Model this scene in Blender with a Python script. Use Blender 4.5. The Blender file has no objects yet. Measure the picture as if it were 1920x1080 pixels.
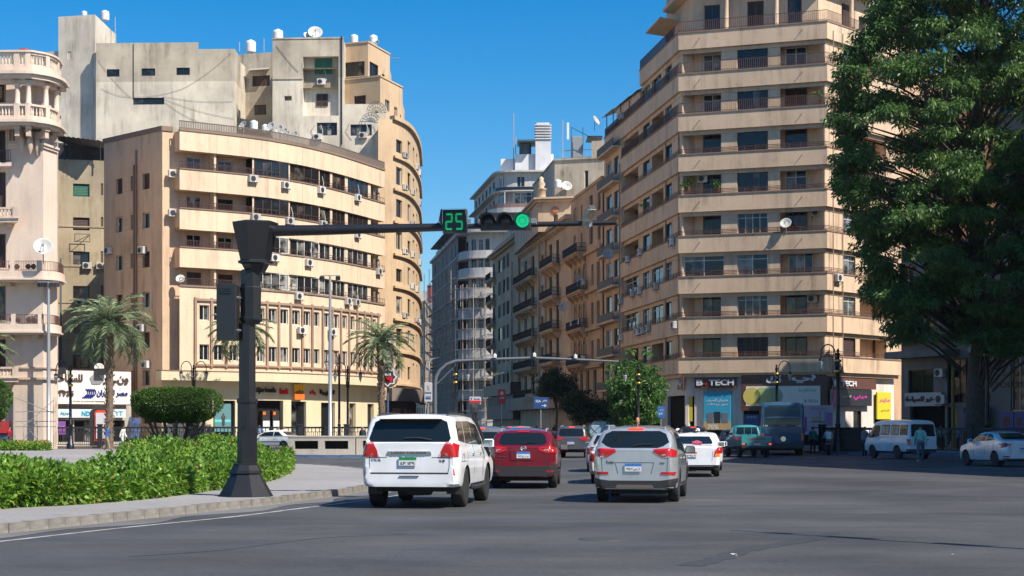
import bpy, bmesh, math, random
import numpy as np
from mathutils import Vector, Matrix
from mathutils.bvhtree import BVHTree
random.seed(7); rng = np.random.default_rng(11)
R = math.radians
sc = bpy.context.scene
# ---------------------------------------------------------------- camera, world, sun, exposure
EYE, HY, FP = 1.68, 799.0, 3000.0          # eye height (m), horizon row and focal length as measured on the 1920 px photograph
cam = bpy.data.cameras.new('camera'); camo = bpy.data.objects.new('camera', cam)
sc.collection.objects.link(camo); sc.camera = camo
cam.sensor_width = 36; cam.lens = FP / 1920 * 36; cam.shift_y = (HY - 540) / 1920
cam.clip_start = .1; cam.clip_end = 6000
camo.location = (0, 0, EYE); camo.rotation_euler = (R(90), 0, 0)
SUN = Vector((.70, -.56, 1.0)).normalized()
elev = math.asin(SUN.z); azim = math.atan2(SUN.x, SUN.y)
w = bpy.data.worlds.new('World'); sc.world = w; w.use_nodes = True
nt = w.node_tree; nt.nodes.clear()
so = nt.nodes.new('ShaderNodeOutputWorld'); bg = nt.nodes.new('ShaderNodeBackground'); sk = nt.nodes.new('ShaderNodeTexSky')
hs = nt.nodes.new('ShaderNodeHueSaturation'); hs.inputs['Saturation'].default_value = 1.5; hs.inputs['Hue'].default_value = .499
sk.sky_type = 'NISHITA'; sk.sun_disc = False; sk.sun_elevation = elev; sk.sun_rotation = azim
sk.altitude = 0; sk.air_density = 1.0; sk.dust_density = .7; sk.ozone_density = 4.0
nt.links.new(sk.outputs[0], hs.inputs['Color']); nt.links.new(hs.outputs[0], bg.inputs[0]); nt.links.new(bg.outputs[0], so.inputs[0])
bg.inputs[1].default_value = .095
sl = bpy.data.lights.new('sun', 'SUN'); sl.energy = 5.0; sl.angle = R(.5); sl.color = (1, .915, .79)
slo = bpy.data.objects.new('sun', sl); sc.collection.objects.link(slo)
slo.rotation_euler = SUN.to_track_quat('Z', 'Y').to_euler(); slo.location = (60, -60, 90)
vs = sc.view_settings; vs.view_transform = 'Standard'; vs.look = 'None'; vs.exposure = .64; vs.gamma = 1; vs.use_curve_mapping = False
sc.cycles.max_bounces = 5; sc.cycles.diffuse_bounces = 3; sc.cycles.glossy_bounces = 3; sc.cycles.transparent_max_bounces = 8
sc.cycles.use_denoising = True
sc.cycles.sample_clamp_indirect = 4

def X(px, d): return (px - 960) / FP * d
def Z(py, d): return EYE + (HY - py) / FP * d
Z_true = Z
def D(py, z=0): return (EYE - z) * FP / (py - HY)      # distance of a ground point seen at row py

# ---------------------------------------------------------------- object helpers
WM = {}
def link(o, parent=None, M=None):
    sc.collection.objects.link(o)
    M = M or Matrix.Identity(4)
    if parent is not None:
        o.parent = parent; o.matrix_basis = WM[parent.name].inverted() @ M
    else: o.matrix_basis = M
    WM[o.name] = M
    return o
def TR(x=0, y=0, z=0, rz=0): return Matrix.Translation((x, y, z)) @ Matrix.Rotation(rz, 4, 'Z')
def tag(o, label=None, cat=None, group=None, kind=None):
    if label: o['label'] = label
    if cat: o['category'] = cat
    if group: o['group'] = group
    if kind: o['kind'] = kind
    return o
def empty(name, M, label=None, cat=None, group=None, kind=None, parent=None):
    o = bpy.data.objects.new(name, None); o.empty_display_size = .3
    link(o, parent, M); return tag(o, label, cat, group, kind)
KIDS = {}
def place(name, me, parent=None, M=None, **k):
    o = bpy.data.objects.new(name, me); link(o, parent, M)
    return tag(o, **k)
def copy_tree(o, M, parent=None):
    """the thing and each of its parts again, mesh data shared"""
    c = o.copy(); sc.collection.objects.link(c)
    if parent is None: c.matrix_basis = M; WM[c.name] = M
    else: c.parent = parent; WM[c.name] = WM[parent.name] @ c.matrix_basis
    for ch in o.children: copy_tree(ch, None, c)
    return c

class MB:
    """collects faces with material slots; build() makes ONE mesh object"""
    def __init__(s): s.v = []; s.f = []; s.m = []; s.mi = 0; s.sm = []
    def quad(s, a, b, c, d, smooth=False):
        n = len(s.v); s.v += [tuple(a), tuple(b), tuple(c), tuple(d)]; s.f.append((n, n+1, n+2, n+3)); s.m.append(s.mi); s.sm.append(smooth)
    def poly(s, pts):
        n = len(s.v); s.v += [tuple(p) for p in pts]; s.f.append(tuple(range(n, n+len(pts)))); s.m.append(s.mi); s.sm.append(False)
    def grid(s, rows, close=False, smooth=True):
        n = len(s.v); k = len(rows[0])
        for r in rows: s.v += [tuple(p) for p in r]
        for i in range(len(rows) - 1):
            for j in range(k if close else k - 1):
                a = n + i*k + j; b = n + i*k + (j+1) % k
                s.f.append((a, b, b + k, a + k)); s.m.append(s.mi); s.sm.append(smooth)
    def box(s, x0, x1, y0, y1, z0, z1, M=None):
        P = [(x0,y0,z0),(x1,y0,z0),(x1,y1,z0),(x0,y1,z0),(x0,y0,z1),(x1,y0,z1),(x1,y1,z1),(x0,y1,z1)]
        if M is not None: P = [tuple(M @ Vector(p)) for p in P]
        n = len(s.v); s.v += P
        for f in ((0,3,2,1),(4,5,6,7),(0,1,5,4),(1,2,6,5),(2,3,7,6),(3,0,4,7)):
            s.f.append(tuple(n+i for i in f)); s.m.append(s.mi); s.sm.append(False)
        return s
    def cbox(s, x0, x1, y0, y1, z0, z1, c=.03, M=None):
        """box with chamfered vertical edges and top"""
        pl = [(x0+c,y0),(x1-c,y0),(x1,y0+c),(x1,y1-c),(x1-c,y1),(x0+c,y1),(x0,y1-c),(x0,y0+c)]
        cx, cy = (x0+x1)/2, (y0+y1)/2
        ins = [(x + (c if x < cx else -c), y + (c if y < cy else -c)) for x, y in pl]
        rows = [[(x,y,z0) for x,y in pl], [(x,y,z1-c) for x,y in pl], [(x,y,z1) for x,y in ins]]
        if M is not None: rows = [[tuple(M @ Vector(p)) for p in r] for r in rows]
        s.grid(rows, True, False); s.poly(rows[0][::-1]); s.poly(rows[2]); return s
    def tube(s, pts, r, n=8, cap=True):
        pts = [Vector(p) for p in pts]; rs = r if hasattr(r, '__len__') else [r]*len(pts)
        rows = []; ref = None
        for i, p in enumerate(pts):
            t = (pts[min(i+1, len(pts)-1)] - pts[max(i-1, 0)])
            t = t.normalized() if t.length > 1e-9 else Vector((0,0,1))
            if ref is None: ref = Vector((0,0,1)) if abs(t.z) < .9 else Vector((1,0,0))
            a = t.cross(ref).normalized(); b = a.cross(t).normalized(); ref = b
            rows.append([p + (a*math.cos(q) + b*math.sin(q))*rs[i] for q in (2*math.pi*k/n + .39 for k in range(n))])
        s.grid(rows, True, n > 6)
        if cap: s.poly(rows[0][::-1]); s.poly(rows[-1])
        return s
    def lathe(s, prof, n=12, c=(0,0,0), smooth=True, M=None, ph=0):
        rows = [[Vector((c[0]+r*math.cos(2*math.pi*k/n+ph), c[1]+r*math.sin(2*math.pi*k/n+ph), c[2]+z)) for k in range(n)] for r, z in prof]
        if M is not None: rows = [[M @ p for p in r] for r in rows]
        s.grid(rows, True, smooth)
        if prof[0][0] > .001: s.poly(rows[0][::-1])
        if prof[-1][0] > .001: s.poly(rows[-1])
        return s
    def mesh(s, mats):
        me = bpy.data.meshes.new('m'); me.from_pydata(s.v, [], s.f)
        if not isinstance(mats, (list, tuple)): mats = [mats]
        for m in mats: me.materials.append(m)
        if len(mats) > 1: me.polygons.foreach_set('material_index', s.m)
        me.polygons.foreach_set('use_smooth', s.sm)
        me.update(); return me
    def build(s, name, mats, parent=None, M=None, **k):
        return place(name, s.mesh(mats), parent, M, **k)

# ---------------------------------------------------------------- materials
MAT = {}
def mat(name, col=(.5,.5,.5), rough=.6, metal=0, emit=None, estr=1, spec=.5, coat=0, noise=0, nscale=3, bump=0, bscale=20, rnd=0, alpha=1):
    if name in MAT: return MAT[name]
    m = bpy.data.materials.new(name); m.use_nodes = True; N = m.node_tree.nodes; L = m.node_tree.links
    b = N['Principled BSDF']; b.inputs['Roughness'].default_value = rough; b.inputs['Metallic'].default_value = metal
    b.inputs['Specular IOR Level'].default_value = spec; b.inputs['Coat Weight'].default_value = coat
    b.inputs['Coat Roughness'].default_value = .04
    if emit: b.inputs['Emission Color'].default_value = (*emit, 1); b.inputs['Emission Strength'].default_value = estr
    src = N.new('ShaderNodeRGB'); src.outputs[0].default_value = (*col, 1); out = src.outputs[0]
    tc = N.new('ShaderNodeTexCoord'); co = tc.outputs['Object']
    if noise:
        t = N.new('ShaderNodeTexNoise'); t.inputs['Scale'].default_value = nscale; t.inputs['Detail'].default_value = 5; L.new(co, t.inputs[0])
        r = N.new('ShaderNodeMapRange'); r.inputs[1].default_value = .3; r.inputs[2].default_value = .7; r.inputs[3].default_value = 1 - noise; r.inputs[4].default_value = 1 + noise*.4
        L.new(t.outputs[0], r.inputs[0]); x = N.new('ShaderNodeVectorMath'); x.operation = 'SCALE'; L.new(out, x.inputs[0]); L.new(r.outputs[0], x.inputs[3]); out = x.outputs[0]
    if rnd:
        oi = N.new('ShaderNodeObjectInfo'); r = N.new('ShaderNodeMapRange'); r.inputs[3].default_value = 1 - rnd; r.inputs[4].default_value = 1 + rnd
        L.new(oi.outputs['Random'], r.inputs[0]); x = N.new('ShaderNodeVectorMath'); x.operation = 'SCALE'; L.new(out, x.inputs[0]); L.new(r.outputs[0], x.inputs[3]); out = x.outputs[0]
    L.new(out, b.inputs['Base Color'])
    if bump:
        t = N.new('ShaderNodeTexNoise'); t.inputs['Scale'].default_value = bscale; t.inputs['Detail'].default_value = 4; L.new(co, t.inputs[0])
        bp = N.new('ShaderNodeBump'); bp.inputs['Strength'].default_value = bump; bp.inputs['Distance'].default_value = .02; L.new(t.outputs[0], bp.inputs['Height']); L.new(bp.outputs[0], b.inputs['Normal'])
    MAT[name] = m; return m
def stucco(name, col, dirt=.35, dcol=(.16,.13,.10), patch=.12, rough=.85, joint=0):
    """painted render: broad tonal patches, grime streaks running down, fine grain"""
    if name in MAT: return MAT[name]
    m = mat(name, col, rough, spec=.25); N = m.node_tree.nodes; L = m.node_tree.links; b = N['Principled BSDF']
    g = N.new('ShaderNodeNewGeometry'); P = g.outputs['Position']
    def nz(scale, sx=1, sy=1, sz=1, det=6, rgh=.6):
        mp = N.new('ShaderNodeMapping'); mp.inputs['Scale'].default_value = (sx, sy, sz); L.new(P, mp.inputs[0])
        t = N.new('ShaderNodeTexNoise'); t.inputs['Scale'].default_value = scale; t.inputs['Detail'].default_value = det; t.inputs['Roughness'].default_value = rgh
        L.new(mp.outputs[0], t.inputs[0]); return t.outputs[0]
    def rng_(v, a, c, lo, hi):
        r = N.new('ShaderNodeMapRange'); r.inputs[1].default_value = a; r.inputs[2].default_value = c; r.inputs[3].default_value = lo; r.inputs[4].default_value = hi
        L.new(v, r.inputs[0]); return r.outputs[0]
    def mul(a, c):
        x = N.new('ShaderNodeMath'); x.operation = 'MULTIPLY'; L.new(a, x.inputs[0]); L.new(c, x.inputs[1]); return x.outputs[0]
    base = N.new('ShaderNodeRGB'); base.outputs[0].default_value = (*col, 1)
    tone = rng_(nz(.23), .3, .7, 1 - patch*1.5, 1 + patch*1.2)
    fine = rng_(nz(7), .3, .7, .95, 1.04)
    sc1 = N.new('ShaderNodeVectorMath'); sc1.operation = 'SCALE'; L.new(base.outputs[0], sc1.inputs[0]); L.new(mul(tone, fine), sc1.inputs[3])
    streak = rng_(nz(1.0, 1.6, 1.6, .16, 7, .7), .45, .68, 0, 1)
    blot = rng_(nz(.42), .36, .60, 0, 1)
    mx = N.new('ShaderNodeMixRGB'); mx.inputs[2].default_value = (*dcol, 1); L.new(sc1.outputs[0], mx.inputs[1])
    k = N.new('ShaderNodeMath'); k.operation = 'MULTIPLY'; k.inputs[1].default_value = min(.95, dirt*1.5); L.new(mul(streak, blot), k.inputs[0]); L.new(k.outputs[0], mx.inputs[0])
    L.new(mx.outputs[0], b.inputs['Base Color'])
    bp = N.new('ShaderNodeBump'); bp.inputs['Strength'].default_value = .25; bp.inputs['Distance'].default_value = .03
    L.new(nz(5), bp.inputs['Height']); L.new(bp.outputs[0], b.inputs['Normal'])
    return m
def glassmat(name, dark=(.012,.014,.016), light=(.25,.27,.26), thr=.7, rough=.06, wob=.04):
    """window pane seen from outside: dark room behind, some with curtains, slightly wavy reflection"""
    if name in MAT: return MAT[name]
    m = mat(name, dark, rough, spec=.5); N = m.node_tree.nodes; L = m.node_tree.links; b = N['Principled BSDF']
    oi = N.new('ShaderNodeObjectInfo'); g = N.new('ShaderNodeNewGeometry')
    ramp = N.new('ShaderNodeMapRange'); ramp.inputs[1].default_value = thr; ramp.inputs[2].default_value = 1; L.new(oi.outputs['Random'], ramp.inputs[0])
    tn = N.new('ShaderNodeTexNoise'); tn.inputs['Scale'].default_value = 1.3; L.new(g.outputs['Position'], tn.inputs[0])
    r2 = N.new('ShaderNodeMapRange'); r2.inputs[1].default_value = .4; r2.inputs[2].default_value = .62; L.new(tn.outputs[0], r2.inputs[0])
    mu = N.new('ShaderNodeMath'); mu.operation = 'MULTIPLY'; L.new(ramp.outputs[0], mu.inputs[0]); L.new(r2.outputs[0], mu.inputs[1])
    mx = N.new('ShaderNodeMixRGB'); mx.inputs[1].default_value = (*dark, 1); mx.inputs[2].default_value = (*light, 1); L.new(mu.outputs[0], mx.inputs[0])
    L.new(mx.outputs[0], b.inputs['Base Color'])
    t2 = N.new('ShaderNodeTexNoise'); t2.inputs['Scale'].default_value = .8; t2.inputs['Detail'].default_value = 1; L.new(g.outputs['Position'], t2.inputs[0])
    bp = N.new('ShaderNodeBump'); bp.inputs['Strength'].default_value = wob; bp.inputs['Distance'].default_value = .5; L.new(t2.outputs[0], bp.inputs['Height']); L.new(bp.outputs[0], b.inputs['Normal'])
    return m
GLASS = glassmat('window_glass', light=(.30,.29,.26), thr=.6); GLASSC = glassmat('curtained_glass', light=(.42,.42,.38), thr=.25); GLASSD = glassmat('dark_glass', light=(.16,.13,.10), thr=.6)
ALU = mat('pale_window_frame', (.55,.55,.52), .4); BRN = mat('brown_window_frame', (.09,.045,.03), .5); BLKM = mat('black_metal', (.018,.018,.02), .45)
SHUT = mat('brown_shutter', (.055,.03,.022), .6, noise=.2, rnd=.3); IRON = mat('rusty_brown_iron', (.09,.045,.035), .6); GREENP = mat('green_paint', (.02,.12,.07), .5)
VOID = mat('painted_room_dark', (.012,.011,.010), .9, spec=.1)  # near-black paints the unlit depth behind openings and in slots
WHT = mat('white_paint', (.7,.7,.68), .5, noise=.08); GREYM = mat('grey_metal', (.30,.31,.32), .45, metal=.3)
POLE = mat('black_painted_pole', (.012,.0125,.014), .38, bump=.15, bscale=9, noise=.25, nscale=4)
GOLD = mat('brass_ring', (.65,.42,.10), .3, metal=.8)

# ---------------------------------------------------------------- lettering
AF = {'ا':'FE8D FE8E','ب':'FE8F FE90 FE91 FE92','ت':'FE95 FE96 FE97 FE98','ث':'FE99 FE9A FE9B FE9C','ج':'FE9D FE9E FE9F FEA0','ح':'FEA1 FEA2 FEA3 FEA4','خ':'FEA5 FEA6 FEA7 FEA8',
 'د':'FEA9 FEAA','ر':'FEAD FEAE','ز':'FEAF FEB0','س':'FEB1 FEB2 FEB3 FEB4','ش':'FEB5 FEB6 FEB7 FEB8','ص':'FEB9 FEBA FEBB FEBC','ض':'FEBD FEBE FEBF FEC0','ط':'FEC1 FEC2 FEC3 FEC4',
 'ع':'FEC9 FECA FECB FECC','ف':'FED1 FED2 FED3 FED4','ق':'FED5 FED6 FED7 FED8','ك':'FED9 FEDA FEDB FEDC','ل':'FEDD FEDE FEDF FEE0','م':'FEE1 FEE2 FEE3 FEE4','ن':'FEE5 FEE6 FEE7 FEE8',
 'ه':'FEE9 FEEA FEEB FEEC','و':'FEED FEEE','ي':'FEF1 FEF2 FEF3 FEF4','ى':'FEEF FEF0','ة':'FE93 FE94','أ':'FE83 FE84','ئ':'FE89 FE8A FE8B FE8C'}
def arabic(s):
    out = []
    for wd in s.split(' '):
        r = ''
        for i, c in enumerate(wd):
            f = AF.get(c)
            if not f: r += c; continue
            f = f.split()
            prev = i > 0 and wd[i-1] in AF and len(AF[wd[i-1]].split()) == 4
            nxt = i < len(wd)-1 and wd[i+1] in AF and len(f) == 4
            k = (3 if nxt else 1) if prev else (2 if nxt else 0)
            r += chr(int(f[k], 16))
        out.append(r[::-1])
    return ' '.join(out[::-1])
def text(body, w, h, m, M, parent, name='lettering', depth=.01, bold=0, ar=False):
    """flat or raised letters filling a w x h box; local x right, z up, facing -y, origin at lower-left"""
    c = bpy.data.curves.new('t', 'FONT'); c.body = arabic(body) if ar else body; c.extrude = depth; c.offset = bold; c.resolution_u = 2
    o = bpy.data.objects.new(name, c); c.materials.append(m)
    sc.collection.objects.link(o); bpy.context.view_layer.update()
    bb = [Vector(p) for p in o.bound_box]; x0 = min(p.x for p in bb); x1 = max(p.x for p in bb); y0 = min(p.y for p in bb); y1 = max(p.y for p in bb)
    dg = bpy.context.evaluated_depsgraph_get(); me = bpy.data.meshes.new_from_object(o.evaluated_get(dg))
    sc.collection.objects.unlink(o); bpy.data.objects.remove(o)
    sx = w / max(x1-x0, .01); sy = h / max(y1-y0, .01)
    me.transform(Matrix(((sx,0,0,-x0*sx),(0,0,-1,-depth),(0,sy,0,-y0*sy),(0,0,0,1))))
    return place(name, me, parent, M)
# ---------------------------------------------------------------- facades
class Facade:
    """a wall line seen from outside, left to right; u runs along it, out is towards the street"""
    def __init__(s, pts, root=None):
        s.p = [Vector(p) for p in pts]; s.root = root
        s.cu = [0]
        for a, b in zip(s.p, s.p[1:]): s.cu.append(s.cu[-1] + (b-a).length)
        s.L = s.cu[-1]; s.n = []
        seg = []
        for a, b in zip(s.p, s.p[1:]):
            t = (b-a).normalized(); seg.append(Vector((t.y, -t.x)))
        for i in range(len(s.p)):
            a = seg[max(i-1, 0)]; b = seg[min(i, len(seg)-1)]; m = (a+b).normalized(); s.n.append(m / max(m.dot(a), .5))
        s.seg = seg
    @classmethod
    def px(cls, pts, root=None):
        return cls([(X(a, d), d) for a, d in pts], root)
    def at(s, u, out=0):
        if u <= 0: t = s.p[1]-s.p[0]; t.normalize(); return s.p[0] + t*u + s.seg[0]*out if u < 0 else s.p[0] + s.n[0]*out
        if u >= s.L: t = (s.p[-1]-s.p[-2]).normalized(); return s.p[-1] + t*(u-s.L) + s.n[-1]*out
        i = max(k for k in range(len(s.cu)-1) if s.cu[k] <= u + 1e-9)
        f = (u - s.cu[i]) / (s.cu[i+1]-s.cu[i]); A = s.p[i] + s.n[i]*out; B = s.p[i+1] + s.n[i+1]*out
        return A.lerp(B, f)
    def ub(s, u0, u1):
        return [u0] + [c for c in s.cu if u0 + .01 < c < u1 - .01] + [u1]
    def uof(s, px, out=0):
        k = (px-960)/FP; best = None
        pts = [s.p[i] + s.n[i]*out for i in range(len(s.p))]
        for i in range(len(pts)-1):
            a, b = pts[i], pts[i+1]; fa = a.x - k*a.y; fb = b.x - k*b.y
            if fa == fb: continue
            f = fa/(fa-fb); lo = -9 if i == 0 else 0; hi = 9 if i == len(pts)-2 else 1
            if lo <= f <= hi:
                u = s.cu[i] + f*(s.cu[i+1]-s.cu[i])
                q = 0 if 0 <= f <= 1 else 1
                if best is None or (q, abs(f-.5)) < best[0]: best = ((q, abs(f-.5)), u)
        return best[1]
    def dof(s, px): return s.at(s.uof(px)).y
    def M(s, u, out=0, z=0):
        q = s.at(u, out); e = .05; i = max([k for k in range(len(s.cu)-1) if s.cu[k] <= u + 1e-9] or [0])
        t = (s.p[i+1]-s.p[i]).normalized()
        return Matrix(((t.x, -t.y, 0, q.x), (t.y, t.x, 0, q.y), (0, 0, 1, z), (0, 0, 0, 1)))
    def band(s, name, u0, u1, z0, z1, o0, o1, m, parent=None, **k):
        """solid strip that follows the wall from u0 to u1, between outs o0 (inner) and o1 (outer)"""
        mb = MB(); s.addband(mb, u0, u1, z0, z1, o0, o1)
        return mb.build(name, m, parent or s.root, **k)
    def addband(s, mb, u0, u1, z0, z1, o0, o1):
        us = s.ub(u0, u1); rows = []
        for u in us:
            a = s.at(u, o0); b = s.at(u, o1)
            rows.append([(a.x,a.y,z0), (b.x,b.y,z0), (b.x,b.y,z1), (a.x,a.y,z1)])
        mb.grid(rows, True, False); mb.poly(rows[0][::-1]); mb.poly(rows[-1])
    def wall(s, u0, u1, z0, z1, holes, m, out=0, name='wall', parent=None):
        """wall skin with real openings: holes = (ua, ub, za, zb, depth)"""
        mb = MB(); us = set(s.ub(u0, u1)); zs = {z0, z1}
        for h in holes: us |= {h[0], h[1]}; zs |= {h[2], h[3]}
        us = sorted(u for u in us if u0-1e-6 <= u <= u1+1e-6); zs = sorted(z for z in zs if z0-1e-6 <= z <= z1+1e-6)
        def inh(u, z): return any(h[0] < u < h[1] and h[2] < z < h[3] for h in holes)
        for a, b in zip(us, us[1:]):
            if b - a < 1e-5: continue
            pa, pb = s.at(a, out), s.at(b, out); zz = None
            for za, zb in zip(zs, zs[1:]):
                solid = not inh((a+b)/2, (za+zb)/2)
                if solid and zz is None: zz = za
                if zz is not None and (not solid or zb == zs[-1]):
                    top = zb if solid else za
                    if top > zz: mb.quad((pa.x,pa.y,zz), (pb.x,pb.y,zz), (pb.x,pb.y,top), (pa.x,pa.y,top))
                    zz = None
        for h in holes:
            ua, ub_, za, zb, dp = h[:5]; rows0 = []; rows1 = []
            for u in s.ub(ua, ub_):
                f = s.at(u, out); b = s.at(u, out-dp); rows0.append((f, b))
            for (f, b), (f2, b2) in zip(rows0, rows0[1:]):
                mb.quad((f.x,f.y,zb), (f2.x,f2.y,zb), (b2.x,b2.y,zb), (b.x,b.y,zb)); mb.quad((f.x,f.y,za), (b.x,b.y,za), (b2.x,b2.y,za), (f2.x,f2.y,za))
                if dp > .5: mb.quad((b.x,b.y,za), (b2.x,b2.y,za), (b2.x,b2.y,zb), (b.x,b.y,zb))
            for (f, b) in (rows0[0], rows0[-1]): mb.quad((f.x,f.y,za), (f.x,f.y,zb), (b.x,b.y,zb), (b.x,b.y,za))
        return mb.build(name, m, parent or s.root)
WCACHE = {}
def window(parent, M, w, h, st='alu2'):
    """one window: frame (this object) with its panes or shutter leaves as children; M = lower-left corner, x right, y inwards"""
    key = (st, round(w, 1), round(h, 1))
    if key not in WCACHE:
        w_, h_ = key[1], key[2]; f = MB(); t = .07; n = int(st[-1]) if st[-1].isdigit() else 1; base = st.rstrip('0123456789')
        fm = {'alu': ALU, 'cur': ALU, 'dk': BRN, 'sh': BRN, 'grn': GREENP, 'blk': BLKM, 'wht': WHT, 'iron': IRON}[base]
        gl = {'alu': GLASS, 'cur': GLASSC, 'dk': GLASSD, 'sh': SHUT, 'grn': GREENP, 'blk': GLASS, 'wht': GLASS, 'iron': GLASSC}[base]
        f.box(0, w_, 0, .08, 0, t); f.box(0, w_, 0, .08, h_-t, h_); f.box(0, t, .001, .08, t, h_-t); f.box(w_-t, w_, .001, .08, t, h_-t)
        pw = (w_-2*t)/n
        for i in range(1, n): f.box(t+pw*i-.03, t+pw*i+.03, .002, .07, t, h_-t)
        if base in ('alu', 'cur', 'wht') and h_ > 1.9: f.box(t, w_-t, .003, .06, h_*.72, h_*.72+.05)
        p = MB()
        if base in ('sh', 'grn'):
            p.box(0, pw-.05, .03, .06, 0, h_-2*t); k = int((h_-.3)/.14)
            p.box(.0, .07, .0, .03, 0, h_-2*t); p.box(pw-.12, pw-.05, .0, .03, 0, h_-2*t)
            for j in range(k):
                z = .1+j*.14; p.quad((.07,.0,z), (pw-.12,.0,z), (pw-.12,.03,z+.11), (.07,.03,z+.11))
        else: p.quad((0,.045,0), (pw-.04,.045,0), (pw-.04,.045,h_-2*t), (0,.045,h_-2*t))
        WCACHE[key] = (f.mesh(fm), p.mesh(gl), n, pw, t, 'shutter' if base in ('sh', 'grn') else 'pane')
    fm, pm, n, pw, t, nm = WCACHE[key]
    S = Matrix.Diagonal((w/key[1], 1, h/key[2], 1)) if key[1] > 0 and key[2] > 0 else Matrix.Identity(4)
    o = place('window', fm, parent, M @ S)
    for i in range(n): place(nm, pm, o, M @ S @ Matrix.Translation((t+pw*i+.02, 0, t)))
    return o
def fac_windows(fc, items, m, u0, u1, z0, z1, parent=None, out=0, reveal=.22, name='wall'):
    """items: (ua, ub, za, zb, style). style 'void' = deep open recess; returns the wall"""
    hs = []
    for it in items:
        ua, ub_, za, zb, st = it[:5]
        if st == 'void': hs.append((ua, ub_, za, zb, it[5] if len(it) > 5 else 1.3))
        else: hs.append((ua, ub_, za, zb, reveal))
    wl = fc.wall(u0, u1, z0, z1, hs, m, out, name, parent)
    for it in items:
        ua, ub_, za, zb, st = it[:5]
        if st != 'void' and st != 'hole': window(parent or fc.root, fc.M(ua, out-reveal+.08, za), (fc.at(ub_, out-reveal+.08)-fc.at(ua, out-reveal+.08)).length, zb-za, st)
    return wl
def railing(fc, u0, u1, z, out, h=.9, step=.14, m=None, parent=None, bars=2, rad=.022, vert=True):
    mb = MB(); us = fc.ub(u0, u1)
    for k in range(bars):
        zz = z + h*(1 - k*(.88 if vert else .33)) if bars > 1 else z+h
        pts = [(*fc.at(u, out), zz) for u in us]; mb.tube(pts, rad*1.2, 4)
    if step:
        n = int((u1-u0)/step)
        for i in range(n+1):
            q = fc.at(u0+(u1-u0)*i/n, out); mb.box(q.x-rad*.7, q.x+rad*.7, q.y-rad*.7, q.y+rad*.7, z+.0, z+h)
    return mb.build('railing', m or IRON, parent or fc.root)
def mass(pts, z0, z1, m, parent, name='building_core', roof=None):
    """closed block of walls and flat roof behind the facades"""
    mb = MB(); n = len(pts)
    for i in range(n):
        a, b = pts[i], pts[(i+1) % n]; mb.quad((a[0],a[1],z0), (b[0],b[1],z0), (b[0],b[1],z1), (a[0],a[1],z1))
    mb.mi = 1 if roof else 0; mb.poly([(p[0], p[1], z1) for p in pts])
    return mb.build(name, [m, roof] if roof else m, parent)
# ---- fittings that hang on facades: each a thing of its own
def make_ac():
    mb = MB(); mb.cbox(-.42, .42, -.34, 0, 0, .58, .03); c = mb.mesh(mat('air_conditioner_casing', (.52,.52,.50), .5, rnd=.25, noise=.15))
    g = MB(); g.lathe([(.23,0), (.23,.02), (.20,.025), (.0,.01)], 14); g.mi = 0
    for k in range(5): g.box(-.22, .22, -.006, .006, .026, .036, Matrix.Rotation(k*math.pi/5, 4, 'Z'))
    gm = g.mesh(mat('fan_grille', (.05,.05,.05), .5)); gm.transform(Matrix.Translation((-.1,-.345,.29)) @ Matrix.Rotation(R(90), 4, 'X'))
    b = MB(); b.box(-.36,-.32,-.36,.12,-.04,0); b.box(.32,.36,-.36,.12,-.04,0); b.tube([(-.34,-.34,-.03),(-.34,.1,-.34)],.02,4); b.tube([(.34,-.34,-.03),(.34,.1,-.34)],.02,4)
    bm_ = b.mesh(mat('bracket_metal', (.16,.15,.14), .6))
    p = MB(); p.tube([(.4,-.1,.3),(.5,-.02,.5),(.47,-.02,1.0),(.3,-.01,1.5)], .035, 5); pm = p.mesh(mat('white_hose', (.5,.5,.48), .6))
    return c, gm, bm_, pm
ACM = make_ac(); NAC = {}
ORD = ['first','second','third','fourth','fifth','sixth','seventh','eighth','ninth','tenth','eleventh','twelfth','thirteenth','fourteenth','fifteenth']
def ac(fc, u, z, where, out=.0, hose=False, sc_=1.0, M=None):
    """where: a phrase that, with the running number along that row, singles the unit out"""
    NAC.setdefault(where, []).append(None); k = len(NAC[where])
    M = (fc.M(u, out, z) if M is None else M) @ Matrix.Diagonal((sc_, 1, sc_, 1))
    r = empty('air_conditioner', M, f"air conditioner, {ORD[k-1]} from left {where}", 'air conditioner', 'air conditioners on the facades')
    place('casing', ACM[0], r, M); place('fan_grille', ACM[1], r, M); place('bracket', ACM[2], r, M)
    if hose: place('hose', ACM[3], r, M)
    return r
def make_dish():
    d = MB(); prof = [(.0,0), (.25,.03), (.5,.12), (.62,.19), (.60,.20), (.5,.14), (.25,.05)]
    d.lathe(prof, 16); dm = d.mesh(mat('satellite_dish_face', (.5,.5,.47), .5, rnd=.2, noise=.1)); dm.transform(Matrix.Rotation(R(62), 4, 'X') @ Matrix.Translation((0,0,.0)))
    a = MB(); a.tube([(0,-.05,-.5),(0,-.55,.1)], .02, 4); a.tube([(0,0,.4),(0,-.55,.1)], .015, 4); a.box(-.06,.06,-.62,-.5,.04,.16); am = a.mesh(mat('feed_arm', (.2,.2,.2), .5))
    s = MB(); s.tube([(0,.12,-1.0),(0,.12,-.1),(0,0,0)], .035, 5); sm = s.mesh(GREYM); return dm, am, sm
DISH = make_dish()
def dish(M, s, label, rz=0):
    M = M @ Matrix.Rotation(rz, 4, 'Z') @ Matrix.Scale(s, 4)
    r = empty('satellite_dish', M, label, 'satellite dish', 'satellite dishes')
    place('reflector', DISH[0], r, M); place('feed_arm', DISH[1], r, M); place('mast', DISH[2], r, M); return r
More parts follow.
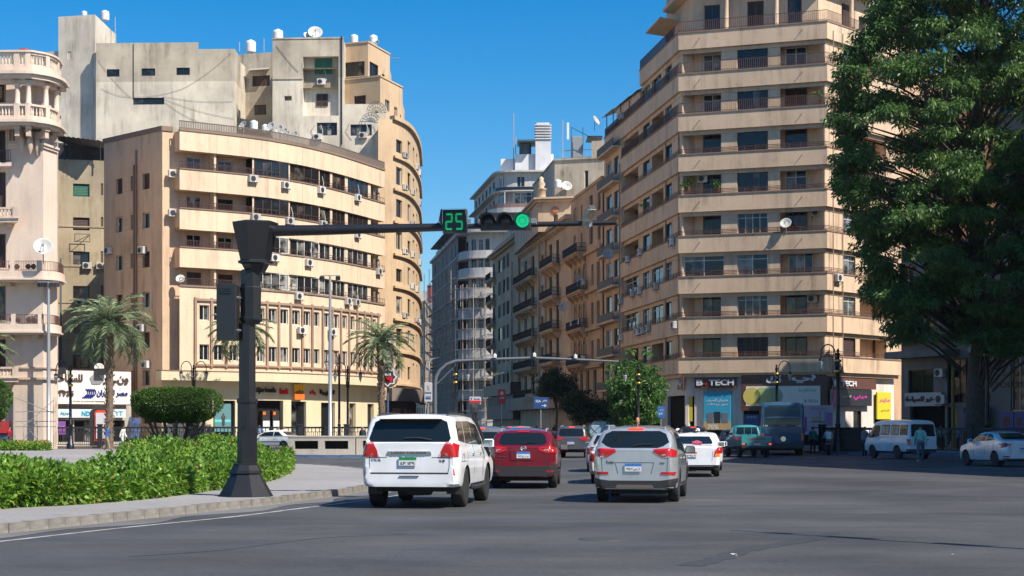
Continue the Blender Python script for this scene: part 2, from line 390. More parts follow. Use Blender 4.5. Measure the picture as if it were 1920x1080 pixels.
# ---------------------------------------------------------------- ground, island, pavements
def asphalt(name, col, patch=.25, tracks=True):
    m = mat(name, col, .78, spec=.32); N = m.node_tree.nodes; L = m.node_tree.links; b = N['Principled BSDF']
    g = N.new('ShaderNodeNewGeometry')
    def nz(scale, sx=1, sy=1, det=6, rot=0, rg=.6):
        mp = N.new('ShaderNodeMapping'); mp.inputs['Scale'].default_value = (sx, sy, 1); mp.inputs['Rotation'].default_value = (0, 0, rot); L.new(g.outputs['Position'], mp.inputs[0])
        t = N.new('ShaderNodeTexNoise'); t.inputs['Scale'].default_value = scale; t.inputs['Detail'].default_value = det; t.inputs['Roughness'].default_value = rg; L.new(mp.outputs[0], t.inputs[0]); return t.outputs[0]
    def mr(v, a, c, lo, hi):
        r = N.new('ShaderNodeMapRange'); r.inputs[1].default_value = a; r.inputs[2].default_value = c; r.inputs[3].default_value = lo; r.inputs[4].default_value = hi; L.new(v, r.inputs[0]); return r.outputs[0]
    def mul(a, c):
        x = N.new('ShaderNodeMath'); x.operation = 'MULTIPLY'; L.new(a, x.inputs[0]); L.new(c, x.inputs[1]); return x.outputs[0]
    v = mul(mr(nz(.16), .35, .65, 1-patch, 1+patch*.7), mr(nz(14, det=8, rg=.8), .3, .7, .66, 1.36))
    v = mul(v, mr(nz(60, det=3, rg=.8), .35, .68, .75, 1.3))
    if tracks: v = mul(v, mr(nz(.55, .35, 1.6, 5, R(24)), .36, .64, .88, 1.10))
    vo = N.new('ShaderNodeTexVoronoi'); vo.feature = 'DISTANCE_TO_EDGE'; vo.inputs['Scale'].default_value = .22; wn = N.new('ShaderNodeTexNoise'); wn.inputs['Scale'].default_value = 1.1; wn.inputs['Detail'].default_value = 6; L.new(g.outputs['Position'], wn.inputs[0])
    ad = N.new('ShaderNodeVectorMath'); ad.operation = 'MULTIPLY_ADD'; ad.inputs[1].default_value = (1.8,1.8,0); L.new(wn.outputs['Color'], ad.inputs[0]); L.new(g.outputs['Position'], ad.inputs[2]); L.new(ad.outputs[0], vo.inputs['Vector'])
    cr = mr(vo.outputs['Distance'], .0, .010, .80, 1.0); mk = mr(nz(.09), .5, .6, 1.0, 0.0); mxx = N.new('ShaderNodeMath'); mxx.operation = 'MAXIMUM'; L.new(cr, mxx.inputs[0]); L.new(mk, mxx.inputs[1]); v = mul(v, mxx.outputs[0]); v = mul(v, mr(nz(.9, det=3), .66, .74, 1.0, .80))
    x = N.new('ShaderNodeVectorMath'); x.operation = 'SCALE'; rgb = N.new('ShaderNodeRGB'); rgb.outputs[0].default_value = (*col, 1); L.new(rgb.outputs[0], x.inputs[0]); L.new(v, x.inputs[3]); L.new(x.outputs[0], b.inputs['Base Color'])
    L.new(mr(nz(.4), .3, .7, .55, .9), b.inputs['Roughness'])
    bp = N.new('ShaderNodeBump'); bp.inputs['Strength'].default_value = .5; bp.inputs['Distance'].default_value = .012; L.new(nz(40, det=4), bp.inputs['Height']); L.new(bp.outputs[0], b.inputs['Normal'])
    return m
ASPH = asphalt('asphalt', (.063,.064,.067), .34); CONC = asphalt('pavement_concrete', (.27,.262,.258), .12, False)
KERB = mat('kerb_stone_worn', (.235,.215,.19), .9, noise=.5, nscale=1.4, bump=.6, bscale=14, rnd=.08)
mb = MB(); mb.quad((-1500,-200,0), (1500,-200,0), (1500,3000,0), (-1500,3000,0)); mb.build('ground', mat('distant_ground', (.10,.095,.09), .9), kind='structure')
mb = MB(); mb.quad((-90,-20,.006), (70,-20,.006), (70,460,.006), (-90,460,.006)); mb.build('road', ASPH, kind='structure')
def G(x, d):
    y = 793 + 5160/d; e = 5040/(y-799); return (x*e/d, e)
def spline(pts, n=6):
    P = [Vector(p) for p in pts]; out = []
    for i in range(len(P)-1):
        a = P[max(i-1,0)]; b = P[i]; c = P[i+1]; d = P[min(i+2,len(P)-1)]
        for k in range(n):
            t = k/n; out.append(.5*((2*b)+(c-a)*t+(2*a-5*b+4*c-d)*t*t+(3*b-a-3*c+d)*t**3))
    out.append(P[-1]); return out
def slab(name, outline, z, m, kerb_m=None, kerbw=.18, stones=None, kz=None, label=None):
    """raised pavement: top sheet plus side wall; stones = index range of outline that gets single kerb stones"""
    mb = MB(); n = len(outline)
    mb.poly([(p.x, p.y, z) for p in outline])
    for i in range(n):
        a, b = outline[i], outline[(i+1) % n]; mb.quad((a.x,a.y,0), (b.x,b.y,0), (b.x,b.y,z), (a.x,a.y,z))
    return mb.build(name, m, kind='structure')
near = [(-9.6,21.5),(-7.97,24.9),(-7.3,26.9),(-6.49,29.15),(-5.88,31.2),(-5.06,33.7),(-4.83,35.1),(-4.24,37.4),(-3.81,40.0),(-3.45,43.5),(-3.5,47.5),(-4.0,51.5),(-5.3,55.6),(-7.4,60.5),(-9.5,62.5),(-13,66),(-17,75),(-21,86),(-24,97)]
near = [G(*p) for p in near]; edge = spline(near, 5)
slab('island_pavement', edge + [Vector((-75,near[-1][1])), Vector((-60,15)), Vector((-13,15))], .15, CONC)
kr = empty('kerb', TR(), kind='structure')
# kerb stones laid end to end along the near edge of the island
def kerb_run(line, ln, h, wd, m, parent, lim=260):
    cu = [0]
    for a, b in zip(line, line[1:]): cu.append(cu[-1]+(b-a).length)
    def at(s):
        i = max(k for k in range(len(cu)-1) if cu[k] <= s+1e-9); f = (s-cu[i])/(cu[i+1]-cu[i]); return line[i].lerp(line[i+1], f)
    s = 0; k = 0; shapes = []
    for j in range(4):
        q = MB(); q.cbox(0, 1, -wd, .02, -.02, 1, .012); shapes.append(q.mesh(m))
    while s < cu[-1]-.05 and k < lim:
        l = ln*random.uniform(.85, 1.15); e = min(s+l, cu[-1]); a, b = at(s), at(e); d = b-a; t = d.normalized()
        M = Matrix(((t.x,-t.y,0,a.x),(t.y,t.x,0,a.y),(0,0,1,0),(0,0,0,1))) @ Matrix.Translation((.008, random.uniform(-.008,.008), 0)) @ Matrix.Diagonal((d.length-random.uniform(.004,.012), 1, h+random.uniform(-.008,.008), 1))
        place('kerb_stone', shapes[k % 4], parent, M); s = e; k += 1
kerb_run(edge[:71], .5, .165, -.0+.14, KERB, kr)
# white edge line painted on the road, worn
wl = mat('worn_road_paint', (.42,.42,.42), .7, noise=.5, nscale=2.5, bump=.1)
ln = spline([G(*p) for p in [(-9.1,18.5),(-7.4,23.1),(-6.4,26.0),(-5.09,29.2),(-4.2,32.2),(-3.35,35.1),(-2.6,38.5),(-2.2,42),(-2.0,46)]], 6)
mb = MB(); rows = []
for i, p in enumerate(ln):
    t = (ln[min(i+1,len(ln)-1)]-ln[max(i-1,0)]).normalized(); nn = Vector((-t.y,t.x))*.055*random.uniform(.75,1.2); rows.append([(p.x-nn.x,p.y-nn.y,.010),(p.x+nn.x,p.y+nn.y,.010)])
mb.grid(rows, False, False); mb.build('lane_marking', wl, kind='structure')
# bitumen seams where the surface was patched
SEAM = asphalt('bitumen_seam', (.045,.048,.053), .2, False)
for pts, w_ in (([(1290,1062),(1340,1050),(1400,1032),(1460,1022),(1520,1012),(1560,1000)],.16),([(240,1045),(420,1032),(600,1010),(760,1003)],.025)):
    q = [Vector((X(a,D(b)),D(b))) for a, b in pts]; q = spline([tuple(p) for p in q], 6); rows = []
    for i, p in enumerate(q): t = (q[min(i+1,len(q)-1)]-q[max(i-1,0)]).normalized(); nn = Vector((-t.y,t.x))*w_*random.uniform(.6,1.3); rows.append([(p.x-nn.x,p.y-nn.y,.0095),(p.x+nn.x,p.y+nn.y,.0095)])
    mb = MB(); mb.grid(rows, False, False); mb.build('asphalt_seam', SEAM, kind='structure')
mb = MB(); mb.lathe([(.36,0),(.36,.004),(.30,.005),(.001,.005)], 20, (X(1130,D(1012)),D(1012),.006)); mh = mb.build('manhole_cover', mat('iron_cover', (.06,.058,.055), .6, noise=.3, nscale=20)); tag(mh, 'round worn iron manhole cover in the asphalt in front of the silver crossover', 'manhole cover')
# smoother gutter strip next to the kerb
mb = MB(); rows = []
for i, p in enumerate(edge[:66]):
    t = (edge[i+1]-edge[max(i-1,0)]).normalized(); nn = Vector((t.y,-t.x)); a = p+nn*.14; b = p+nn*(.75+.25*math.sin(i*.7)); rows.append([(a.x,a.y,.011),(b.x,b.y,.011)])
mb.grid(rows, False, False); mb.build('gutter_strip', asphalt('dusty_gutter', (.15,.15,.15), .3, False), kind='structure')
# far pavements: bank side, right-hand side, and street sides
PAV = asphalt('far_pavement', (.24,.22,.20), .15, False)
def V2(*a): return [Vector(p) for p in a]
slab('bank_pavement', V2((-75,122),(-23,121.5),(-14,122),(-7,122.5),(-5.0,125),(-7,131),(-9.5,140),(-9.0,152),(-8.8,160),(-40,200),(-80,200)), .14, PAV)
slab('corner_pavement', V2((8.5,178),(9.2,150),(11.4,128),(13,122),(24,121),(40,136),(60,150),(60,200),(12,178)), .14, PAV)
slab('right_pavement', V2((18.6,98),(19.2,95),(22,93),(29,89.5),(40,86),(60,84),(60,136),(40,136),(27,121),(22,113),(18.5,100)), .14, PAV)
# blue-painted kerb faces
BLUEK = mat('blue_kerb_paint', (.10,.16,.27), .7, noise=.35, nscale=2)
def kerbline(pts, h=.16, w_=.2, m=BLUEK, name='painted_kerb'):
    r = empty(name, TR(), kind='structure'); kerb_run(spline(pts, 5), 1.0, h, w_, m, r, 80)
kerbline([(19.3,110),(18.7,104),(18.45,98),(19.1,94.9),(22,92.8),(29,89.3),(34,87.7)])
kerbline([(-15,87),(-12.6,85.4),(-10,84.7),(-6.3,84.6),(-2.6,85.3),(-1.2,87)])
slab('median_pavement', V2((-15,87.05),(-12.6,85.5),(-10,84.8),(-6.3,84.7),(-2.6,85.4),(-1.3,87.05),(-2.4,89.5),(-8,90),(-15,90)), .155, PAV)
for _ in range(7):
    a = MB(); s = .05; a.quad((-s,-s*.6,0),(s,-s*.8,.012),(s*1.2,s*.7,.004),(-s*.7,s,.015)); px, py = random.choice([(1840,937),(1895,960),(1358,893),(1796,1044),(1375,1041),(1725,958),(1622,870),(1580,905)]) if _ > 1 else [(1841,937),(1895,960)][_]
    d = D(py); a.build('litter', WHT, None, TR(X(px+random.uniform(-2,2),d), d+random.uniform(-.3,.3), .012, random.random()*3) @ Matrix.Scale(random.uniform(.3,.8),4), kind='stuff')

def Z(py, d): return 1.72 + (793 - py) / 3000 * d      # rows of the facades were measured against a slightly higher horizon; lift_buildings corrects it
BEFORE = {o.name for o in sc.objects}
# ---------------------------------------------------------------- the bank block on the left
PEACH = stucco('peach_render', (.68,.53,.375), .30, patch=.06); PEACHD = stucco('peach_render_shaded', (.60,.42,.28), .42, patch=.07)  # PEACHD: same render with shade and warm bounce put into its colour
LEDGE = stucco('brown_ledge', (.24,.165,.125), .4); CREAM = stucco('cream_render', (.62,.53,.36), .15, patch=.05); PLASTERP = stucco('mauve_pilaster', (.33,.22,.16), .3)
ROOFM = mat('flat_roof', (.25,.23,.20), .9, noise=.3)
JOINT = mat('panel_joint', (.38,.27,.18), .9)
bank = empty('bank_building', TR(X(500,135), 135), 'peach bank block with curved front of long balconies and a slatted roof rail', 'building')
bl = [(v.x, v.y) for v in spline([(-26.8,129),(-20.5,133.5),(-15.9,140),(-11.9,149.5)], 4)]
B = Facade(bl, bank); U = B.uof
TB = [25.3, 22.2, 19.02, 15.88]; BB = [23.72, 20.53, 17.35, 14.29]; LV = [22.2, 19.02, 15.88, 12.8]
ue = B.L; u475 = U(475); u697 = U(698)
# recessed wall behind the open balconies, with its doors
items = []
for i, z in enumerate(LV):
    st = ['cur2', 'cur2', 'alu2', 'sh2'][i]
    items += [(U(350, -1.2), U(378, -1.2), z+.05, z+1.25, st), (U(409, -1.2), U(437, -1.2), z+.05, z+1.2, ['alu2', 'blk2', 'alu2', 'sh2'][i])]
    items += [(U(704, -1.2), U(712, -1.2), z+.1, z+1.3, 'alu1')]
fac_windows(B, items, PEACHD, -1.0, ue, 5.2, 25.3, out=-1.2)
# parapet bands, cap ledges, slabs
for i in range(4):
    B.band('balcony_parapet', 0, ue, BB[i], TB[i], -.14, 0, PEACH)
    B.band('parapet_cap', -.02, ue+.02, TB[i], TB[i]+.09, -.2, .07, LEDGE)
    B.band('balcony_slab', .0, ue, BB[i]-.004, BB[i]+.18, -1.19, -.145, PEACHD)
    for u in [0]:       # left return of each balcony
        mb = MB(); a = B.at(0, -.002); b = B.at(0, -1.2); 
        t = (B.p[1]-B.p[0]).normalized()*.12
        mb.grid([[(a.x,a.y,BB[i]), (b.x,b.y,BB[i]), (b.x,b.y,TB[i]), (a.x,a.y,TB[i])], [(a.x+t.x,a.y+t.y,BB[i]), (b.x+t.x,b.y+t.y,BB[i]), (b.x+t.x,b.y+t.y,TB[i]), (a.x+t.x,a.y+t.y,TB[i])]], True, False)
        mb.poly([(a.x,a.y,BB[i]), (b.x,b.y,BB[i]), (b.x,b.y,TB[i]), (a.x,a.y,TB[i])]); mb.build('balcony_end', PEACHD, bank)
    mb = MB()
    for k in range(1, 9):   # shallow vertical joints of the render
        u = ue*k/9+.3; q = B.M(u, .003, 0); mb.box(-.012, .012, -.004, .003, BB[i]+.02, TB[i]-.02, q)
    mb.build('render_joint', JOINT, bank)
# enclosed glazing groups
groups = [(478, 540, 4), (546, 598, 4), (602, 622, 2), (626, 650, 3), (655, 693, 4)]
for i, z in enumerate(LV):
    zt = BB[i] if i < 4 else z+1.5
    holes = []
    for a, b, n in groups:
        st = (['dk', 'dk', 'alu', 'cur'][i]) + str(n); holes.append((U(a), U(b), z+.10, zt-.01, st))
    fac_windows(B, holes, PEACH, u475, u697, z+.09, zt, out=-.16, reveal=.12, name='glazed_balcony_wall')
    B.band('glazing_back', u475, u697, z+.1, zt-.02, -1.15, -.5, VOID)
    railing(B, .0, u475, z+.09, -.02, .52, .13, IRON); railing(B, u475, ue, z+.09, -.01, .42, .45, IRON)
    mb = MB(); q = B.M(U(406), -1.15, 0); mb.box(-.09,.09,-.9,0,z+.05,zt,q); mb.build('balcony_divider', PEACH, bank)
# lower block with two rows of windows between pilasters
cols = [(374,392),(401,419),(430,446)] + [(a, a+w_) for a, w_ in [(482,14),(504,15),(526,14),(548,14),(569,13),(587,12),(607,11),(625,11),(641,10),(656,9),(671,8),(685,7),(698,7)]]
items = []
for a, b in cols: items += [(U(a), U(b), 10.05, 11.3, 'alu2'), (U(a), U(b), 6.8, 8.1, 'alu2')]
fac_windows(B, items, PEACH, 0, ue, 5.2, 12.72, out=0, reveal=.25, name='lower_wall')
B.band('ledge', -.02, ue+.02, 12.72, 12.86, -.3, .09, LEDGE)
uf0, uf1 = U(366), U(712)
B.band('frame_ledge', uf0-.1, uf1, 11.62, 11.82, 0, .16, PLASTERP); B.band('frame_ledge', uf0-.1, uf1, 6.35, 6.5, 0, .16, PLASTERP)
edges = [366, 396.5, 424] + [476+0*_ for _ in (0,)] + [500, 522, 544, 565.5, 584.5, 604, 622, 638, 653.5, 668.5, 682.5, 695.5, 708]
for px in edges:
    mb = MB(); q = B.M(U(px), 0, 0); mb.box(-.10,.10,-.15,0,6.25,11.9,q); mb.build('pilaster', PLASTERP, bank)
# canopy and shop front
B.band('canopy', -1.9, ue+.3, 5.12, 5.86, -.2, 1.0, CREAM); B.band('canopy_cap', -1.93, ue+.3, 5.86, 5.93, -.2, 1.04, LEDGE)
uw = lambda p: U(p, -.3)
shop = [(uw(400), uw(441), .16, 3.55, 'blk1'), (uw(480), uw(531), .16, 3.6, 'hole'), (uw(546), uw(574), .16, 3.55, 'blk2'), (uw(602), uw(628), .5, 3.5, 'blk1'), (uw(655), uw(667), .5, 3.5, 'blk1'), (uw(689), uw(701), .5, 3.5, 'blk1'),(uw(348),uw(385),.16,3.4,'blk2')]
fac_windows(B, shop, CREAM, -1.4, ue, .1, 5.13, out=-.3, reveal=.4, name='shopfront_wall')
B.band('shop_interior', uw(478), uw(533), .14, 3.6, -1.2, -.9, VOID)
# slatted rail round the roof
B.band('roof_rail_base', 0, ue, 25.39, 25.5, -.1, .05, LEDGE)
railing(B, 0, ue, 25.45, -.03, .64, .15, mat('roof_rail_slats', (.20,.155,.125), .7), rad=.045)
# side wall facing the alley
c0 = B.at(-1.0, -1.2); S = Facade([(X(195,135.4),135.4), (c0.x, c0.y)], bank)
items = []
for k in range(7):
    z0_ = [20.6,17.4,14.2,10.9,7.6,4.5,1.4][k]+.15
    for a, b, dz, st in ((217,229.5,.1,'sh1' if k%3==0 else 'alu1'), (245,251.5,.15,'dk1'), (267,280.5,.1,'sh1' if k%2==0 else 'alu1')):
        items.append((S.uof(a), S.uof(b), z0_+dz, z0_+1.4, st))
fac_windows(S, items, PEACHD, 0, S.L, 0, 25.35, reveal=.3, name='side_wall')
S.band('roof_edge', -.1, S.L+.02, 25.35, 25.75, -.3, .10, LEDGE)
B.band('roof_edge', -1.05, -.1, 25.35, 25.75, -1.5, -1.12, LEDGE)
mb = MB()
for k, px in ((0,253),(1,257)): q = S.at(S.uof(px), .12); mb.tube([(q.x,q.y,.2),(q.x,q.y,24.2 if k else 23)], .07, 6)
mb.build('drainpipe', mat('painted_pipe', (.22,.14,.10), .7), bank)
mb = MB()
for k in range(5):
    q0 = S.uof(232); q1 = S.uof(265); z = [20.6,17.4,14.2,10.9,7.6][k]
    for j in range(3): mb.box(q0, q1, -.006, .004, z+.35+j*.4, z+.38+j*.4, S.M(0,0,0))
mb.build('render_joint', JOINT, bank)
core = [B.at(u, -1.75) for u in B.ub(-.1, ue)]
mass([(X(195,135.4)+1.3,136.3)] + [(p.x,p.y) for p in core] + [(-14,158),(-30,160)], 0, 25.3, PEACHD, bank, roof=ROOFM)
# signs on the bank
org = mat('orange_sign', (.80,.16,.02), .45); yel = mat('yellow_sign', (.85,.45,.02), .45); redl = mat('red_letters', (.62,.02,.02), .4); blkl = mat('black_letters', (.02,.02,.02), .4)
sM = lambda px, py, o=-.22: B.M(U(px, o), o, Z(py, B.at(U(px, o), o).y))
def sign(name, label, cat='sign', M=None): return empty(name, M or TR(), label, cat)
s_ = sign('bank_logo_sign', 'square orange and yellow panel with a black zigzag above the bank door', M=sM(550, 748, .02))
q = sM(551, 749, .02); mb = MB(); mb.box(0, 1.15, -.12, 0, 0, .66); mb.mi = 1; mb.box(0, 1.15, -.12, 0, .662, 1.28); mb.build('panel', [org, yel], s_, q)
z_ = MB(); pts = [(.12,.5),(.28,.72),(.40,.52),(.55,.85),(.72,.45),(.85,.78),(1.02,.62)]
for a, b in zip(pts, pts[1:]): z_.tube([(a[0],-.135,a[1]),(b[0],-.135,b[1])], .035, 4)
z_.build('zigzag', blkl, s_, q)
s_ = sign('bank_name_sign', 'raised black and red latin letters left of the orange bank panel', M=sM(472, 740)); text('tijariwafa', 1.97, .62, blkl, sM(479, 739), s_, depth=.06, bold=.02); text('bank', .95, .55, redl, sM(524, 739), s_, depth=.06, bold=.02)
s_ = sign('bank_arabic_sign', 'raised black and red arabic letters right of the orange bank panel', M=sM(580, 741)); text('بنك', .75, .45, redl, sM(580, 741), s_, depth=.06, ar=True, bold=.03); text('التجاري وفا', 2.1, .6, blkl, sM(599, 743), s_, depth=.06, ar=True, bold=.03)
s_ = sign('bank_window_poster', 'blue sea poster with a standing figure behind the left bank window', 'poster', sM(403, 792, -.45))
q = B.M(uw(403), -.44, 1.0); mb = MB(); mb.box(0, 1.45, -.03, 0, .0, 2.3); mb.build('print', mat('sea_print', (.10,.22,.24), .4), s_, q)
mb = MB(); mb.box(0.02, 1.43, -.035, -.031, .78, 1.0); mb.build('sea_band', mat('turquoise_print', (.10,.50,.52), .4), s_, q)
mb = MB(); mb.lathe([(.001,1.55),(.07,1.5),(.07,1.42),(.05,1.38),(.16,1.3),(.19,1.1),(.12,.95),(.13,.75),(.10,.5),(.001,.45)], 8, (.78,0,0), M=Matrix.Diagonal((1,.15,1,1)) @ TR(0,-.3,0)); mb.build('printed_figure', mat('poster_figure', (.05,.04,.04), .6), s_, q)
text('BANQUE', 1.15, .25, WHT, B.M(uw(403)+.05, -.475, 1.25), s_, depth=.002)
for k, px in enumerate((499, 518)):     # cash machines
    a = empty('cash_machine', B.M(uw(px-6), -.5, .15), 'yellow topped cash machine, ' + ('left' if k == 0 else 'right') + ' one of two in the bank recess', 'cash machine', 'cash machines in the bank wall')
    q = B.M(uw(px-6), -.6, .15); mb = MB(); mb.cbox(0, .75, -.25, .3, 0, 2.6, .03); mb.build('cabinet', mat('atm_black', (.03,.03,.03), .4), a, q)
    mb = MB(); mb.box(.05,.70,-.27,-.255,.8,1.75); mb.build('screen_panel', mat('atm_white', (.6,.62,.65), .4), a, q)
    mb = MB(); mb.box(.05,.3,-.27,-.255,2.25,2.5); mb.build('logo_plate', org, a, q)
# the air conditioners of the bank
for px, py, h in ((318+7,327,0),): ac(B, -.25, Z(333,129.5), 'at the left end of the topmost bank balcony', -.9)
ac(B, -.25, Z(406,129.5), 'at the left end of the second bank balcony', -.9)
for px, py, h in ((473,342,0),(534,354,1),(600,363,1),(668,377,1)): ac(B, U(px), Z(py, B.dof(px))-.0, 'on the topmost glazed row of the bank', .0, h)
for px, py, h in ((478,414,0),(541,421,1),(603,427,1),(668,446,0)): ac(B, U(px), Z(py, B.dof(px)), 'on the second glazed row of the bank', .0, h)
for px, py, h in ((513,490,0),(577,499,1),(708,515,1)): ac(B, U(px), Z(py, B.dof(px)), 'on the third glazed row of the bank', .0, h)
for px, py, h in ((558,562,0),(650,571,0),(666,573,1)): ac(B, U(px), Z(py, B.dof(px)), 'under the fourth glazed row of the bank', .0, h)
for px, py, h in ((562,626,0),(619,629,1)): ac(B, U(px), Z(py, B.dof(px)), 'between the pilasters of the bank', .1, h)
for px, py, h in ((207,477,0),(270,476,0),(277,690,0),(268,622,0)): ac(S, S.uof(px), Z(py, S.dof(px)), 'on the alley wall of the bank block', .05, h)
# ---------------------------------------------------------------- the tall corner building on the right
BEI = stucco('beige_render', (.62,.46,.32), .42, patch=.07); BEID = stucco('beige_render_shaded', (.55,.37,.24), .45, patch=.07)  # BEID repeats the render darker, recess shade painted into the colour
corner = empty('corner_apartment_building', TR(X(1400,129), 129), 'tall beige corner block with wraparound balcony bands behind the big leafy tree', 'building')
C = Facade.px([(1130,161),(1272,131),(1551,127),(1690,135.4)], corner); U = C.uof
def zc(py): return Z(py, 131)
TC = [6.96,10.28,13.6,16.93,20.26,23.6,26.9,30.2,33.57]; FH = 3.33; HB = 1.33
uL = U(1150); uB = U(1164); uT = U(1199); ue = C.L; uc1 = C.cu[1]; uc2 = C.cu[2]; PO = -.32
sty = [  # per floor: left-face narrow, mid window, door A, middle window, door B, face-3 window
 ('dk1','dk1','dk2','sh4','dk2','sh1'), ('dk1','alu2','blk2','alu4','dk2','cur2'), ('alu2','alu2','wht2','wht2','cur2','cur2'), ('dk1','dk1','dk2','alu4','dk3','cur2'),
 ('dk1','dk1','dk2','dk4','alu2','dk2'), ('blk1','dk1','dk1','dk1','dk1','blk1'), ('alu1','blk1','cur2','blk4','sh2','cur2'), ('alu1','cur2','cur2','blk1','alu2','blk1')]
for k in range(8):
    z = TC[k]; zt = z + FH - HB; s = sty[k]; P = lambda p, o=PO: U(p, o)
    uS = uB if k < 7 else U(1133)
    v = [(P(1247.5), P(1259.5), z-.35, zt-.15, s[0]), (P(1205.5), P(1218), z-.35, zt-.15, s[1]), (P(1382), P(1440), z-.1, zt-.10, s[3]), (P(1580), P(1604), z-.2, zt-.15, s[5])]
    if k in (1, 2): v += [(P(1222.5), P(1243), z-.2, zt-.1, 'alu2'), (P(1171), P(1197), z-.3, zt-.1, 'cur3' if k == 1 else 'cur2')]
    elif k == 7: v += [(P(1222), P(1240), z, zt-.1, 'cur2'), (P(1200.5), P(1219), z, zt-.15, 'cur3')]; v.pop(1)
    else: v += [(P(1222), P(1244), z-.3, zt-.1, 'void'), (P(1170), P(1197), z-.3, zt-.1, 'void')]
    if k == 2: v += [(max(P(1277), C.cu[1]+.1), P(1357), z-.05, zt-.1, 'wht2'), (P(1463), P(1545), z, zt, 'void', 1.0), (P(1642), P(1676), z, zt-.2, 'alu2')]
    else: v += [(max(P(1277), C.cu[1]+.1), P(1352), z, zt, 'void', 1.2), (P(1463), P(1545), z, zt, 'void', 1.2), (P(1612), P(1662), z, zt, 'void', 1.2)]
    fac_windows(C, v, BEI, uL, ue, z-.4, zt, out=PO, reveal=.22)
    # doors and windows on the back walls of the recesses
    bo = PO-1.2
    def back(a, b, z0_, z1_, st, o=bo):
        ua, ub_ = U(a, o), U(b, o); window(corner, C.M(ua, o+.10, z0_), ub_-ua, z1_-z0_, st)
    if k != 2: back(1320, 1350, z-.2, zt-.2, s[2])
    if k == 2: back(1478, 1518, z, zt-.2, 'cur3', PO-1.0); back(1532, 1546, z, zt-.15, 'cur2', PO-1.0)
    else: back(1472, 1506, z-.2, zt-.15, s[4])
    if k not in (1, 2): back(1226, 1238, z-.4, zt-.3, 'blk1')
    if k not in (1, 2, 7): back(1180, 1196, z-.4, zt-.3, 'dk1')
    if k != 2: back(1636, 1652, z-.3, zt-.2, 'dk1')
    hr = .36 if k < 6 else .85
    m_ = IRON
    railing(C, uS, ue, z+.11, -.06, hr, .9 if k < 6 else .16, m_, vert=k >= 6, bars=3 if k < 6 else 2, rad=.024 if k < 6 else .02)
for k in range(9):
    z = TC[k]; zt = z; uS = uB if k < 7 else (U(1133) if k == 7 else uT); zb = z-HB if k else z-1.2
    C.band('balcony_parapet', uS, ue, zb, zt, -.16, 0, BEI)
    C.band('parapet_cap', uS-.02, ue, zt, zt+.11, -.2, .05, LEDGE)
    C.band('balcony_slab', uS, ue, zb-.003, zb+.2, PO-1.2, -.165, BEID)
    mb = MB()
    for px in (1578,): q = C.M(U(px), .0, 0); mb.box(-.03,.03,-.012,.0,zb,zt,q)
    mb.build('expansion_joint', JOINT, corner)
    C.band('lintel', uS, ue, zb-.32, zb-.004, PO-.1, PO+.05, BEI)
    b_ = MB()
    for px in (1312, 1504): q = C.M(U(px), .0, 0); b_.tube([q @ Vector((0,0,z-.5)), q @ Vector((.0,-.22,z-.52))], .03, 5)
    b_.build('drain_spout', LEDGE, corner)
# top terrace storey
z = TC[8]; v = []
fac_windows(C, [(U(1319,-1.4), U(1350,-1.4), z, z+2.5, 'dk2'), (U(1401,-1.4), U(1432,-1.4), z, z+2.5, 'sh2'), (U(1477,-1.4), U(1504,-1.4), z, z+2.7, 'dk2'), (U(1248,-1.4), U(1257,-1.4), z, z+2.2, 'dk1'), (U(1578,-1.4), U(1602,-1.4), z, z+2.6, 'sh2'), (U(1610,-1.4), U(1622,-1.4), z, z+2.0, 'dk1')], BEI, U(1236), ue, z-.2, z+8, out=-1.4)
railing(C, uT, ue, z+.11, -.06, .85, .16, IRON)
for px in (1362, 1460, 1606):
    mb = MB(); q = C.at(U(px), -.35); mb.lathe([(.24,0),(.24,.1),(.19,.16),(.18,3.2),(.25,3.4),(.25,3.6)], 12, (q.x-.1,q.y+.35,z-.1)); mb.build('column', BEI, corner)
C.band('roof_slab', U(1236), U(1655), z+3.5, z+3.8, -1.45, -.35, BEI)
q = MB(); C.addband(q, U(1222), U(1249), z+2.2, z+2.35, -1.6, .6); q.build('eave', BEI, corner)
# strip of the same block with its own iron balconies, next to the arcade
Dp = Facade([tuple(C.at(U(1131), -.1)), tuple(C.at(U(1163), -.1))], corner); it = []
for k in range(9):
    z = 1.4+3.33*k+ .3
    it += [(Dp.L*.12, Dp.L*.45, z+1.0, z+2.6, ['cur2','alu2','cur2','dk1','alu2','dk1','blk1','alu2','cur2'][k]), (Dp.L*.58, Dp.L*.85, z+.9, z+2.6, 'dk1')]
    if k: 
        Dp.band('balcony', .1, Dp.L-.2, z-.2, z, 0, .8, BEI); Dp.band('balcony_panel', .12, Dp.L-.25, z, z+.75, .72, .78, mat('black_balcony_rail', (.03,.028,.028), .6))
fac_windows(Dp, it, BEI, 0, Dp.L, 0, 29.3)
Dp.band('end_return', Dp.L, Dp.L+.06, 0, 29.3, -.3, 0, BEI)
mb = MB(); 
for px in (1163.5, 1244, 1268): q = C.at(U(px), PO+.1 if px > 1170 else .1); mb.tube([(q.x,q.y,5.8),(q.x,q.y,26.5)], .07, 6)
for px in (1580, 1562): q = C.at(U(px), .05); mb.tube([(q.x,q.y,5.8),(q.x,q.y,33)], .035, 5)
mb.build('drainpipe', mat('beige_pipe', (.35,.24,.17), .7), corner)
pts = [C.at(u, -1.85) for u in [U(1131), C.cu[1], C.cu[2], ue]]
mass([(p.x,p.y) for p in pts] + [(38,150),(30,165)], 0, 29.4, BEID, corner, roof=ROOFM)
pts = [C.at(u, -1.85) for u in [U(1215), C.cu[1], C.cu[2], ue]]
mass([(p.x,p.y) for p in pts] + [(38,150),(20,160)], 29.4, 41, BEID, corner, name='upper_core', roof=ROOFM)
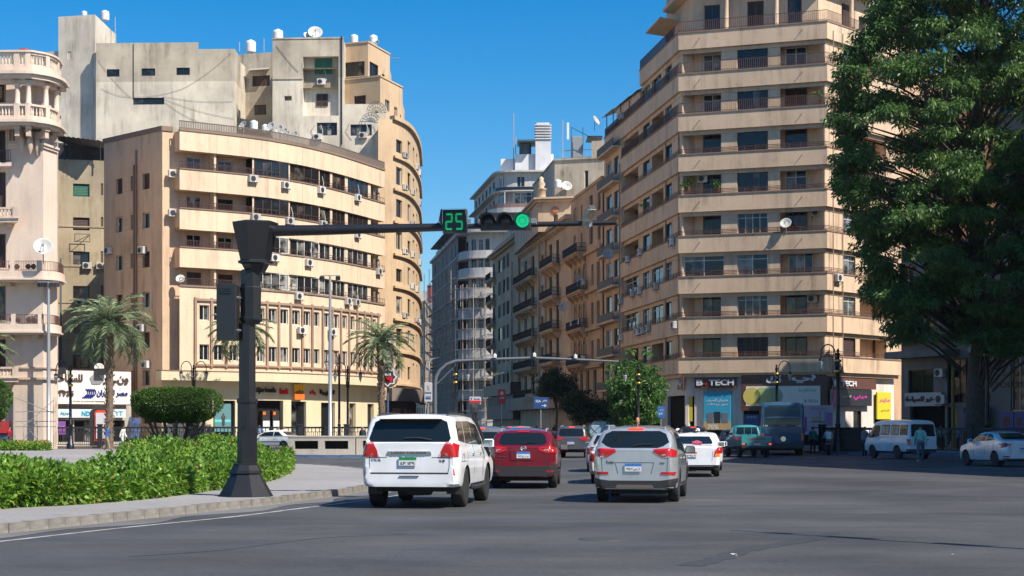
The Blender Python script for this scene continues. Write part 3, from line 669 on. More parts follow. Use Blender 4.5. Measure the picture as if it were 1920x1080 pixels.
bk_ = empty('rear_apartment_block', TR(X(1800,152),152), 'plain beige apartment block glimpsed through gaps of the big tree', 'building'); RB = Facade.px([(1672,150),(1790,150),(2000,141)], bk_)
fac_windows(RB, [(1+3.1*j, 2.5+3.1*j, 3+3.3*k, 4.8+3.3*k, ('dk1','alu2','sh2','blk1')[(j*3+k) % 4]) for j in range(int(RB.L/3.1)) for k in range(9)], BEI, 0, RB.L, 0, 34.5)
for k in range(9): RB.band('balcony', 5, RB.L-2, 2.6+3.3*k, 2.8+3.3*k, 0, .9, BEI)
mass([tuple(RB.at(0,-.6)), tuple(RB.at(RB.cu[1],-.6)), tuple(RB.at(RB.L,-.6)), (52,160), (36,162)], 0, 34.4, BEID, bk_, roof=ROOFM)
# ragged awning over the left roof terrace
pg = empty('terrace_pergola', TR(), 'dark ragged pergola on posts over the left roof terrace of the corner block', 'pergola')
mb = MB()
for i in range(9):
    a = C.at(U(1130+7.5*i), -.1+random.uniform(0,.3)); b = C.at(U(1138+7.5*i), -2.2); z0_ = Z(222-5.6*i, a.y)
    mb.grid([[(a.x,a.y,z0_),(a.x+.9,a.y-3.0,z0_+.35)],[(b.x,b.y,z0_+.7),(b.x+.9,b.y-2.6,z0_+1.0)]], False, False)
mb.build('awning_sheet', BLKM, pg)
mb = MB()
for px in (1134, 1146, 1160, 1176): a = C.at(U(px), -.2); mb.tube([(a.x,a.y,30),(a.x,a.y,Z(222-.75*(px-1130), a.y)+.3)], .05, 4)
mb.build('post', BLKM, pg)
# shops at street level
SHOPC = stucco('grey_shop_pier', (.62,.58,.54), .3); BROWN = mat('brown_fascia', (.115,.046,.032), .45, noise=.15)
v = [(U(1291,-.7), U(1302,-.7), .14, 3.9, 'hole'), (U(1322,-.7), U(1370,-.7), .14, 4.1, 'hole'), (U(1394,-.7), U(1424,-.7), .14, 2.9, 'hole'), (U(1426,-.7), U(1545,-.7), .14, 3.2, 'hole'), (U(1600,-.7), U(1615,-.7), .14, 2.7, 'blk1'), (U(1640,-.7), U(1670,-.7), .14, 4.1, 'hole'), (U(1252,-.7), U(1284,-.7), .14, 4.0, 'void', 1.5), (U(1196,-.7), U(1240,-.7), .14, 4.0, 'void', 1.5)]
fac_windows(C, v, SHOPC, uL, ue, .1, 5.75, out=-.7, name='shop_wall')
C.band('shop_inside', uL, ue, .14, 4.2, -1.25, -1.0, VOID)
def board(fc, px0, px1, py0, py1, o, m, label, cat='sign', name='shop_sign', th=.15):
    u0, u1 = fc.uof(px0, o), fc.uof(px1, o); d0 = fc.at(u0, o).y; z1_, z0_ = Z(py0, d0), Z(py1, d0)
    Mq = fc.M(u0, o, z0_); r = empty(name, Mq, label, cat); Lq = (fc.at(u1,o)-fc.at(u0,o)).length
    mb = MB(); mb.cbox(0, Lq, -th, 0, 0, z1_-z0_, .02); mb.build('panel', m, r, Mq); return r, Mq @ Matrix.Translation((0,-th-.004,0)), Lq, z1_-z0_
WL = mat('white_sign_letters', (.62,.65,.68), .4); RED = mat('red_dot', (.6,.01,.01), .4)
def btech(r, M, L, H):
    text('B', L*.16, H*.52, WL, M @ TR(L*.05,0,H*.23), r, depth=.05, bold=.04); text('TECH', L*.60, H*.52, WL, M @ TR(L*.35,0,H*.23), r, depth=.05, bold=.03)
    mb = MB(); mb.lathe([(H*.14,0),(H*.14,.05)], 12, M=M @ TR(L*.28,0,H*.42) @ Matrix.Rotation(R(90),4,'X')); mb.build('dot', RED, r)
r, M, L, H = board(C, 1303, 1381, 707, 728, -.45, BROWN, 'brown fascia reading B TECH over the blue fridge poster'); btech(r, M, L, H)
r, M, L, H = board(C, 1273, 1299, 709, 731, -.42, BROWN, 'small brown arabic fascia at the street corner of the electronics shop'); text('بي.تك', L*.8, H*.6, WL, M @ TR(L*.1,0,H*.2), r, depth=.04, ar=True, bold=.03)
r, M, L, H = board(C, 1390, 1551, 703, 770, -.42, BROWN, 'large brown shop board with white arabic letters and a printed banner above the bus'); text('بي', L*.28, H*.22, WL, M @ TR(L*.60,0,H*.76), r, depth=.04, ar=True, bold=.03); text('تك', L*.18, H*.26, WL, M @ TR(L*.30,0,H*.76), r, depth=.04, ar=True, bold=.03)
mb = MB(); mb.box(L*.06, L*.93, -.02, 0, H*.13, H*.68); mb.build('banner', mat('pale_banner', (.72,.70,.62), .5), r, M)
for i in range(3):
    mb = MB(); mb.lathe([(H*.25,0),(H*.25,.01)], 16, M=M @ TR(L*(.13+.13*i),-.02,H*.4) @ Matrix.Rotation(R(90),4,'X')); mb.build('printed_disc', [mat('yellow_print', (.6,.5,.12), .5), mat('lime_print', (.45,.5,.2), .5), mat('green_grey_print', (.25,.38,.25), .5)][i], r)
text('يضمن لك افضل خدمة', L*.2, H*.12, blkl, M @ TR(L*.68,-.022,H*.5), r, ar=True, depth=.002); text('B TECH', L*.15, H*.08, blkl, M @ TR(L*.75,-.022,H*.22), r, depth=.002)
r, M, L, H = board(C, 1557, 1640, 708, 728, -.42, BROWN, 'brown fascia reading B TECH over the pink advertising boards'); btech(r, M @ Matrix.Diagonal((.55,1,1,1)), L, H)
r, M, L, H = board(C, 1553, 1632, 729, 760, -.42, mat('black_banner', (.02,.02,.025), .4), 'black advertising board with a pink figure and white arabic words'); text('ميني', L*.33, H*.32, mat('magenta_print', (.55,.03,.30), .5), M @ TR(L*.55,0,H*.35), r, ar=True, depth=.004, bold=.03); text('جيب ميني', L*.2, H*.28, WL, M @ TR(L*.3,0,H*.4), r, ar=True, depth=.003)
mb = MB(); mb.poly([(L*.02,-.01,.02),(L*.09,-.01,H*.55),(L*.10,-.01,H*.9),(L*.17,-.01,H*.9),(L*.18,-.01,H*.55),(L*.26,-.01,.02),(L*.2,-.01,.02),(L*.14,-.01,H*.4),(L*.08,-.01,.02)]); mb.build('printed_figure', MAT['magenta_print'], r, M)
r, M, L, H = board(C, 1642, 1668, 735, 786, -.5, mat('yellow_poster', (.62,.52,.03), .5), 'yellow poster with magenta arabic words beside the white minivan', 'poster', 'shop_poster'); text('ماينر', L*.8, H*.2, MAT['magenta_print'], M @ TR(L*.1,0,H*.6), r, ar=True, depth=.003, bold=.03); text('تقدر تشتري', L*.6, H*.12, blkl, M @ TR(L*.25,0,H*.25), r, ar=True, depth=.003)
r, M, L, H = board(C, 1320, 1371, 734, 806, -.62, mat('blue_poster', (.03,.30,.48), .45), 'blue beach poster with three grey refrigerators on the electronics shop', 'poster', 'fridge_poster')
mb = MB(); mb.box(0, L, -.01, 0, 0, H*.22); mb.build('sand_print', mat('sand_print', (.42,.30,.15), .6), r, M)
mb = MB(); mb.box(0, L, -.008, 0, H*.22, H*.32); mb.build('sea_print', mat('sea_blue_print', (.03,.36,.45), .6), r, M)
for i in range(3):
    mb = MB(); mb.box(L*(.12+.27*i), L*(.12+.27*i)+L*.23, -.02, -.011, H*.18, H*(.44+.03*(i==1))); mb.build('printed_fridge', [mat('fridge_grey', (.14,.14,.17), .4), mat('fridge_black', (.02,.02,.025), .4)][i == 1], r, M)
text('مهرجان الصيف', L*.8, H*.09, WL, M @ TR(L*.1,0,H*.72), r, ar=True, depth=.003, bold=.02); text('مع بيتك', L*.78, H*.07, WL, M @ TR(L*.12,0,H*.62), r, ar=True, depth=.003, bold=.02); text('70%', L*.4, H*.12, WL, M @ TR(L*.15,-.011,H*.02), r, depth=.003, bold=.02)
r, M, L, H = board(C, 1508, 1560, 760, 815, -.38, mat('mauve_banner', (.42,.33,.42), .5), 'pale mauve advertising banner with shelves and figures right of the bus', 'banner', 'shop_banner')
for i, (a, b, c, e, cm) in enumerate([(.02,.10,.1,.6,'magenta_print'),(.78,.98,.3,.75,'mauve2'),(.25,.75,.22,.26,'k'),(.25,.75,.42,.45,'k'),(.55,.57,.25,.8,'k'),(.73,.75,.25,.8,'k'),(.3,.38,.45,.6,'y'),(.42,.5,.45,.62,'y'),(.3,.36,.26,.36,'y'),(.6,.7,.26,.4,'y')]):
    mb = MB(); mb.box(L*a, L*b, -.01, 0, H*c, H*e); mb.build('printed_shape', {'magenta_print': mat('plum_print', (.22,.04,.22), .5), 'mauve2': mat('violet_print', (.25,.15,.3), .5), 'k': blkl, 'y': mat('olive_print', (.35,.33,.08), .5)}[cm], r, M)
text('ميني مهرجان', L*.5, H*.12, blkl, M @ TR(L*.25,-.01,H*.83), r, ar=True, depth=.002)
r, M, L, H = board(C, 1396, 1424, 777, 800, -.62, mat('deep_blue_sign', (.01,.06,.22), .4), 'deep blue sign left of the bus with a white line', 'sign', 'small_shop_sign'); text('B TECH', L*.6, H*.18, WL, M @ TR(L*.2,0,H*.68), r, depth=.002)
r, M, L, H = board(C, 1291, 1299, 735, 790, -.9, mat('yellow_door_poster', (.55,.45,.03), .5), 'narrow yellow poster in the doorway left of the blue poster', 'poster', 'door_poster')
# air conditioners and dishes
for px, py in ((1298,337),): ac(C, U(px), Z(py,130), 'inside the fifth balcony recess of the corner block', -1.3)
for px, py in ((1266,463),): ac(C, U(px)-.4, Z(458,131.5), 'at the corner edge under the fourth balcony rail', .1)
ac(C, uc1-.5, Z(616,131.5), 'at the corner edge under the second balcony rail', .1)
for px, py in ((1523,567),): ac(C, U(px, -1.4), Z(566,128), 'high in the right recess of the second balcony', -1.3)
ac(C, U(1569), Z(528,128), 'on the sunny right face below the third balcony rail', .05)
for px, py in ((1180,492),(1203,479)): ac(C, U(px), Z(py, C.dof(px)), 'under the fourth balcony on the street face', .05)
for px, py in ((1167,570),(1189,556),(1202,552),(1233,543)): ac(C, U(px), Z(py, C.dof(px)), 'under the third balcony on the street face', .05)
for px, py in ((1167,638),(1199,629),(1208,626),(1218,622)): ac(C, U(px), Z(py, C.dof(px)), 'under the second balcony on the street face', .05)
ac(C, U(1530,-1.4), Z(404,128), 'in the right recess of the fourth balcony', -1.3); ac(C, U(1287,-1.4), Z(414,130), 'in the left recess of the fourth balcony', -1.3)
ac(C, U(1181,-.5), Z(215, C.dof(1181)), 'on the roof terrace of the corner block', .2); ac(C, U(1291,-1.4), Z(137,130), 'standing on the top balcony near the corner', -1.2); ac(C, U(1285,-1.3), Z(203,130), 'behind the sixth balcony rail near the corner', -1.2)
dish(TR(*C.at(U(1473),.15), Z(420,128)), .75, 'white satellite dish on the fourth balcony rail of the corner block', R(-20))
dish(TR(*C.at(U(1133),.9), Z(240,161)+.5), .9, 'small dark dish at the outer end of the roof terrace', R(60))
dish(TR(*C.at(U(1159),.9), Z(476,153)), 1.0, 'rusty brown dish on the street face of the corner block', R(-10))
# ---------------------------------------------------------------- buildings down the street, right-hand side
def SL(d): return 13.6 - .1476*(d-131)
def bracketed_balcony(fc, u0, u1, z, dp, wallm, railm, parent, corb=2, h=.95):
    fc.band('balcony', u0, u1, z-.16, z, 0, dp, wallm, parent); fc.band('balcony_moulding', u0+.1, u1-.1, z-.32, z-.163, 0, dp-.15, wallm, parent)
    for k in range(corb):
        mb = MB(); u = u0+.25+(u1-u0-.5)*k/max(corb-1,1); q = fc.M(u, 0, z-.32)
        mb.grid([[q @ Vector(p) for p in ((s,0,0),(s,-dp*.8,0),(s,-dp*.75,-.15),(s,-.15,-.65),(s,0,-.75))] for s in (-.12,.12)], False, False)
        for s in (-.12,.12): mb.poly([q @ Vector(p) for p in ((s,0,0),(s,-dp*.8,0),(s,-dp*.75,-.15),(s,-.15,-.65),(s,0,-.75))])
        mb.build('corbel', wallm, parent)
    mb = MB(); e = dp-.06
    us = fc.ub(u0+.05, u1-.05); 
    for zz in (z+h, z+h*.55, z+.1): mb.tube([(*fc.at(u0+.05,.05),zz)]+[(*fc.at(u,e),zz) for u in us]+[(*fc.at(u1-.05,.05),zz)], .025, 4)
    n = int((u1-u0)/.13)
    for i in range(n+1):
        q = fc.at(u0+.05+(u1-u0-.1)*i/n, e); mb.box(q.x-.018,q.x+.018,q.y-.018,q.y+.018,z,z+h)
    for uu in (u0+.05, u1-.05):
        for k in range(int(dp/.15)): q = fc.at(uu, .1+k*.15); mb.box(q.x-.018,q.x+.018,q.y-.018,q.y+.018,z,z+h)
    mb.build('balcony_rail', railm, parent)
BLKR = mat('black_balcony_rail', (.03,.028,.028), .6)
# arcaded building
ORN = stucco('orange_stone', (.53,.37,.235), .5); TANS = stucco('tan_stone', (.60,.45,.315), .5); TAND = stucco('tan_stone_shaded', (.40,.29,.195), .4)  # TAND is the tan stone with side-wall shade mixed into its colour
eb = empty('arcaded_building', TR(SL(169),169), 'orange stone building with rows of arched windows, behind the small street trees', 'building')
E_ = Facade([(SL(178.5),178.5),(SL(161.2),161.2)], eb); it = []
L_ = E_.L
for k, z in enumerate((1.0, 4.6)): it += [(L_*a, L_*(a+.1), z, z+2.6, 'dk1') for a in (.1,.3,.5,.72)]
arcs = []
for z in (8.1, 12.0, 16.0):
    for a in (.12,.27,.42): arcs.append((L_*a+.2, L_*a+1.35, z)); it.append((L_*a+.2, L_*a+1.35, z, z+2.0, 'blk2'))
    it += [(L_*.66, L_*.73, z, z+2.2, 'dk1'), (L_*.83, L_*.91, z, z+2.2, 'sh1')]
for z in (20.4, 23.4): it += [(L_*.08, L_*.17, z, z+2.0, 'cur2'), (L_*.33, L_*.38, z+.2, z+1.8, 'dk1'), (L_*.6, L_*.7, z, z+2.1, 'dk1'), (L_*.85, L_*.93, z, z+2.1, 'blk1')]
fac_windows(E_, it, ORN, 0, L_, 0, 26.3, reveal=.3)
for a, b, z in arcs:
    mb = MB(); q = E_.M((a+b)/2, .02, z+2.0); r = (b-a)/2
    mb.poly([q @ Vector((r*math.cos(t*math.pi/10), -.01, r*math.sin(t*math.pi/10))) for t in range(11)]); mb.build('arch_pane', GLASSD, eb)
    mb = MB(); mb.tube([q @ Vector(((r+.1)*math.cos(t*math.pi/10), -.04, (r+.1)*math.sin(t*math.pi/10))) for t in range(11)], .11, 5); mb.tube([q @ Vector((-r-.12,-.05,0)), q @ Vector((-r-.12,-.05,-2.2))], .1, 6); mb.tube([q @ Vector((r+.12,-.05,0)), q @ Vector((r+.12,-.05,-2.2))], .1, 6); mb.build('archivolt', ORN, eb)
for z in (7.6, 11.5, 15.5, 19.6): E_.band('cornice', 0, L_, z-.2, z+.1, 0, .35, ORN)
for z in (8.0, 11.8, 15.8): bracketed_balcony(E_, L_*.08, L_*.56, z, .9, ORN, BLKR, eb, 4)
bracketed_balcony(E_, L_*.02, L_*.5, 19.9, 1.1, ORN, BLKR, eb, 4)
E_.band('roof_edge', -.1, L_, 26.3, 26.6, -.2, .15, ORN)
mass([(SL(178.5)+.4,178.5),(SL(161.2)+.5,161.2),(26,166),(26,184)], 0, 26.2, ORN, eb, roof=ROOFM)
for u, z in ((.25,12.3),(.5,12.2),(.62,16.2),(.2,20.3),(.3,20.4),(.6,8.2)): ac(E_, L_*u, z, 'on the balconies of the arcaded building', .55)
dish(TR(*E_.at(L_*.02,.8), 14.6), 1.1, 'grey dish on the left end of the arcaded building', R(-30))
dish(TR(*E_.at(L_*.5,.9), 17.0), .8, 'dark dish above the arches of the arcaded building', R(30))
# upper storeys set back behind it
ub = empty('setback_roof_block', TR(12,196), 'pale bare concrete roof block with metal sheds above the orange building', 'building')
OLIVE = stucco('bare_concrete_warm', (.52,.455,.35), .6, patch=.15)
UB = Facade([(X(1000,218),218),(X(1040,197),197),(X(1136,195),195)], ub); q_ = UB.uof
fac_windows(UB, [(q_(1096),q_(1103),29,32.6,'dk1'),(q_(1048),q_(1056),27.5,29.5,'blk2')], OLIVE, 0, UB.L, 20, 34.0)
UB.band('roof_edge', 0, UB.L, 34, 34.2, -.2, .15, OLIVE); mass([(X(1000,218)+.5,218.3),(X(1040,197)+.5,197.3),(X(1136,195),195.4),(24,215)], 20, 33.9, OLIVE, ub, roof=ROOFM)
UB.band('parapet_block', q_(1108), UB.L, 34.2, 36.2, -5, -.2, OLIVE)
railing(UB, q_(1045), q_(1108), 34.2, -.4, 1.0, .6, GREYM)
sh = empty('rooftop_shed', TR(X(1090,200),200,34.2), 'grey metal shed with railings on the concrete roof block', 'shed'); mb = MB(); mb.cbox(X(1072,200),X(1092,200),199,202,34.2,37.4,.05); mb.build('shed_box', GREYM, sh)
mb = MB(); 
for a in (1071,1093): mb.tube([(X(a,198),198,34.2),(X(a,198),198,38.3)], .04, 4)
mb.tube([(X(1071,198),198,38.3),(X(1112,198),198,36.9)], .04, 4); mb.tube([(X(1060,198),198,35.4),(X(1125,198),198,35.6)], .04, 4); mb.box(X(1100,200),X(1128,200),198,202,37.1,37.25); mb.build('shed_frame', BLKM, sh)
# ornate tan building
fb = empty('ornate_tan_building', TR(SL(190),190), 'ornate tan building with bracketed balconies in the middle of the street', 'building')
F_ = Facade([(SL(215.5),215.5),(SL(178.6),178.6),(SL(178.6)+5.5,178.8)], fb); u_ = F_.uof; it = []; FL = [5.0,8.8,12.6,16.4,20.2,24.0]
for i, z in enumerate(FL[:-1]):
    for j, (a, b) in enumerate(((964,968),(983,988),(996,1002),(1014.5,1019),(1030,1035),(1043,1048))):
        st = ['dk1','sh2','dk1','grn2','dk1','blk1','sh2'][(i*3+j*2) % 7]; it.append((u_(a), u_(b), z+.1, z+(2.9 if j in (1,2,4,5) else 2.3), st))
    it.append((F_.cu[1]+1.0, F_.cu[1]+1.9, z+.3, z+2.4, 'dk1')); it.append((F_.cu[1]+3.4, F_.cu[1]+4.2, z+.1, z+2.6, 'alu1'))
fac_windows(F_, it, TANS, 0, F_.L, 0, 24.4, reveal=.3)
for z in FL[:-1]:
    bracketed_balcony(F_, u_(976), u_(1010), z, 1.1, TANS, BLKR, fb, 6)
    bracketed_balcony(F_, u_(1027), u_(1051), z, 1.2, TANS, BLKR, fb, 4); F_.band('string_course', 0, F_.L, z-.25, z-.05, 0, .12, TANS)
for px in (961, 974, 1012, 1024): F_.band('pilaster', u_(px)-.35, u_(px)+.35, 4.6, 24.2, 0, .28, TANS)
for z, o in ((24.1,.5),(24.4,.9),(24.65,.75)): F_.band('cornice', -.3, F_.L, z, z+.25, -.3, o, TANS)
mb = MB()
for k in range(34): q = F_.M(.6+F_.L*k/35, .45, 23.8); mb.box(-.12,.12,0,.4,0,.3,q)
mb.build('dentils', TANS, fb, kind='stuff')
for z in FL[:-1]:   # crusty consoles between the windows
    for px in (980, 993, 1006, 1028.5, 1040): mb = MB(); q = F_.M(u_(px), .0, z+2.6); mb.lathe([(.05,-.4),(.2,-.1),(.24,.25),(.1,.5)], 6, M=q); mb.build('console', TANS, fb)
mass([(SL(215.5)+.4,215.5),(SL(178.6)+.4,179.0),(SL(178.6)+8,179.0),(26,210)], 0, 24.5, TAND, fb, roof=ROOFM)
at_ = Facade([(X(965,214),214),(X(1009,190),190),(X(1076,189),189)], fb)
fac_windows(at_, [(at_.uof(1037), at_.uof(1046), 25.2, 26.4, 'hole')], TANS, 0, at_.L, 24.4, 28.2, reveal=.1)
for z, o in ((27.9,.35),(28.2,.6)): at_.band('cornice', -.2, at_.L, z, z+.22, -.2, o, TANS)
mass([(X(965,214)+.4,214.4),(X(1009,190)+.4,190.4),(X(1076,189),189.5),(22,212)], 24.4, 28.3, TAND, fb, name='attic_core', roof=ROOFM)
mb = MB(); q = at_.at(at_.cu[1]-.3, .1); mb.lathe([(.55,0),(.55,1.0),(.7,1.1),(.3,1.3),(.5,1.7),(.25,2.1),(.3,2.4),(.05,2.6)], 8, (q.x+.5,q.y,28.4)); mb.build('finial', TANS, fb)
mb = MB(); q = at_.M(at_.uof(1041), .05, 26.9); mb.lathe([(.001,0),(.42,0),(.44,.04),(.3,.06),(.001,.06)], 14, M=q @ Matrix.Rotation(R(90),4,'X')); mb.build('roundel', stucco('terracotta_roundel', (.45,.20,.10), .2), fb)
mb = MB(); mb.box(-.5,4.5,-.05,.05,0,.55); mb.build('balcony_end_panel', TANS, fb, F_.M(F_.cu[1]+.3, .35, 20.4))
for u, z in ((u_(998),20.3),(u_(979),16.5),(u_(1003),12.8),(u_(1045),12.8),(u_(984),8.9),(u_(1000),5.2)): ac(F_, u, z, 'on the balconies of the ornate tan building', .4)
cs = stucco('tan_canopy', (.42,.30,.21), .4); F_.band('shop_canopy', u_(968), F_.cu[1]-.5, 3.4, 5.0, 0, 1.5, cs)
r, M, L, H = board(F_, 985, 1006, 739, 754, 1.52, cs, 'raised dark arabic letters on the rounded tan shop canopy', 'sign', 'canopy_sign', .03); text('سوريال', L*.9, H*.8, mat('bronze_letters', (.09,.06,.04), .5), M, r, ar=True, depth=.03, bold=.04)
# grey brown building further on
gb = empty('grey_brown_building', TR(SL(228),228), 'plain grey brown office building between the tan building and the white curved one', 'building')
GBR = stucco('grey_brown_render', (.50,.355,.23), .5)
G_ = Facade([(SL(243),243),(SL(216.5),216.5),(SL(216.5)+4,216.6)], gb); u_ = G_.uof; it = []
for k in range(6):
    z = 6.6+3.35*k; it += [(u_(a), u_(b), z+.5, z+2.4, 'sh1' if (k+j) % 3 else 'dk1') for j, (a, b) in enumerate(((924,928),(934,940),(943,948),(950,955)))]
    if k in (0,1,2,3,4,5): bracketed_balcony(G_, u_(920.5), u_(930), z, .9, GBR, BLKR, gb, 2)
fac_windows(G_, it, GBR, 0, G_.L, 0, 26.6)
for z in (26.4, 26.7): G_.band('cornice', -.3, G_.L, z, z+.25, -.2, .5 if z < 26.5 else .9, GBR)
railing(G_, 0, G_.L, 26.95, .1, .9, .4, BLKR)
mass([(SL(243)+.4,243),(SL(216.5)+.4,217),(12,217),(14,243)], 0, 26.5, GBR, gb, roof=ROOFM); sb = Facade([(SL(243)+2,243),(SL(222)+2,222),(12,222)], gb)
fac_windows(sb, [(sb.cu[1]-6, sb.cu[1]-4.5, 27.6, 29.2, 'blk2'), (sb.cu[1]-12, sb.cu[1]-10, 27.6, 29.2, 'blk2')], OLIVE, 0, sb.L, 26.5, 30.6)
DBR = mat('dark_brown_cladding', (.05,.032,.027), .55, noise=.2)
G_.band('shop_fascia', 0, G_.L, 5.6, 7.2, 0, 1.4, DBR); mb = MB()
for k in range(12): q = G_.M(1+k*2.3, 1.42, 5.7); mb.box(-.1,.1,-.05,0,-1.6,-.1,q)
mb.build('fascia_fins', DBR, gb); r, M, L, H = board(G_, 924, 952, 700, 706, 1.45, DBR, 'faint metal letters on the dark brown shop fascia of the grey brown building', 'sign', 'fascia_sign', .03); text('مصر للطيران', L*.8, H, GOLD, M, r, ar=True, depth=.02)
G_.band('shop_screen', 1, G_.L-1, 2.2, 5.5, .9, 1.0, mat('brown_louvre', (.07,.045,.04), .6))
# white curved building under scaffolding, with its stepped upper storeys
ib = empty('white_curved_building', TR(-6,286), 'tall white building with curved corner balconies and scaffolding round its lower floors', 'building')
WHB = stucco('grey_white_render', (.50,.48,.45), .35, patch=.08); GRB = stucco('unfinished_grey_wall', (.20,.19,.185), .5, patch=.2)
cv = spline([(-9.7,288.5),(-9.3,285.3),(-8.0,282.9),(-5.6,281.6),(-2,281.2),(12,281)], 4)
I_ = Facade([(X(810,337),337)] + [(p.x,p.y) for p in cv], ib); uc = I_.cu[1]; u_ = I_.uof
FLI = [7.1,10.7,14.3,17.8,21.4,24.9,28.5,31.9]
it = []
for k, z in enumerate(FLI): it += [(5+7.6*j+(k%2)*.8, 5+7.6*j+(3.4 if (j+k)%2 else 2.2), z+.2, z+2.4, ('dk1','dk2','alu2')[(j*2+k) % 3]) for j in range(6)]
fac_windows(I_, it, GRB, 0, uc, 0, 35.4)
it = []
for k, z in enumerate(FLI): it += [(u_(a, -1.5), u_(b, -1.5), z, z+2.3, s) for a, b, s in ((872,878,'dk1'),(884,892,'blk1'),(897,906,'alu2'),(910,918,'blk1'))]
fac_windows(I_, it, WHB, uc, I_.L, 0, 36, out=-1.5, reveal=.2)
for k, z in enumerate(FLI):
    I_.band('curved_parapet', uc+.3, I_.L, z-1.25, z+.55 if k < 7 else z+.2, -.15, 0, WHB); I_.band('curved_slab', uc+.3, I_.L, z-1.2, z-.95, -1.5, .12, WHB)
    I_.band('floor_ledge', 0, uc, z-.5, z-.25, 0, .3, WHB if k > 4 else GRB)
I_.band('roof_terrace_edge', 0, I_.L, 35.3, 35.8, -1.6, .5, WHB); I_.band('awning', 6, uc-2, 37.6, 37.8, -2.5, .9, mat('dark_awning', (.05,.05,.05), .7))
fac_windows(I_, [(4+6*j, 4+6*j+2.6, 36, 37.4, 'blk1') for j in range(8)], GREYM, 0, uc, 35.8, 37.7, out=-.8)
pts = [(X(810,337)+1.6,337)] + [(I_.at(u,-1.75).x, I_.at(u,-1.75).y) for u in I_.ub(uc, I_.L)] + [(14,330)]
mass(pts, 0, 35.9, WHB, ib, roof=ROOFM)
cv = spline([(-2.7,291),(-1.6,288.9),(1.5,288),(8,288),(20,288.5)], 3)
H_ = Facade([(X(889,323),323)] + [(p.x,p.y) for p in cv], ib); u_ = H_.uof; uc = H_.cu[1]
it = [(uc+a, uc+a+w_, 40.7, 43.2, 'wht4') for a, w_ in ((.6,3.6),(4.6,4.2),(9.2,4.2))] + [(uc+a, uc+a+1.5, 44.2, 46.1, 'wht2') for a in (1,5,9,13)]
it += [(2+5*j, 4.2+5*j, z, z+1.9, 'blk2') for j in range(6) for z in (37, 40.8, 44.2)]
fac_windows(H_, it, WHB, 0, H_.L, 34, 46.8, reveal=.15)
H_.band('curved_balcony', uc-1.2, H_.L, 38.9, 40.3, 0, 1.7, WHB); H_.band('brown_panel', uc, H_.L, 40.3, 41.0, 1.5, 1.6, mat('rose_panel', (.22,.13,.11), .7)); H_.band('glass_rail', uc, H_.L, 43.5, 44.1, .9, .95, GLASS); H_.band('ledge', 0, H_.L, 43.3, 43.5, 0, 1.0, WHB)
H_.band('roof_overhang', 0, H_.L, 46.8, 47.1, -1, .9, WHB); H_.band('side_overhang', 0, uc, 43.2, 43.4, 0, 1.2, WHB)
mass([(X(889,323)+.6,323)] + [(H_.at(u,-.4).x, H_.at(u,-.4).y) for u in H_.ub(uc, H_.L)] + [(20,330)], 30, 46.9, WHB, ib, name='upper_core', roof=WHB)
WB = stucco('white_tower_paint', (.62,.63,.65), .15)
mb = MB(); mb.box(X(939,292),X(966,292),292,296,46.9,49.9); mb.box(X(966,291),X(1038,291),291,300,46.9,50.6); mb.box(X(1004,290),X(1033,290),290,294,46.9,53.0)
for k in range(6): mb.box(X(1003.5,290)-.05,X(1033.5,290)+.05,289.8,294.2,53.1+k*.5,53.3+k*.5)
mb.box(X(1006,290),X(1030,290),290.3,293.8,53,56.2); mb.build('white_roof_tower', WB, ib)
mb = MB(); mb.box(X(970,291),X(1004,291),289,295,52.6,52.9); mb.lathe([(1.1,50.7),(1.1,52.5)], 10, (X(985,291),292,0)); mb.build('roof_tank_shelter', mat('teal_grey', (.05,.09,.10), .6), ib)
mb = MB()
for px, z1_ in ((963,58.2),(967,54),(1055,57)): mb.tube([(X(px,292),292,47),(X(px,292),292,z1_)], .09, 4)
mb.build('antenna_mast', GREYM, ib); mb = MB(); 
mb.box(X(1063,292),X(1067,292),292,292.3,53.5,56.5); mb.build('antenna_panel', WHT, ib)
# tube scaffolding in front of it
sf = empty('scaffolding', TR(-10,290), 'rusty tube scaffolding round the lower floors of the white curved building', 'scaffolding')
SCM = mat('rusty_scaffold_tube', (.40,.31,.25), .6, noise=.3); sfl = Facade([(X(806,336)-1.2,336)] + [(I_.at(u,1.6).x, I_.at(u,1.6).y) for u in I_.ub(I_.cu[1], I_.cu[1]+14)])
for lay in (0, 1.1):
    mb = MB(); n = 30
    for i in range(n+1):
        u = sfl.L*i/n; q = sfl.at(u, -lay); top = 26 if u > sfl.L-12 else random.choice((26,29,31,33)); mb.tube([(q.x,q.y,.1),(q.x,q.y,top)], .06, 4, False)
    for k in range(15): mb.tube([(*sfl.at(u,-lay), 1.9+k*1.8) for u in sfl.ub(0, sfl.L)], .05, 4, False)
    for k in range(22):
        u = random.uniform(0, sfl.L-4); z = 1.9+random.randint(0,11)*1.8; mb.tube([(*sfl.at(u,-lay), z), (*sfl.at(u+3.4,-lay), z+3.6)], .05, 4, False)
    mb.build('tube_frame', SCM, sf, kind='stuff')
mb = MB()
for k in range(0, 14, 2):
    for j in range(8):
        u = random.uniform(0, sfl.L-5); sfl.addband(mb, u, u+4, 1.9+k*1.8, 1.96+k*1.8, -1.1, 0)
mb.build('scaffold_boards', mat('scaffold_board', (.25,.20,.14), .8), sf, kind='stuff')
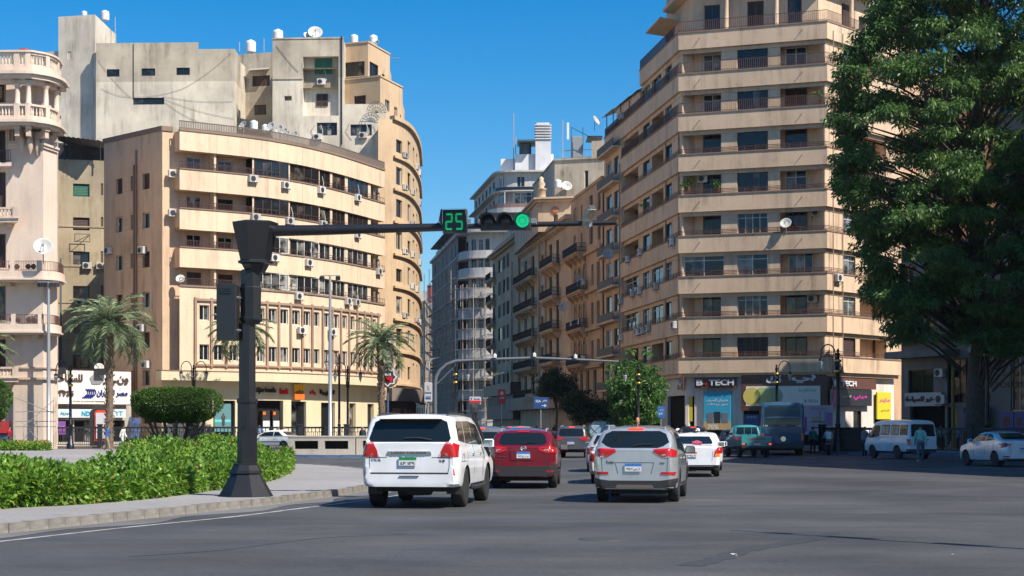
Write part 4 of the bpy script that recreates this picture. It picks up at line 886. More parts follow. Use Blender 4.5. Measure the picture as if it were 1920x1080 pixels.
# far end of the street
jb = empty('far_beige_building', TR(X(790,425),425), 'small far beige building closing the street beside the scaffolding', 'building')
J_ = Facade([(X(776,420),420),(X(797,410),410),(X(812,450),450)], jb); it = []
for k in range(7): it += [(1+2.2*j, 2.1+2.2*j, 3.6+4*k, 5.6+4*k, 'dk1') for j in range(4)]
fac_windows(J_, [i for i in it if i[1] < J_.L-.5], TANS, 0, J_.L, 0, 32.5); J_.band('cornice', 0, J_.L, 32.5, 33, -.5, .6, TANS); mass([(X(776,420),421),(X(797,410),411),(X(812,450),451),(-20,460),(-30,440)], 0, 32.6, TANS, jb)
for z in (8,12,16,20,24,28): J_.band('ledge', 0, J_.L, z, z+.3, 0, .5, TANS)
tb = empty('far_glass_block', TR(X(790,640),640), 'pale blue grey office block farthest down the street', 'building'); T_ = Facade([(X(770,640),640),(X(803,640),640)], tb)
fac_windows(T_, [(.8+2.1*j, 2.4+2.1*j, 3+4*k, 6+4*k, 'blk1') for j in range(3) for k in range(12)], stucco('pale_far_wall', (.42,.43,.42), .1), 0, T_.L, 0, 54.6); mass([(X(770,640),640.4),(X(803,640),640.4),(X(803,640),660),(X(770,640),660)], 0, 54.5, OLIVE, tb)
r_ = empty('far_red_hut', TR(X(796,410),410,33), 'small red hut on the far beige roof', 'hut'); mb = MB(); mb.cbox(X(801,412),X(809,412),412,416,33,37,.1); mb.build('hut_box', mat('red_hut', (.25,.05,.04), .7), r_); mb = MB(); mb.box(X(800.5,412),X(809.5,412),411.7,416.3,37.01,37.3); mb.build('hut_roof', GREYM, r_)
# ---------------------------------------------------------------- left side: concrete block, curved peach building, alley building, ornate pink building
CONCW = stucco('weathered_concrete', (.64,.575,.47), .42, (.13,.115,.09), patch=.16); CONCB = stucco('bare_grey_concrete', (.48,.42,.33), .45, (.12,.10,.08), patch=.22); PCH2 = stucco('peach_corner_render', (.56,.41,.26), .3, patch=.08)
gb = empty('concrete_apartment_block', TR(X(320,166),166), 'weathered bare concrete block with few small windows and a stair tower, behind the bank', 'building')
def fcw(pts, root): return Facade.px(pts, root)
W1 = fcw([(-60,172),(112,168),(180,167)], gb); W1.root = gb
a_ = W1.uof
W1.wall(0, a_(112), 10, 40.8, [], CONCW, name='left_wall')
W1.wall(a_(112), a_(180), 10, 44.3, [(a_(129), a_(136), 39.8, 40.6, .3)], CONCW, out=.25, name='stair_tower_wall')
T2 = Facade([tuple(W1.at(a_(180), .25)), (X(216,175),175)], gb); T2.wall(0, T2.L, 36, 44.3, [(1, 2.2, 39.2, 40.4, .3)], CONCW, name='stair_tower_side')
mass([tuple(W1.at(a_(112),.2)), tuple(W1.at(a_(180),.2)), (X(216,175),175), (X(150,176),176)], 10, 44.25, CONCW, gb, name='tower_core', roof=ROOFM)
mb = MB(); mb.box(0,.2,-.1,.3,0,5); mb.build('tower_edge', CONCB, gb, T2.M(T2.L-.2,0,39.3))
W2 = fcw([(180,165.5),(440,165),(451,169)], gb); a_ = W2.uof
it = [(a_(200),a_(224),Z(142,165),Z(128,165),'blk2'),(a_(265.5),a_(291),Z(141,165),Z(127,165),'blk2'),(a_(331),a_(356),Z(140,165),Z(126,165),'blk2'),(a_(250),a_(308),Z(195,165),Z(182,165),'blk3')]
fac_windows(W2, it[3:], CONCW, 0, W2.L, 10, Z(152,165), reveal=.15); fac_windows(W2, it[:3], CONCB, 0, W2.L, Z(152,165), 40.3, reveal=.15, name='bare_upper_wall')
W2.band('upper_wall', 0, a_(372), 40.3, 41.0, -.4, .0, CONCB)
mb = MB(); q = W2.M(a_(250), .01, 0); mb.box(-.04,.04,-.03,0,35.2,40.9,q)
def cable(fc, pts, sag=.5):
    out = []
    for (p1, y1), (p2, y2) in zip(pts, pts[1:]):
        for k in range(9):
            t = k/8; px = p1+(p2-p1)*t; u = fc.uof(px); q = fc.at(u, .06); out.append((q.x, q.y, Z(y1+(y2-y1)*t, q.y) - sag*4*t*(1-t)))
    return out
for pts in ([(184,112),(245,182)],[(432,100),(345,165),(250,182)],[(308,185),(438,222)],[(308,190),(375,228)],[(190,165),(250,182)],[(305,180),(435,190)]): mb.tube(cable(W2, pts, .25), .012, 3, False)
mb.build('loose_cables', BLKM, gb)
mass([tuple(W2.at(0,-.4)), tuple(W2.at(W2.cu[1],-.4)), tuple(W2.at(W2.L,-.4)), (-28,185), (-58,185)], 10, 40.2, CONCW, gb, roof=ROOFM)
mass([tuple(W1.at(0,-.5)), tuple(W1.at(W1.uof(180),-.5)), (X(180,180),180), (-60,182)], 10, 40.7, CONCW, gb, name='left_core', roof=ROOFM)
W3 = fcw([(449,173),(512,172)], gb); a_ = W3.uof
fac_windows(W3, [(a_(473),a_(506),Z(160,172),Z(140,172),'sh4'),(a_(477),a_(499),Z(214,172),Z(195,172),'dk3')], CONCB, 0, W3.L, 10, 41.6)
mb = MB(); q = W3.M(a_(470), 0, Z(132,172)); mb.poly([q @ Vector(p) for p in ((0,0,.35),(2.3,0,.35),(2.4,-.8,0),(-.1,-.8,0))]); mb.build('sheet_awning', mat('pale_sheet', (.32,.30,.26), .7), gb)
mb = MB(); q = W3.M(a_(455), .1, 0); mb.tube([q @ Vector((0,0,24)), q @ Vector((0,0,39))], .09, 6); mb.build('waste_pipe', mat('teal_pipe', (.12,.16,.16), .6), gb)
W4 = fcw([(511,163),(644,162.6),(722,162.4)], gb); a_ = W4.uof; z4 = Z(74,163)
hw4 = [(a_(568),a_(635),Z(218,163),Z(107,163),.7),(a_(533),a_(547),Z(189,163),Z(180,163),.3),(a_(594),a_(632),Z(255,163),Z(231,163),.2)]; z5 = Z(147,163)
W4.wall(0, a_(568), z5, z4, [], CONCB, name='bare_front_wall'); W4.wall(a_(568), a_(644), z5, z4, [(hw4[0][0],hw4[0][1],z5-1,hw4[0][3],.7)], CONCB, name='bare_front_wall'); W4.wall(0, a_(644), 10, z5, hw4[1:]+[(hw4[0][0],hw4[0][1],hw4[0][2],z5+1,.7)], CONCW, name='front_wall')
bo = -.7; 
for a, b, c, e, st in ((588,621,140,111,'grn2'),(591,613,200,177,'sh2')): window(gb, W4.M(a_(a), bo+.1, Z(c,163.6)), a_(b)-a_(a), Z(e,163.6)-Z(c,163.6), st)
window(gb, W4.M(a_(594), -.12, Z(255,163)), a_(632)-a_(594), Z(231,163)-Z(255,163), 'blk4')
W4.wall(a_(644), W4.L, 10, Z(197,163), [(a_(657),a_(697),Z(256,163),Z(235,163),.2)], CONCW, name='front_wall_right'); window(gb, W4.M(a_(657), -.12, Z(256,163)), a_(697)-a_(657), Z(235,163)-Z(256,163), 'blk4')
W4.band('ledge', 0, a_(568), Z(147,163)-.12, Z(147,163), 0, .08, CONCB); W4.band('coping', 0, a_(644), z4, z4+.15, -.3, .06, CONCB)
for px, py in ((601,158),(596,263),(681,261)): ac(W4, a_(px), Z(py,163), 'on the weathered concrete wall above the bank roof', .0 if py > 200 else -.55, True)
mb = MB(); 
for pts in ([(592,262),(583,245),(590,235)],[(518,85),(560,135)],[(655,232),(648,245),(660,262)],[(700,235),(707,248),(690,262)]): mb.tube(cable(W4, pts, .1), .018, 3, False)
mb.tube([W4.M(a_(641),.1) @ Vector((0,0,30)), W4.M(a_(641),.1) @ Vector((0,0,41))], .06, 5); mb.build('loose_cables', BLKM, gb)
mass([tuple(W4.at(0,-.9)), tuple(W4.at(a_(642),-.9)), (X(642,163.5),178), (X(511,165),178)], 10, z4-.05, CONCW, gb, name='right_core', roof=ROOFM); mb = MB()
mass([tuple(W4.at(a_(642),-.5)), tuple(W4.at(W4.L,-.5)), (X(722,163)+.2,178), (X(642,165),178)], 10, Z(199,163), CONCW, gb, name='terrace_core', roof=ROOFM)
# the curved peach building on the street corner
kb = empty('curved_peach_building', TR(-11.6,166), 'narrow curved peach corner building with many air conditioners beside the bank', 'building')
cv = spline([(-12.0,160.8),(-10.95,164.2),(-10.45,169),(-10.35,177),(-10.9,190)], 4)
K_ = Facade([(-13.4,160.2)] + [(p.x,p.y) for p in cv], kb); u0 = K_.cu[1]; it = []
KZ = [29.1-3.27*k for k in range(8)]
for k, z in enumerate(KZ): it += [(u0+a, u0+a+w_, z, z+(1.8 if (k+j) % 4 else 1.3), ('blk1','alu1','dk1','alu2')[(k+j*3) % 4]) for j, (a, w_) in enumerate(((.9,1.6),(4.6,1.7),(8.2,1.7),(12.2,1.7),(16.5,1.7),(21,1.7),(25,1.6)))]
fac_windows(K_, it, PCH2, 0, K_.L, 4.0, 32.2, reveal=.3)
for k, z in enumerate(KZ): K_.band('string_course', u0+.1, K_.L, z-.72, z-.5, 0, .28, PCH2)
K_.band('cornice', u0, K_.L, 32.2, 32.6, -.4, .3, PCH2); K_.band('base_overhang', u0-.5, K_.L, 3.9, 5.2, 0, .7, stucco('grey_brown_band', (.20,.17,.15), .3))
for k in range(7): K_.band('balcony_rail_band', u0+9.8, K_.L, KZ[k]-.5, KZ[k]-.1, .27, .3, IRON) if k in (2,5) else None
pts = [K_.at(u,-.6) for u in K_.ub(.2, K_.L)]; mass([(p.x,p.y) for p in pts] + [(-13.0,190),(-13.2,162)], 0, 32.1, PCH2, kb, roof=ROOFM)
K_.wall(0, K_.L, .1, 4.0, [(u0+1+4*k, u0+3.8+4*k, .15, 3.2, .5) for k in range(7)], stucco('dark_stone_base', (.12,.10,.09), .3), out=-.45, name='base_wall')
for k, (a, dz) in enumerate(((2.9,0),(6.4,0),(10.4,0),(14.6,0))):
    for f, z in enumerate(KZ[:6]):
        if (k*5+f*3) % 7 < 5: ac(K_, u0+a, z-.3, f'on the {ORD[f]} storey down of the curved peach building', .05)
# stepped penthouse of that corner
pz = [(Z(152,165), Z(82,165), [(642,165.5),(690,164.5),(731,170)]), (Z(224,163), Z(150,164), [(642,164.5),(713,162.5),(755,168)])]
for i, (za, zb, pp) in enumerate(pz):
    Q = fcw(pp, kb); a_ = Q.uof
    if i == 0: it = [(a_(645),a_(684),Z(143,165),Z(116,165),'blk3'),(a_(693),a_(709),Z(156,166),Z(119,166),'blk3'),(a_(716),a_(721),Z(160,168),Z(138,168),'dk1')]; it[1] = (it[1][0], it[1][1], za+.1, Z(119,166), 'blk3'); it[2] = (it[2][0],it[2][1],za+.2,Z(138,168),'dk1')
    else: it = [(a_(664),a_(686),Z(202,164),Z(181,164),'sh3'),(a_(722),a_(730),Z(208,164),Z(187,164),'alu2'),(a_(739),a_(745),Z(222,166)+.1,Z(200,166),'cur1'),(a_(750),a_(752),Z(222,166)+.1,Z(210,166),'dk1')]
    fac_windows(Q, it, PCH2, 0, Q.L, za-.4, zb); Q.band('coping', 0, Q.L, zb, zb+.15, -.3, .08, PCH2)
    mass([tuple(Q.at(0,-.5)), tuple(Q.at(Q.cu[1],-.5)), tuple(Q.at(Q.L,-.5)), (Q.at(Q.L).x-.6,180), (Q.at(0).x,180)], za-.4, zb-.02, PCH2, kb, name='penthouse_core', roof=ROOFM)
Q = fcw([(642,165.5),(690,164.5)], kb); Q.band('window_ledge', Q.uof(644), Q.uof(690), Z(146,165)-.15, Z(146,165), 0, .35, LEDGE)
mb = MB(); q = Q.at(Q.uof(706), 1.2)
for k in range(9):
    t = k/8*math.pi*.9; mb.tube([(X(706,162),162,Z(212,162)), (X(706,162)+1.0*math.cos(t),161.9,Z(212,162)+1.1*math.sin(t))], .025, 3, False)
for r in (.5,.8,1.0): mb.tube([(X(706,162)+r*math.cos(t*math.pi/12),161.9,Z(212,162)+r*1.12*math.sin(t*math.pi/12)) for t in range(13)], .025, 3, False)
mb.build('iron_fan_grille', IRON, kb)
# vertical sign "net" and the round metro-like badge sign
vs_ = empty('vertical_blade_sign', TR(), 'tall grey blade sign with pale vertical letters on the curved building', 'sign'); mb = MB(); xx = X(727,150); mb.cbox(xx-.55,xx+.55,149.9,150.2,Z(690,150),Z(628,150)+.4,.03); mb.build('panel', mat('grey_sign_panel', (.20,.185,.18), .6), vs_)
for i, c in enumerate('net'): text(c, .62, .75, mat('pale_letters', (.45,.43,.42), .5), TR(xx-.3, 149.86, Z([648,668,687][i],150)-.1), vs_, depth=.04, bold=.03)
bs = empty('star_badge_sign', TR(), 'round glass badge sign with a red M in a white star beside the palm', 'sign'); Mb = TR(X(727,128),128,Z(707,128)); mb = MB(); mb.lathe([(.001,0),(.78,0),(.86,.04),(.78,.12),(.001,.12)], 20, M=Mb @ Matrix.Rotation(R(90),4,'X')); mb.build('disc', mat('smoky_disc', (.22,.17,.15), .25), bs)
mb = MB(); st = [(.78 if k % 2 == 0 else .60) for k in range(16)]; mb.poly([Mb @ Vector((st[k]*math.cos(k*math.pi/8), -.14, st[k]*math.sin(k*math.pi/8))) for k in range(16)]); mb.build('star', WHT, bs)
mb = MB(); st = [(.66 if k % 2 == 0 else .50) for k in range(16)]; mb.poly([Mb @ Vector((st[k]*math.cos(k*math.pi/8), -.147, st[k]*math.sin(k*math.pi/8))) for k in range(16)]); mb.build('star_field', mat('navy_field', (.03,.035,.07), .5), bs)
text('M', .72, .5, RED, Mb @ TR(-.36,-.16,-.42), bs, depth=.01, bold=.06); mb = MB(); mb.poly([Mb @ Vector(p) for p in ((-.26,-.155,.12),(.26,-.155,.12),(.26,-.155,.3),(.1,-.155,.3),(0,-.155,.42),(-.1,-.155,.3),(-.26,-.155,.3))]); mb.build('house_mark', WHT, bs)
mb = MB(); mb.tube([(X(727,128.3),128.3,.1),(X(727,128.3),128.3,Z(700,128))], .09, 8); mb.build('post', mat('blue_post', (.05,.10,.22), .5), bs)
# alley building with the green shutter
lb = empty('alley_building', TR(X(150,150),150), 'stained olive beige building in the alley with a green window shutter and a truss roof', 'building')
OL2 = stucco('stained_olive_render', (.40,.33,.225), .6, (.16,.13,.09), patch=.15)
Lf = fcw([(92,147),(107,149),(196,150)], lb); a_ = Lf.uof; it = []
for k, y in enumerate((370,433,497,561,626,690)): it.append((a_(137), a_(168), Z(y,150), Z(y-24,150), ['grn1','sh1','blk2','dk2','blk1','dk2'][k])); it.append((a_(189), a_(193.5), Z(y-4,150), Z(y-26,150), 'dk1')); it.append((a_(96), a_(102), Z(y+5,150), Z(y-25,150), 'blk1')) 
fac_windows(Lf, it, OL2, 0, Lf.L, 0, 26.3); mass([tuple(Lf.at(0,-.4)), tuple(Lf.at(Lf.cu[1],-.4)), tuple(Lf.at(Lf.L,-.4)), (X(196,150),165), (-64,165)], 0, 26.2, OL2, lb, roof=ROOFM)
for z in (20, 16.3, 12.9, 9.5): Lf.band('ledge', 0, Lf.L, z, z+.12, 0, .06, OL2)
for px, y in ((163,505),(189,505),(150,572)): ac(Lf, a_(px), Z(y,150), 'on the stained alley building', .05)
mb = MB(); railing(Lf, a_(107), Lf.L, 26.3, -.1, 1.0, 1.5, BLKM, lb)
tr = empty('truss_canopy', TR(), 'dark sheet canopy on trusses over the alley building roof', 'canopy'); mb = MB()
for i in range(12):
    x0_ = X(88+9*i,150); mb.grid([[(x0_,147.5,Z(258+1.1*i,150)),(x0_,158,Z(264+.9*i,150)+1)],[(x0_+.25,147.5,Z(258+1.1*i,150)-.12),(x0_+.25,158,Z(264+.9*i,150)+.88)],[(x0_+.46,147.5,Z(259+1.1*i,150)),(x0_+.46,158,Z(264+.9*i,150)+1)]], False, False)
mb.build('sheeting', mat('rusty_sheet', (.10,.085,.075), .7), tr)
mb = MB(); 
for px in (121,132,188): mb.tube([(X(px,149),149,26.2),(X(px,149),149,Z(268,149))], .07, 5)
p1 = [(X(116+9*i,149.2),149.2,Z(262+3.2*i,149.2)) for i in range(9)]; p2 = [(a,b,c-.6+.05*i) for i,(a,b,c) in enumerate(p1)]; mb.tube(p1,.05,4); mb.tube(p2,.05,4)
for i in range(8): mb.tube([p1[i], p2[i+1]], .035, 4); 
mb.build('truss', BLKM, tr); mb = MB(); mb.box(X(95,157),X(196,157),157,157.3,26.3,29.2); mb.build('back_screen', mat('dark_screen', (.03,.03,.03), .8), tr)
mb = MB(); mb.tube([(X(104,146.8),146.8,.1),(X(104,146.8),146.8,26.2)], .12, 6); mb.tube([(X(114,148.6),148.6,.1),(X(114,148.6),148.6,17)], .09, 6); mb.build('drainpipe', mat('blue_grey_pipe', (.10,.12,.15), .6), lb)
mb = MB(); q = Lf.M(a_(152), .35, Z(456,150)); mb.box(-.7,.7,-.3,-.26,0,.05,q); mb.box(-.7,.7,-.3,-.26,.7,.75,q); mb.box(-.7,-.65,-.3,-.26,0,.75,q); mb.box(.65,.7,-.3,-.26,0,.75,q); mb.tube([q @ Vector((-.6,-.3,0)), q @ Vector((.6,.3,.7))], .03, 4); mb.build('empty_bracket', BLKM, lb)
# ornate pink building with the round corner loggia
PNK = stucco('pink_cream_render', (.67,.54,.44), .25, patch=.06); PNKD = stucco('pink_trim', (.56,.43,.33), .3, patch=.06)
mbd = empty('ornate_pink_building', TR(X(60,117),117), 'ornate pink cream building at the left edge with a round columned corner loggia', 'building')
Mf = fcw([(-130,117),(81,116.3),(107,118.3)], mbd); a_ = Mf.uof; zz = lambda y: Z(y,116.5); it = []
for y0, y1, st in ((192,146,'sh2'),(306,243,'sh2'),(392,322,'sh2'),(502,438,'sh2'),(602,536,'dk2'),(688,636,'sh2')):
    it.append((a_(-14), a_(11.5), zz(y0), zz(y1), st)); it.append((a_(-70), a_(-45), zz(y0), zz(y1), st))
fac_windows(Mf, it, PNK, 0, Mf.L, zz(722), zz(160), reveal=.35)
r2 = Facade([tuple(Mf.at(Mf.L)), (X(109,126),126)], mbd); r2.wall(0, r2.L, 0, zz(160), [(2,3.2,zz(y),zz(y-34),.3) for y in (395,492,580)], PNK, name='side_wall')
mass([tuple(Mf.at(0,-.6)), tuple(Mf.at(Mf.cu[1],-.6)), tuple(Mf.at(Mf.L,-.3)), (X(107,130),130), (-50,132)], 0, zz(162), PNK, mbd, roof=ROOFM)
cvb = spline([(-42.5,114.9),(-35.3,114.4),(-34.0,114.8),(-33.3,115.7),(-33.1,117),(-33.35,119)], 5)
Rb = Facade([(p.x,p.y) for p in cvb], mbd); rz = lambda y: Z(y,115)
def balustrade(fc, u0, u1, z, h, out=-.1, name='balustrade', piers=()):
    mb = MB(); fc.addband(mb, u0, u1, z, z+.14, out-.12, out+.12); fc.addband(mb, u0, u1, z+h-.14, z+h, out-.13, out+.13)
    n = int((u1-u0)/.24)
    for i in range(n):
        u = u0+(i+.5)*(u1-u0)/n; q = fc.at(u, out)
        if any(abs(u-p) < .25 for p in piers): continue
        mb.lathe([(.05,0),(.085,(h-.28)*.3),(.035,(h-.28)*.7),(.06,h-.28)], 6, (q.x,q.y,z+.14))
    for p in piers:
        if u0-.1 <= p <= u1+.1: fc.addband(mb, p-.2, p+.2, z, z+h+.02, out-.16, out+.16)
    return mb.build(name, PNK, fc.root)
ux = Rb.uof; pier = [ux(30), ux(52), Rb.L-3.6, Rb.L-1.6]
bo_ = lambda z0_, z1_, o0, o1, nm='loggia_slab': Rb.band(nm, 0, Rb.L, z0_, z1_, o0, o1, PNK)
balustrade(Rb, 0, Rb.L, rz(126), rz(101)-rz(126), -.25, piers=pier); bo_(rz(100.5), rz(97), -.45, -.02, 'coping')
bo_(rz(137), rz(126.2), -.9, -.05); bo_(rz(143), rz(137.3), -1.6, .42, 'cornice'); bo_(rz(151), rz(143.3), -1.2, .2, 'cornice'); bo_(rz(158), rz(151.3), -.7, -.2, 'architrave')
balustrade(Rb, 0, Rb.L, rz(222), rz(197)-rz(222), -.25, piers=pier); bo_(rz(227), rz(222.3), -1.8, .05); bo_(rz(232), rz(227.2), -1.8, .25, 'cornice'); bo_(rz(237), rz(232.2), -1.8, .05, 'cornice')
for p in pier:
    q = Rb.at(p, -.3); h = rz(158)-rz(197)
    c = MB(); c.lathe([(.24,0),(.24,.06),(.19,.12),(.185,h*.5),(.16,h-.3),(.17,h-.27)], 12, (q.x,q.y,rz(197))); c.lathe([(.17,h-.28),(.24,h-.12),(.28,h-.02)], 8, (q.x,q.y,rz(197))); c.build('column', PNK, mbd)
    mb = MB(); t = Rb.M(p, -.3, 0); mb.box(-.22,.22,-.2,.2,rz(237)-.25,rz(237)+.0,t); mb.box(-.17,.17,-.1,1.6,rz(237)-.75,rz(237)-.25,t); mb.lathe([(.05,-1.9),(.2,-1.5),(.24,-1.0),(.2,-.75)], 8, M=t @ TR(0,.9,rz(237))); mb.build('corbel', PNKD, mbd); mb = MB(); mb.box(-.22,.22,-.3,.1,rz(151)+.0,rz(148),t); mb.build('soffit_block', PNKD, mbd)
for y0, y1, o in ((270,274,.22),(274.2,279,.12)): Mf.band('string_course', a_(14), Mf.L, zz(y1), zz(y0), 0, o, PNK)
for px in (20, 26, 42, 60, 66.5, 73.5, 80): mb = MB(); q = Mf.M(a_(px), 0, 0); mb.box(-.09,.09,-.03,.0,zz(264),zz(238),q); mb.build('frieze_slot', stucco('frieze_brown', (.20,.145,.11), .2), mbd)
Mf.band('window_surround', a_(11.5)+.02, a_(14), zz(310), zz(240), 0, .08, PNKD)
for y in (393, 690): # small balustraded balconies at the left edge
    Mf.band('balcony', a_(-30), a_(28), zz(y+27), zz(y+20), 0, 1.0, PNK); Mf.band('cornice', a_(-30), a_(29), zz(y+20), zz(y+18), 0, 1.1, PNK); balustrade(Mf, a_(-30), a_(25), zz(y+18), .75, .85, piers=(a_(23),)) ; mb = MB(); t = Mf.M(a_(20), 0, 0); mb.box(-.2,.2,-.8,0,zz(y+33),zz(y+27),t); mb.build('corbel', PNKD, mbd)
mb = MB(); t = Mf.M(a_(-10),0,0); Mf.band('balcony', a_(-30), a_(17), zz(315), zz(308), 0, .9, PNK); railing(Mf, a_(-30), a_(16), zz(307), .8, .85, .16, IRON, mbd)
cvb = spline([(-42.5,115.2),(-34.8,115.0),(-33.4,115.3),(-32.85,116.2),(-33.05,118.3)], 5); R2 = Facade([(p.x,p.y) for p in cvb], mbd)
for y, h in ((508,.72),(607,.68)):
    o = .0 if y == 508 else -.25
    R2.band('curved_balcony', 0, R2.L, rz(y+13), rz(y), -1.3, o, PNK); R2.band('curved_moulding', 0, R2.L, rz(y+16.5), rz(y+13.2), -1.3, o+.12, PNK); R2.band('curved_moulding', 0, R2.L, rz(y+19.5), rz(y+16.7), -1.3, o-.1, PNK)
    railing(R2, 0, R2.L, rz(y), o-.12, h, .12, IRON, mbd, rad=.016)
    mb = MB()
    for px in (20, 31, 52, 62): t = R2.M(R2.uof(px), o-.12, rz(y)); mb.lathe([(.14,0),(.20,0),(.20,.02),(.14,.02)], 10, M=t @ TR(0,0,h*.45) @ Matrix.Rotation(R(90),4,'X'))
    mb.build('rosette', IRON, mbd)
    for px in (22, 74): mb = MB(); t = Mf.M(a_(px), 0, 0); mb.box(-.2,.2,-.75,0,rz(y+26),rz(y+19.5),t); mb.build('corbel', PNKD, mbd)
    mb = MB()
    for p in (R2.uof(22), R2.uof(73)): R2.addband(mb, p-.15, p+.15, rz(y), rz(y)+h+.05, o-.2, o-.04)
    mb.build('rail_pier', PNK, mbd)
Mf.band('string_course', 0, Mf.L, zz(691), zz(688), 0, .12, PNKD); Mf.band('string_course', 0, Mf.L, zz(712), zz(708), 0, .2, PNKD)
fac_windows(Mf, [(a_(-120), a_(25), .14, zz(735), 'void', 2.0)], PNK, 0, Mf.L, .1, zz(722), out=.02, name='ground_wall')
mb = MB(); mb.box(-3,0,-.1,0,0,.9); mb.build('red_shop_banner', mat('shop_red', (.45,.03,.03), .5), mbd, Mf.M(a_(18),-.3,zz(812)))
dish(TR(X(81,114.6),114.6,zz(470)), 1.15, 'pale mesh satellite dish on the curved balcony of the pink building', R(15))
# scaffold in front of the pink shop
sc2 = empty('shop_scaffold', TR(X(65,113),113), 'thin tube scaffold frame in front of the pink building ground floor', 'scaffolding'); mb = MB()
for px in (28,44,70,101,105):
    for dd in (112.4, 113.6): mb.tube([(X(px,dd),dd,.14),(X(px,dd),dd,Z(745,dd))], .035, 4)
for y in (790,800,772): mb.tube([(X(28,112.4),112.4,Z(y,112.4)),(X(105,112.4),112.4,Z(y,112.4))], .03, 4)
for a, b in (((28,745),(101,775)),((44,800),(101,750)),((44,825),(70,790)),((70,825),(44,790))): mb.tube([(X(a[0],112.4),112.4,Z(a[1],112.4)),(X(b[0],112.4),112.4,Z(b[1],112.4))], .025, 4)
mb.build('tube_frame', mat('pale_tube', (.35,.30,.26), .5), sc2)
# travel agency board and shop in front of the alley
tv = empty('travel_agency_shop', TR(X(170,120),120), 'low glass fronted shop with a pale blue fascia under the big white airline board', 'shop')
Vf = fcw([(97,125.8),(246,130.3)], tv); a_ = Vf.uof; yz = lambda y: Z(y,128)
fac_windows(Vf, [(a_(103),a_(137),.2,yz(788),'blk2'),(a_(139),a_(178),.2,yz(788),'blk2'),(a_(206),a_(234),.2,yz(788),'blk1')], stucco('pale_shop_wall', (.45,.42,.37), .3), 0, Vf.L, .1, yz(700), name='shop_wall')
mass([tuple(Vf.at(0,-.5)), tuple(Vf.at(Vf.L,-.5)), (X(250,140),140), (X(97,140),140)], 0, yz(701), OL2, tv, roof=ROOFM)
r, M, L, H = board(Vf, 96, 243, 694, 757, .5, mat('white_signboard', (.66,.64,.60), .45), 'big white airline board with dark arabic letters, a winged blue badge and 1935', 'sign', 'airline_board', .25)
brz = mat('brown_letters', (.09,.06,.05), .4); nav = mat('navy_letters', (.015,.03,.20), .4)
text('للسياحة', L*.34, H*.28, brz, M @ TR(L*.03,0,H*.62), r, ar=True, depth=.05, bold=.03); text('ونــدر', L*.33, H*.26, brz, M @ TR(L*.63,0,H*.60), r, ar=True, depth=.05, bold=.03)
text('1935', L*.18, H*.17, brz, M @ TR(L*.08,0,H*.22), r, depth=.04, bold=.03); mb = MB(); mb.tube([M @ Vector((L*(.04+.02*k),-.05,H*(.30+.09*math.sin(k*.45)))) for k in range(7)], .09, 5); mb.build('handset_mark', brz, r)
text('مصر للطيران', L*.40, H*.22, nav, M @ TR(L*.55,0,H*.22), r, ar=True, depth=.04, bold=.03); mb = MB()
for k in range(5): mb.tube([M @ Vector((L*(.37+.025*k+.07*math.sin(t*.5)),-.03,H*(.18+.055*t))) for t in range(6)], .05+.0*k, 4)
mb.build('winged_badge', nav, r); text('A STAR ALLIANCE MEMBER', L*.44, H*.035, brz, M @ TR(L*.22,0,H*.06), r, depth=.01, bold=.01)
mb = MB(); mb.box(-.08,L+.08,.02,.1,-.08,H+.08); mb.build('rim', mat('maroon_rim', (.10,.04,.04), .5), r, M); mb = MB()
for x_ in (L*.0, L*.52): mb.box(x_, x_+.9, -.5, -.1, H-.3, H+.2)
mb.build('floodlight', BLKM, r, M); mb = MB(); t = M @ TR(L*.46,0,H*.6); mb.poly([t @ Vector(p) for p in ((0,-.05,.5),(.4,-.1,.9),(.9,-.05,.6),(1.2,-.08,.3),(.9,-.05,0),(.2,-.05,.0))]); mb.build('crumpled_badge', GREYM, r)
r, M, L, H = board(Vf, 107, 178, 767, 783, .35, mat('pale_blue_fascia', (.50,.56,.60), .45), 'white fascia strip reading NDC in light blue', 'sign'); cy = mat('cyan_letters', (.02,.30,.48), .4); text('NDC', L*.33, H*.55, cy, M @ TR(L*.62,0,H*.22), r, depth=.02, bold=.03); text('البريد', L*.3, H*.5, cy, M @ TR(L*.05,0,H*.3), r, ar=True, depth=.02, bold=.02)
r, M, L, H = board(Vf, 207, 235, 767, 783, .35, MAT['pale_blue_fascia'], 'short white fascia strip right of the red framed totem', 'sign'); text('YT', L*.5, H*.5, cy, M @ TR(L*.25,0,H*.25), r, depth=.02)
r, M, L, H = board(Vf, 105, 122, 790, 815, .2, mat('purple_poster', (.16,.05,.25), .5), 'purple poster at the left end of the agency window', 'poster', 'window_poster'); text('NUMBER', L*.7, H*.12, WHT, M @ TR(L*.15,0,H*.5), r, depth=.002)
tt = empty('totem_sign', TR(X(192,124.6),124.6,.15), 'tall rounded black totem with a red orange frame and pale notice sheet', 'sign'); x0_ = X(179,124.6); mb = MB()
def rrect(mb, x0, x1, z0, z1, y0, y1, r):
    pl = [(x0,z0)] + [(x0+r-r*math.cos(t*math.pi/10), z1-r+r*math.sin(t*math.pi/10)) for t in range(6)] + [(x1-r+r*math.sin(t*math.pi/10), z1-r+r*math.cos(t*math.pi/10)) for t in range(6)] + [(x1,z0)]
    mb.grid([[(x,y0,z) for x, z in pl], [(x,y1,z) for x, z in pl]], True, False); mb.poly([(x,y0,z) for x, z in pl]); mb.poly([(x,y1,z) for x, z in pl][::-1])
rrect(mb, x0_-.4, x0_+1.15, .15, Z(767,124.6), 124.4, 125.1, .35); mb.build('cabinet', mat('totem_black', (.03,.03,.035), .4), tt)
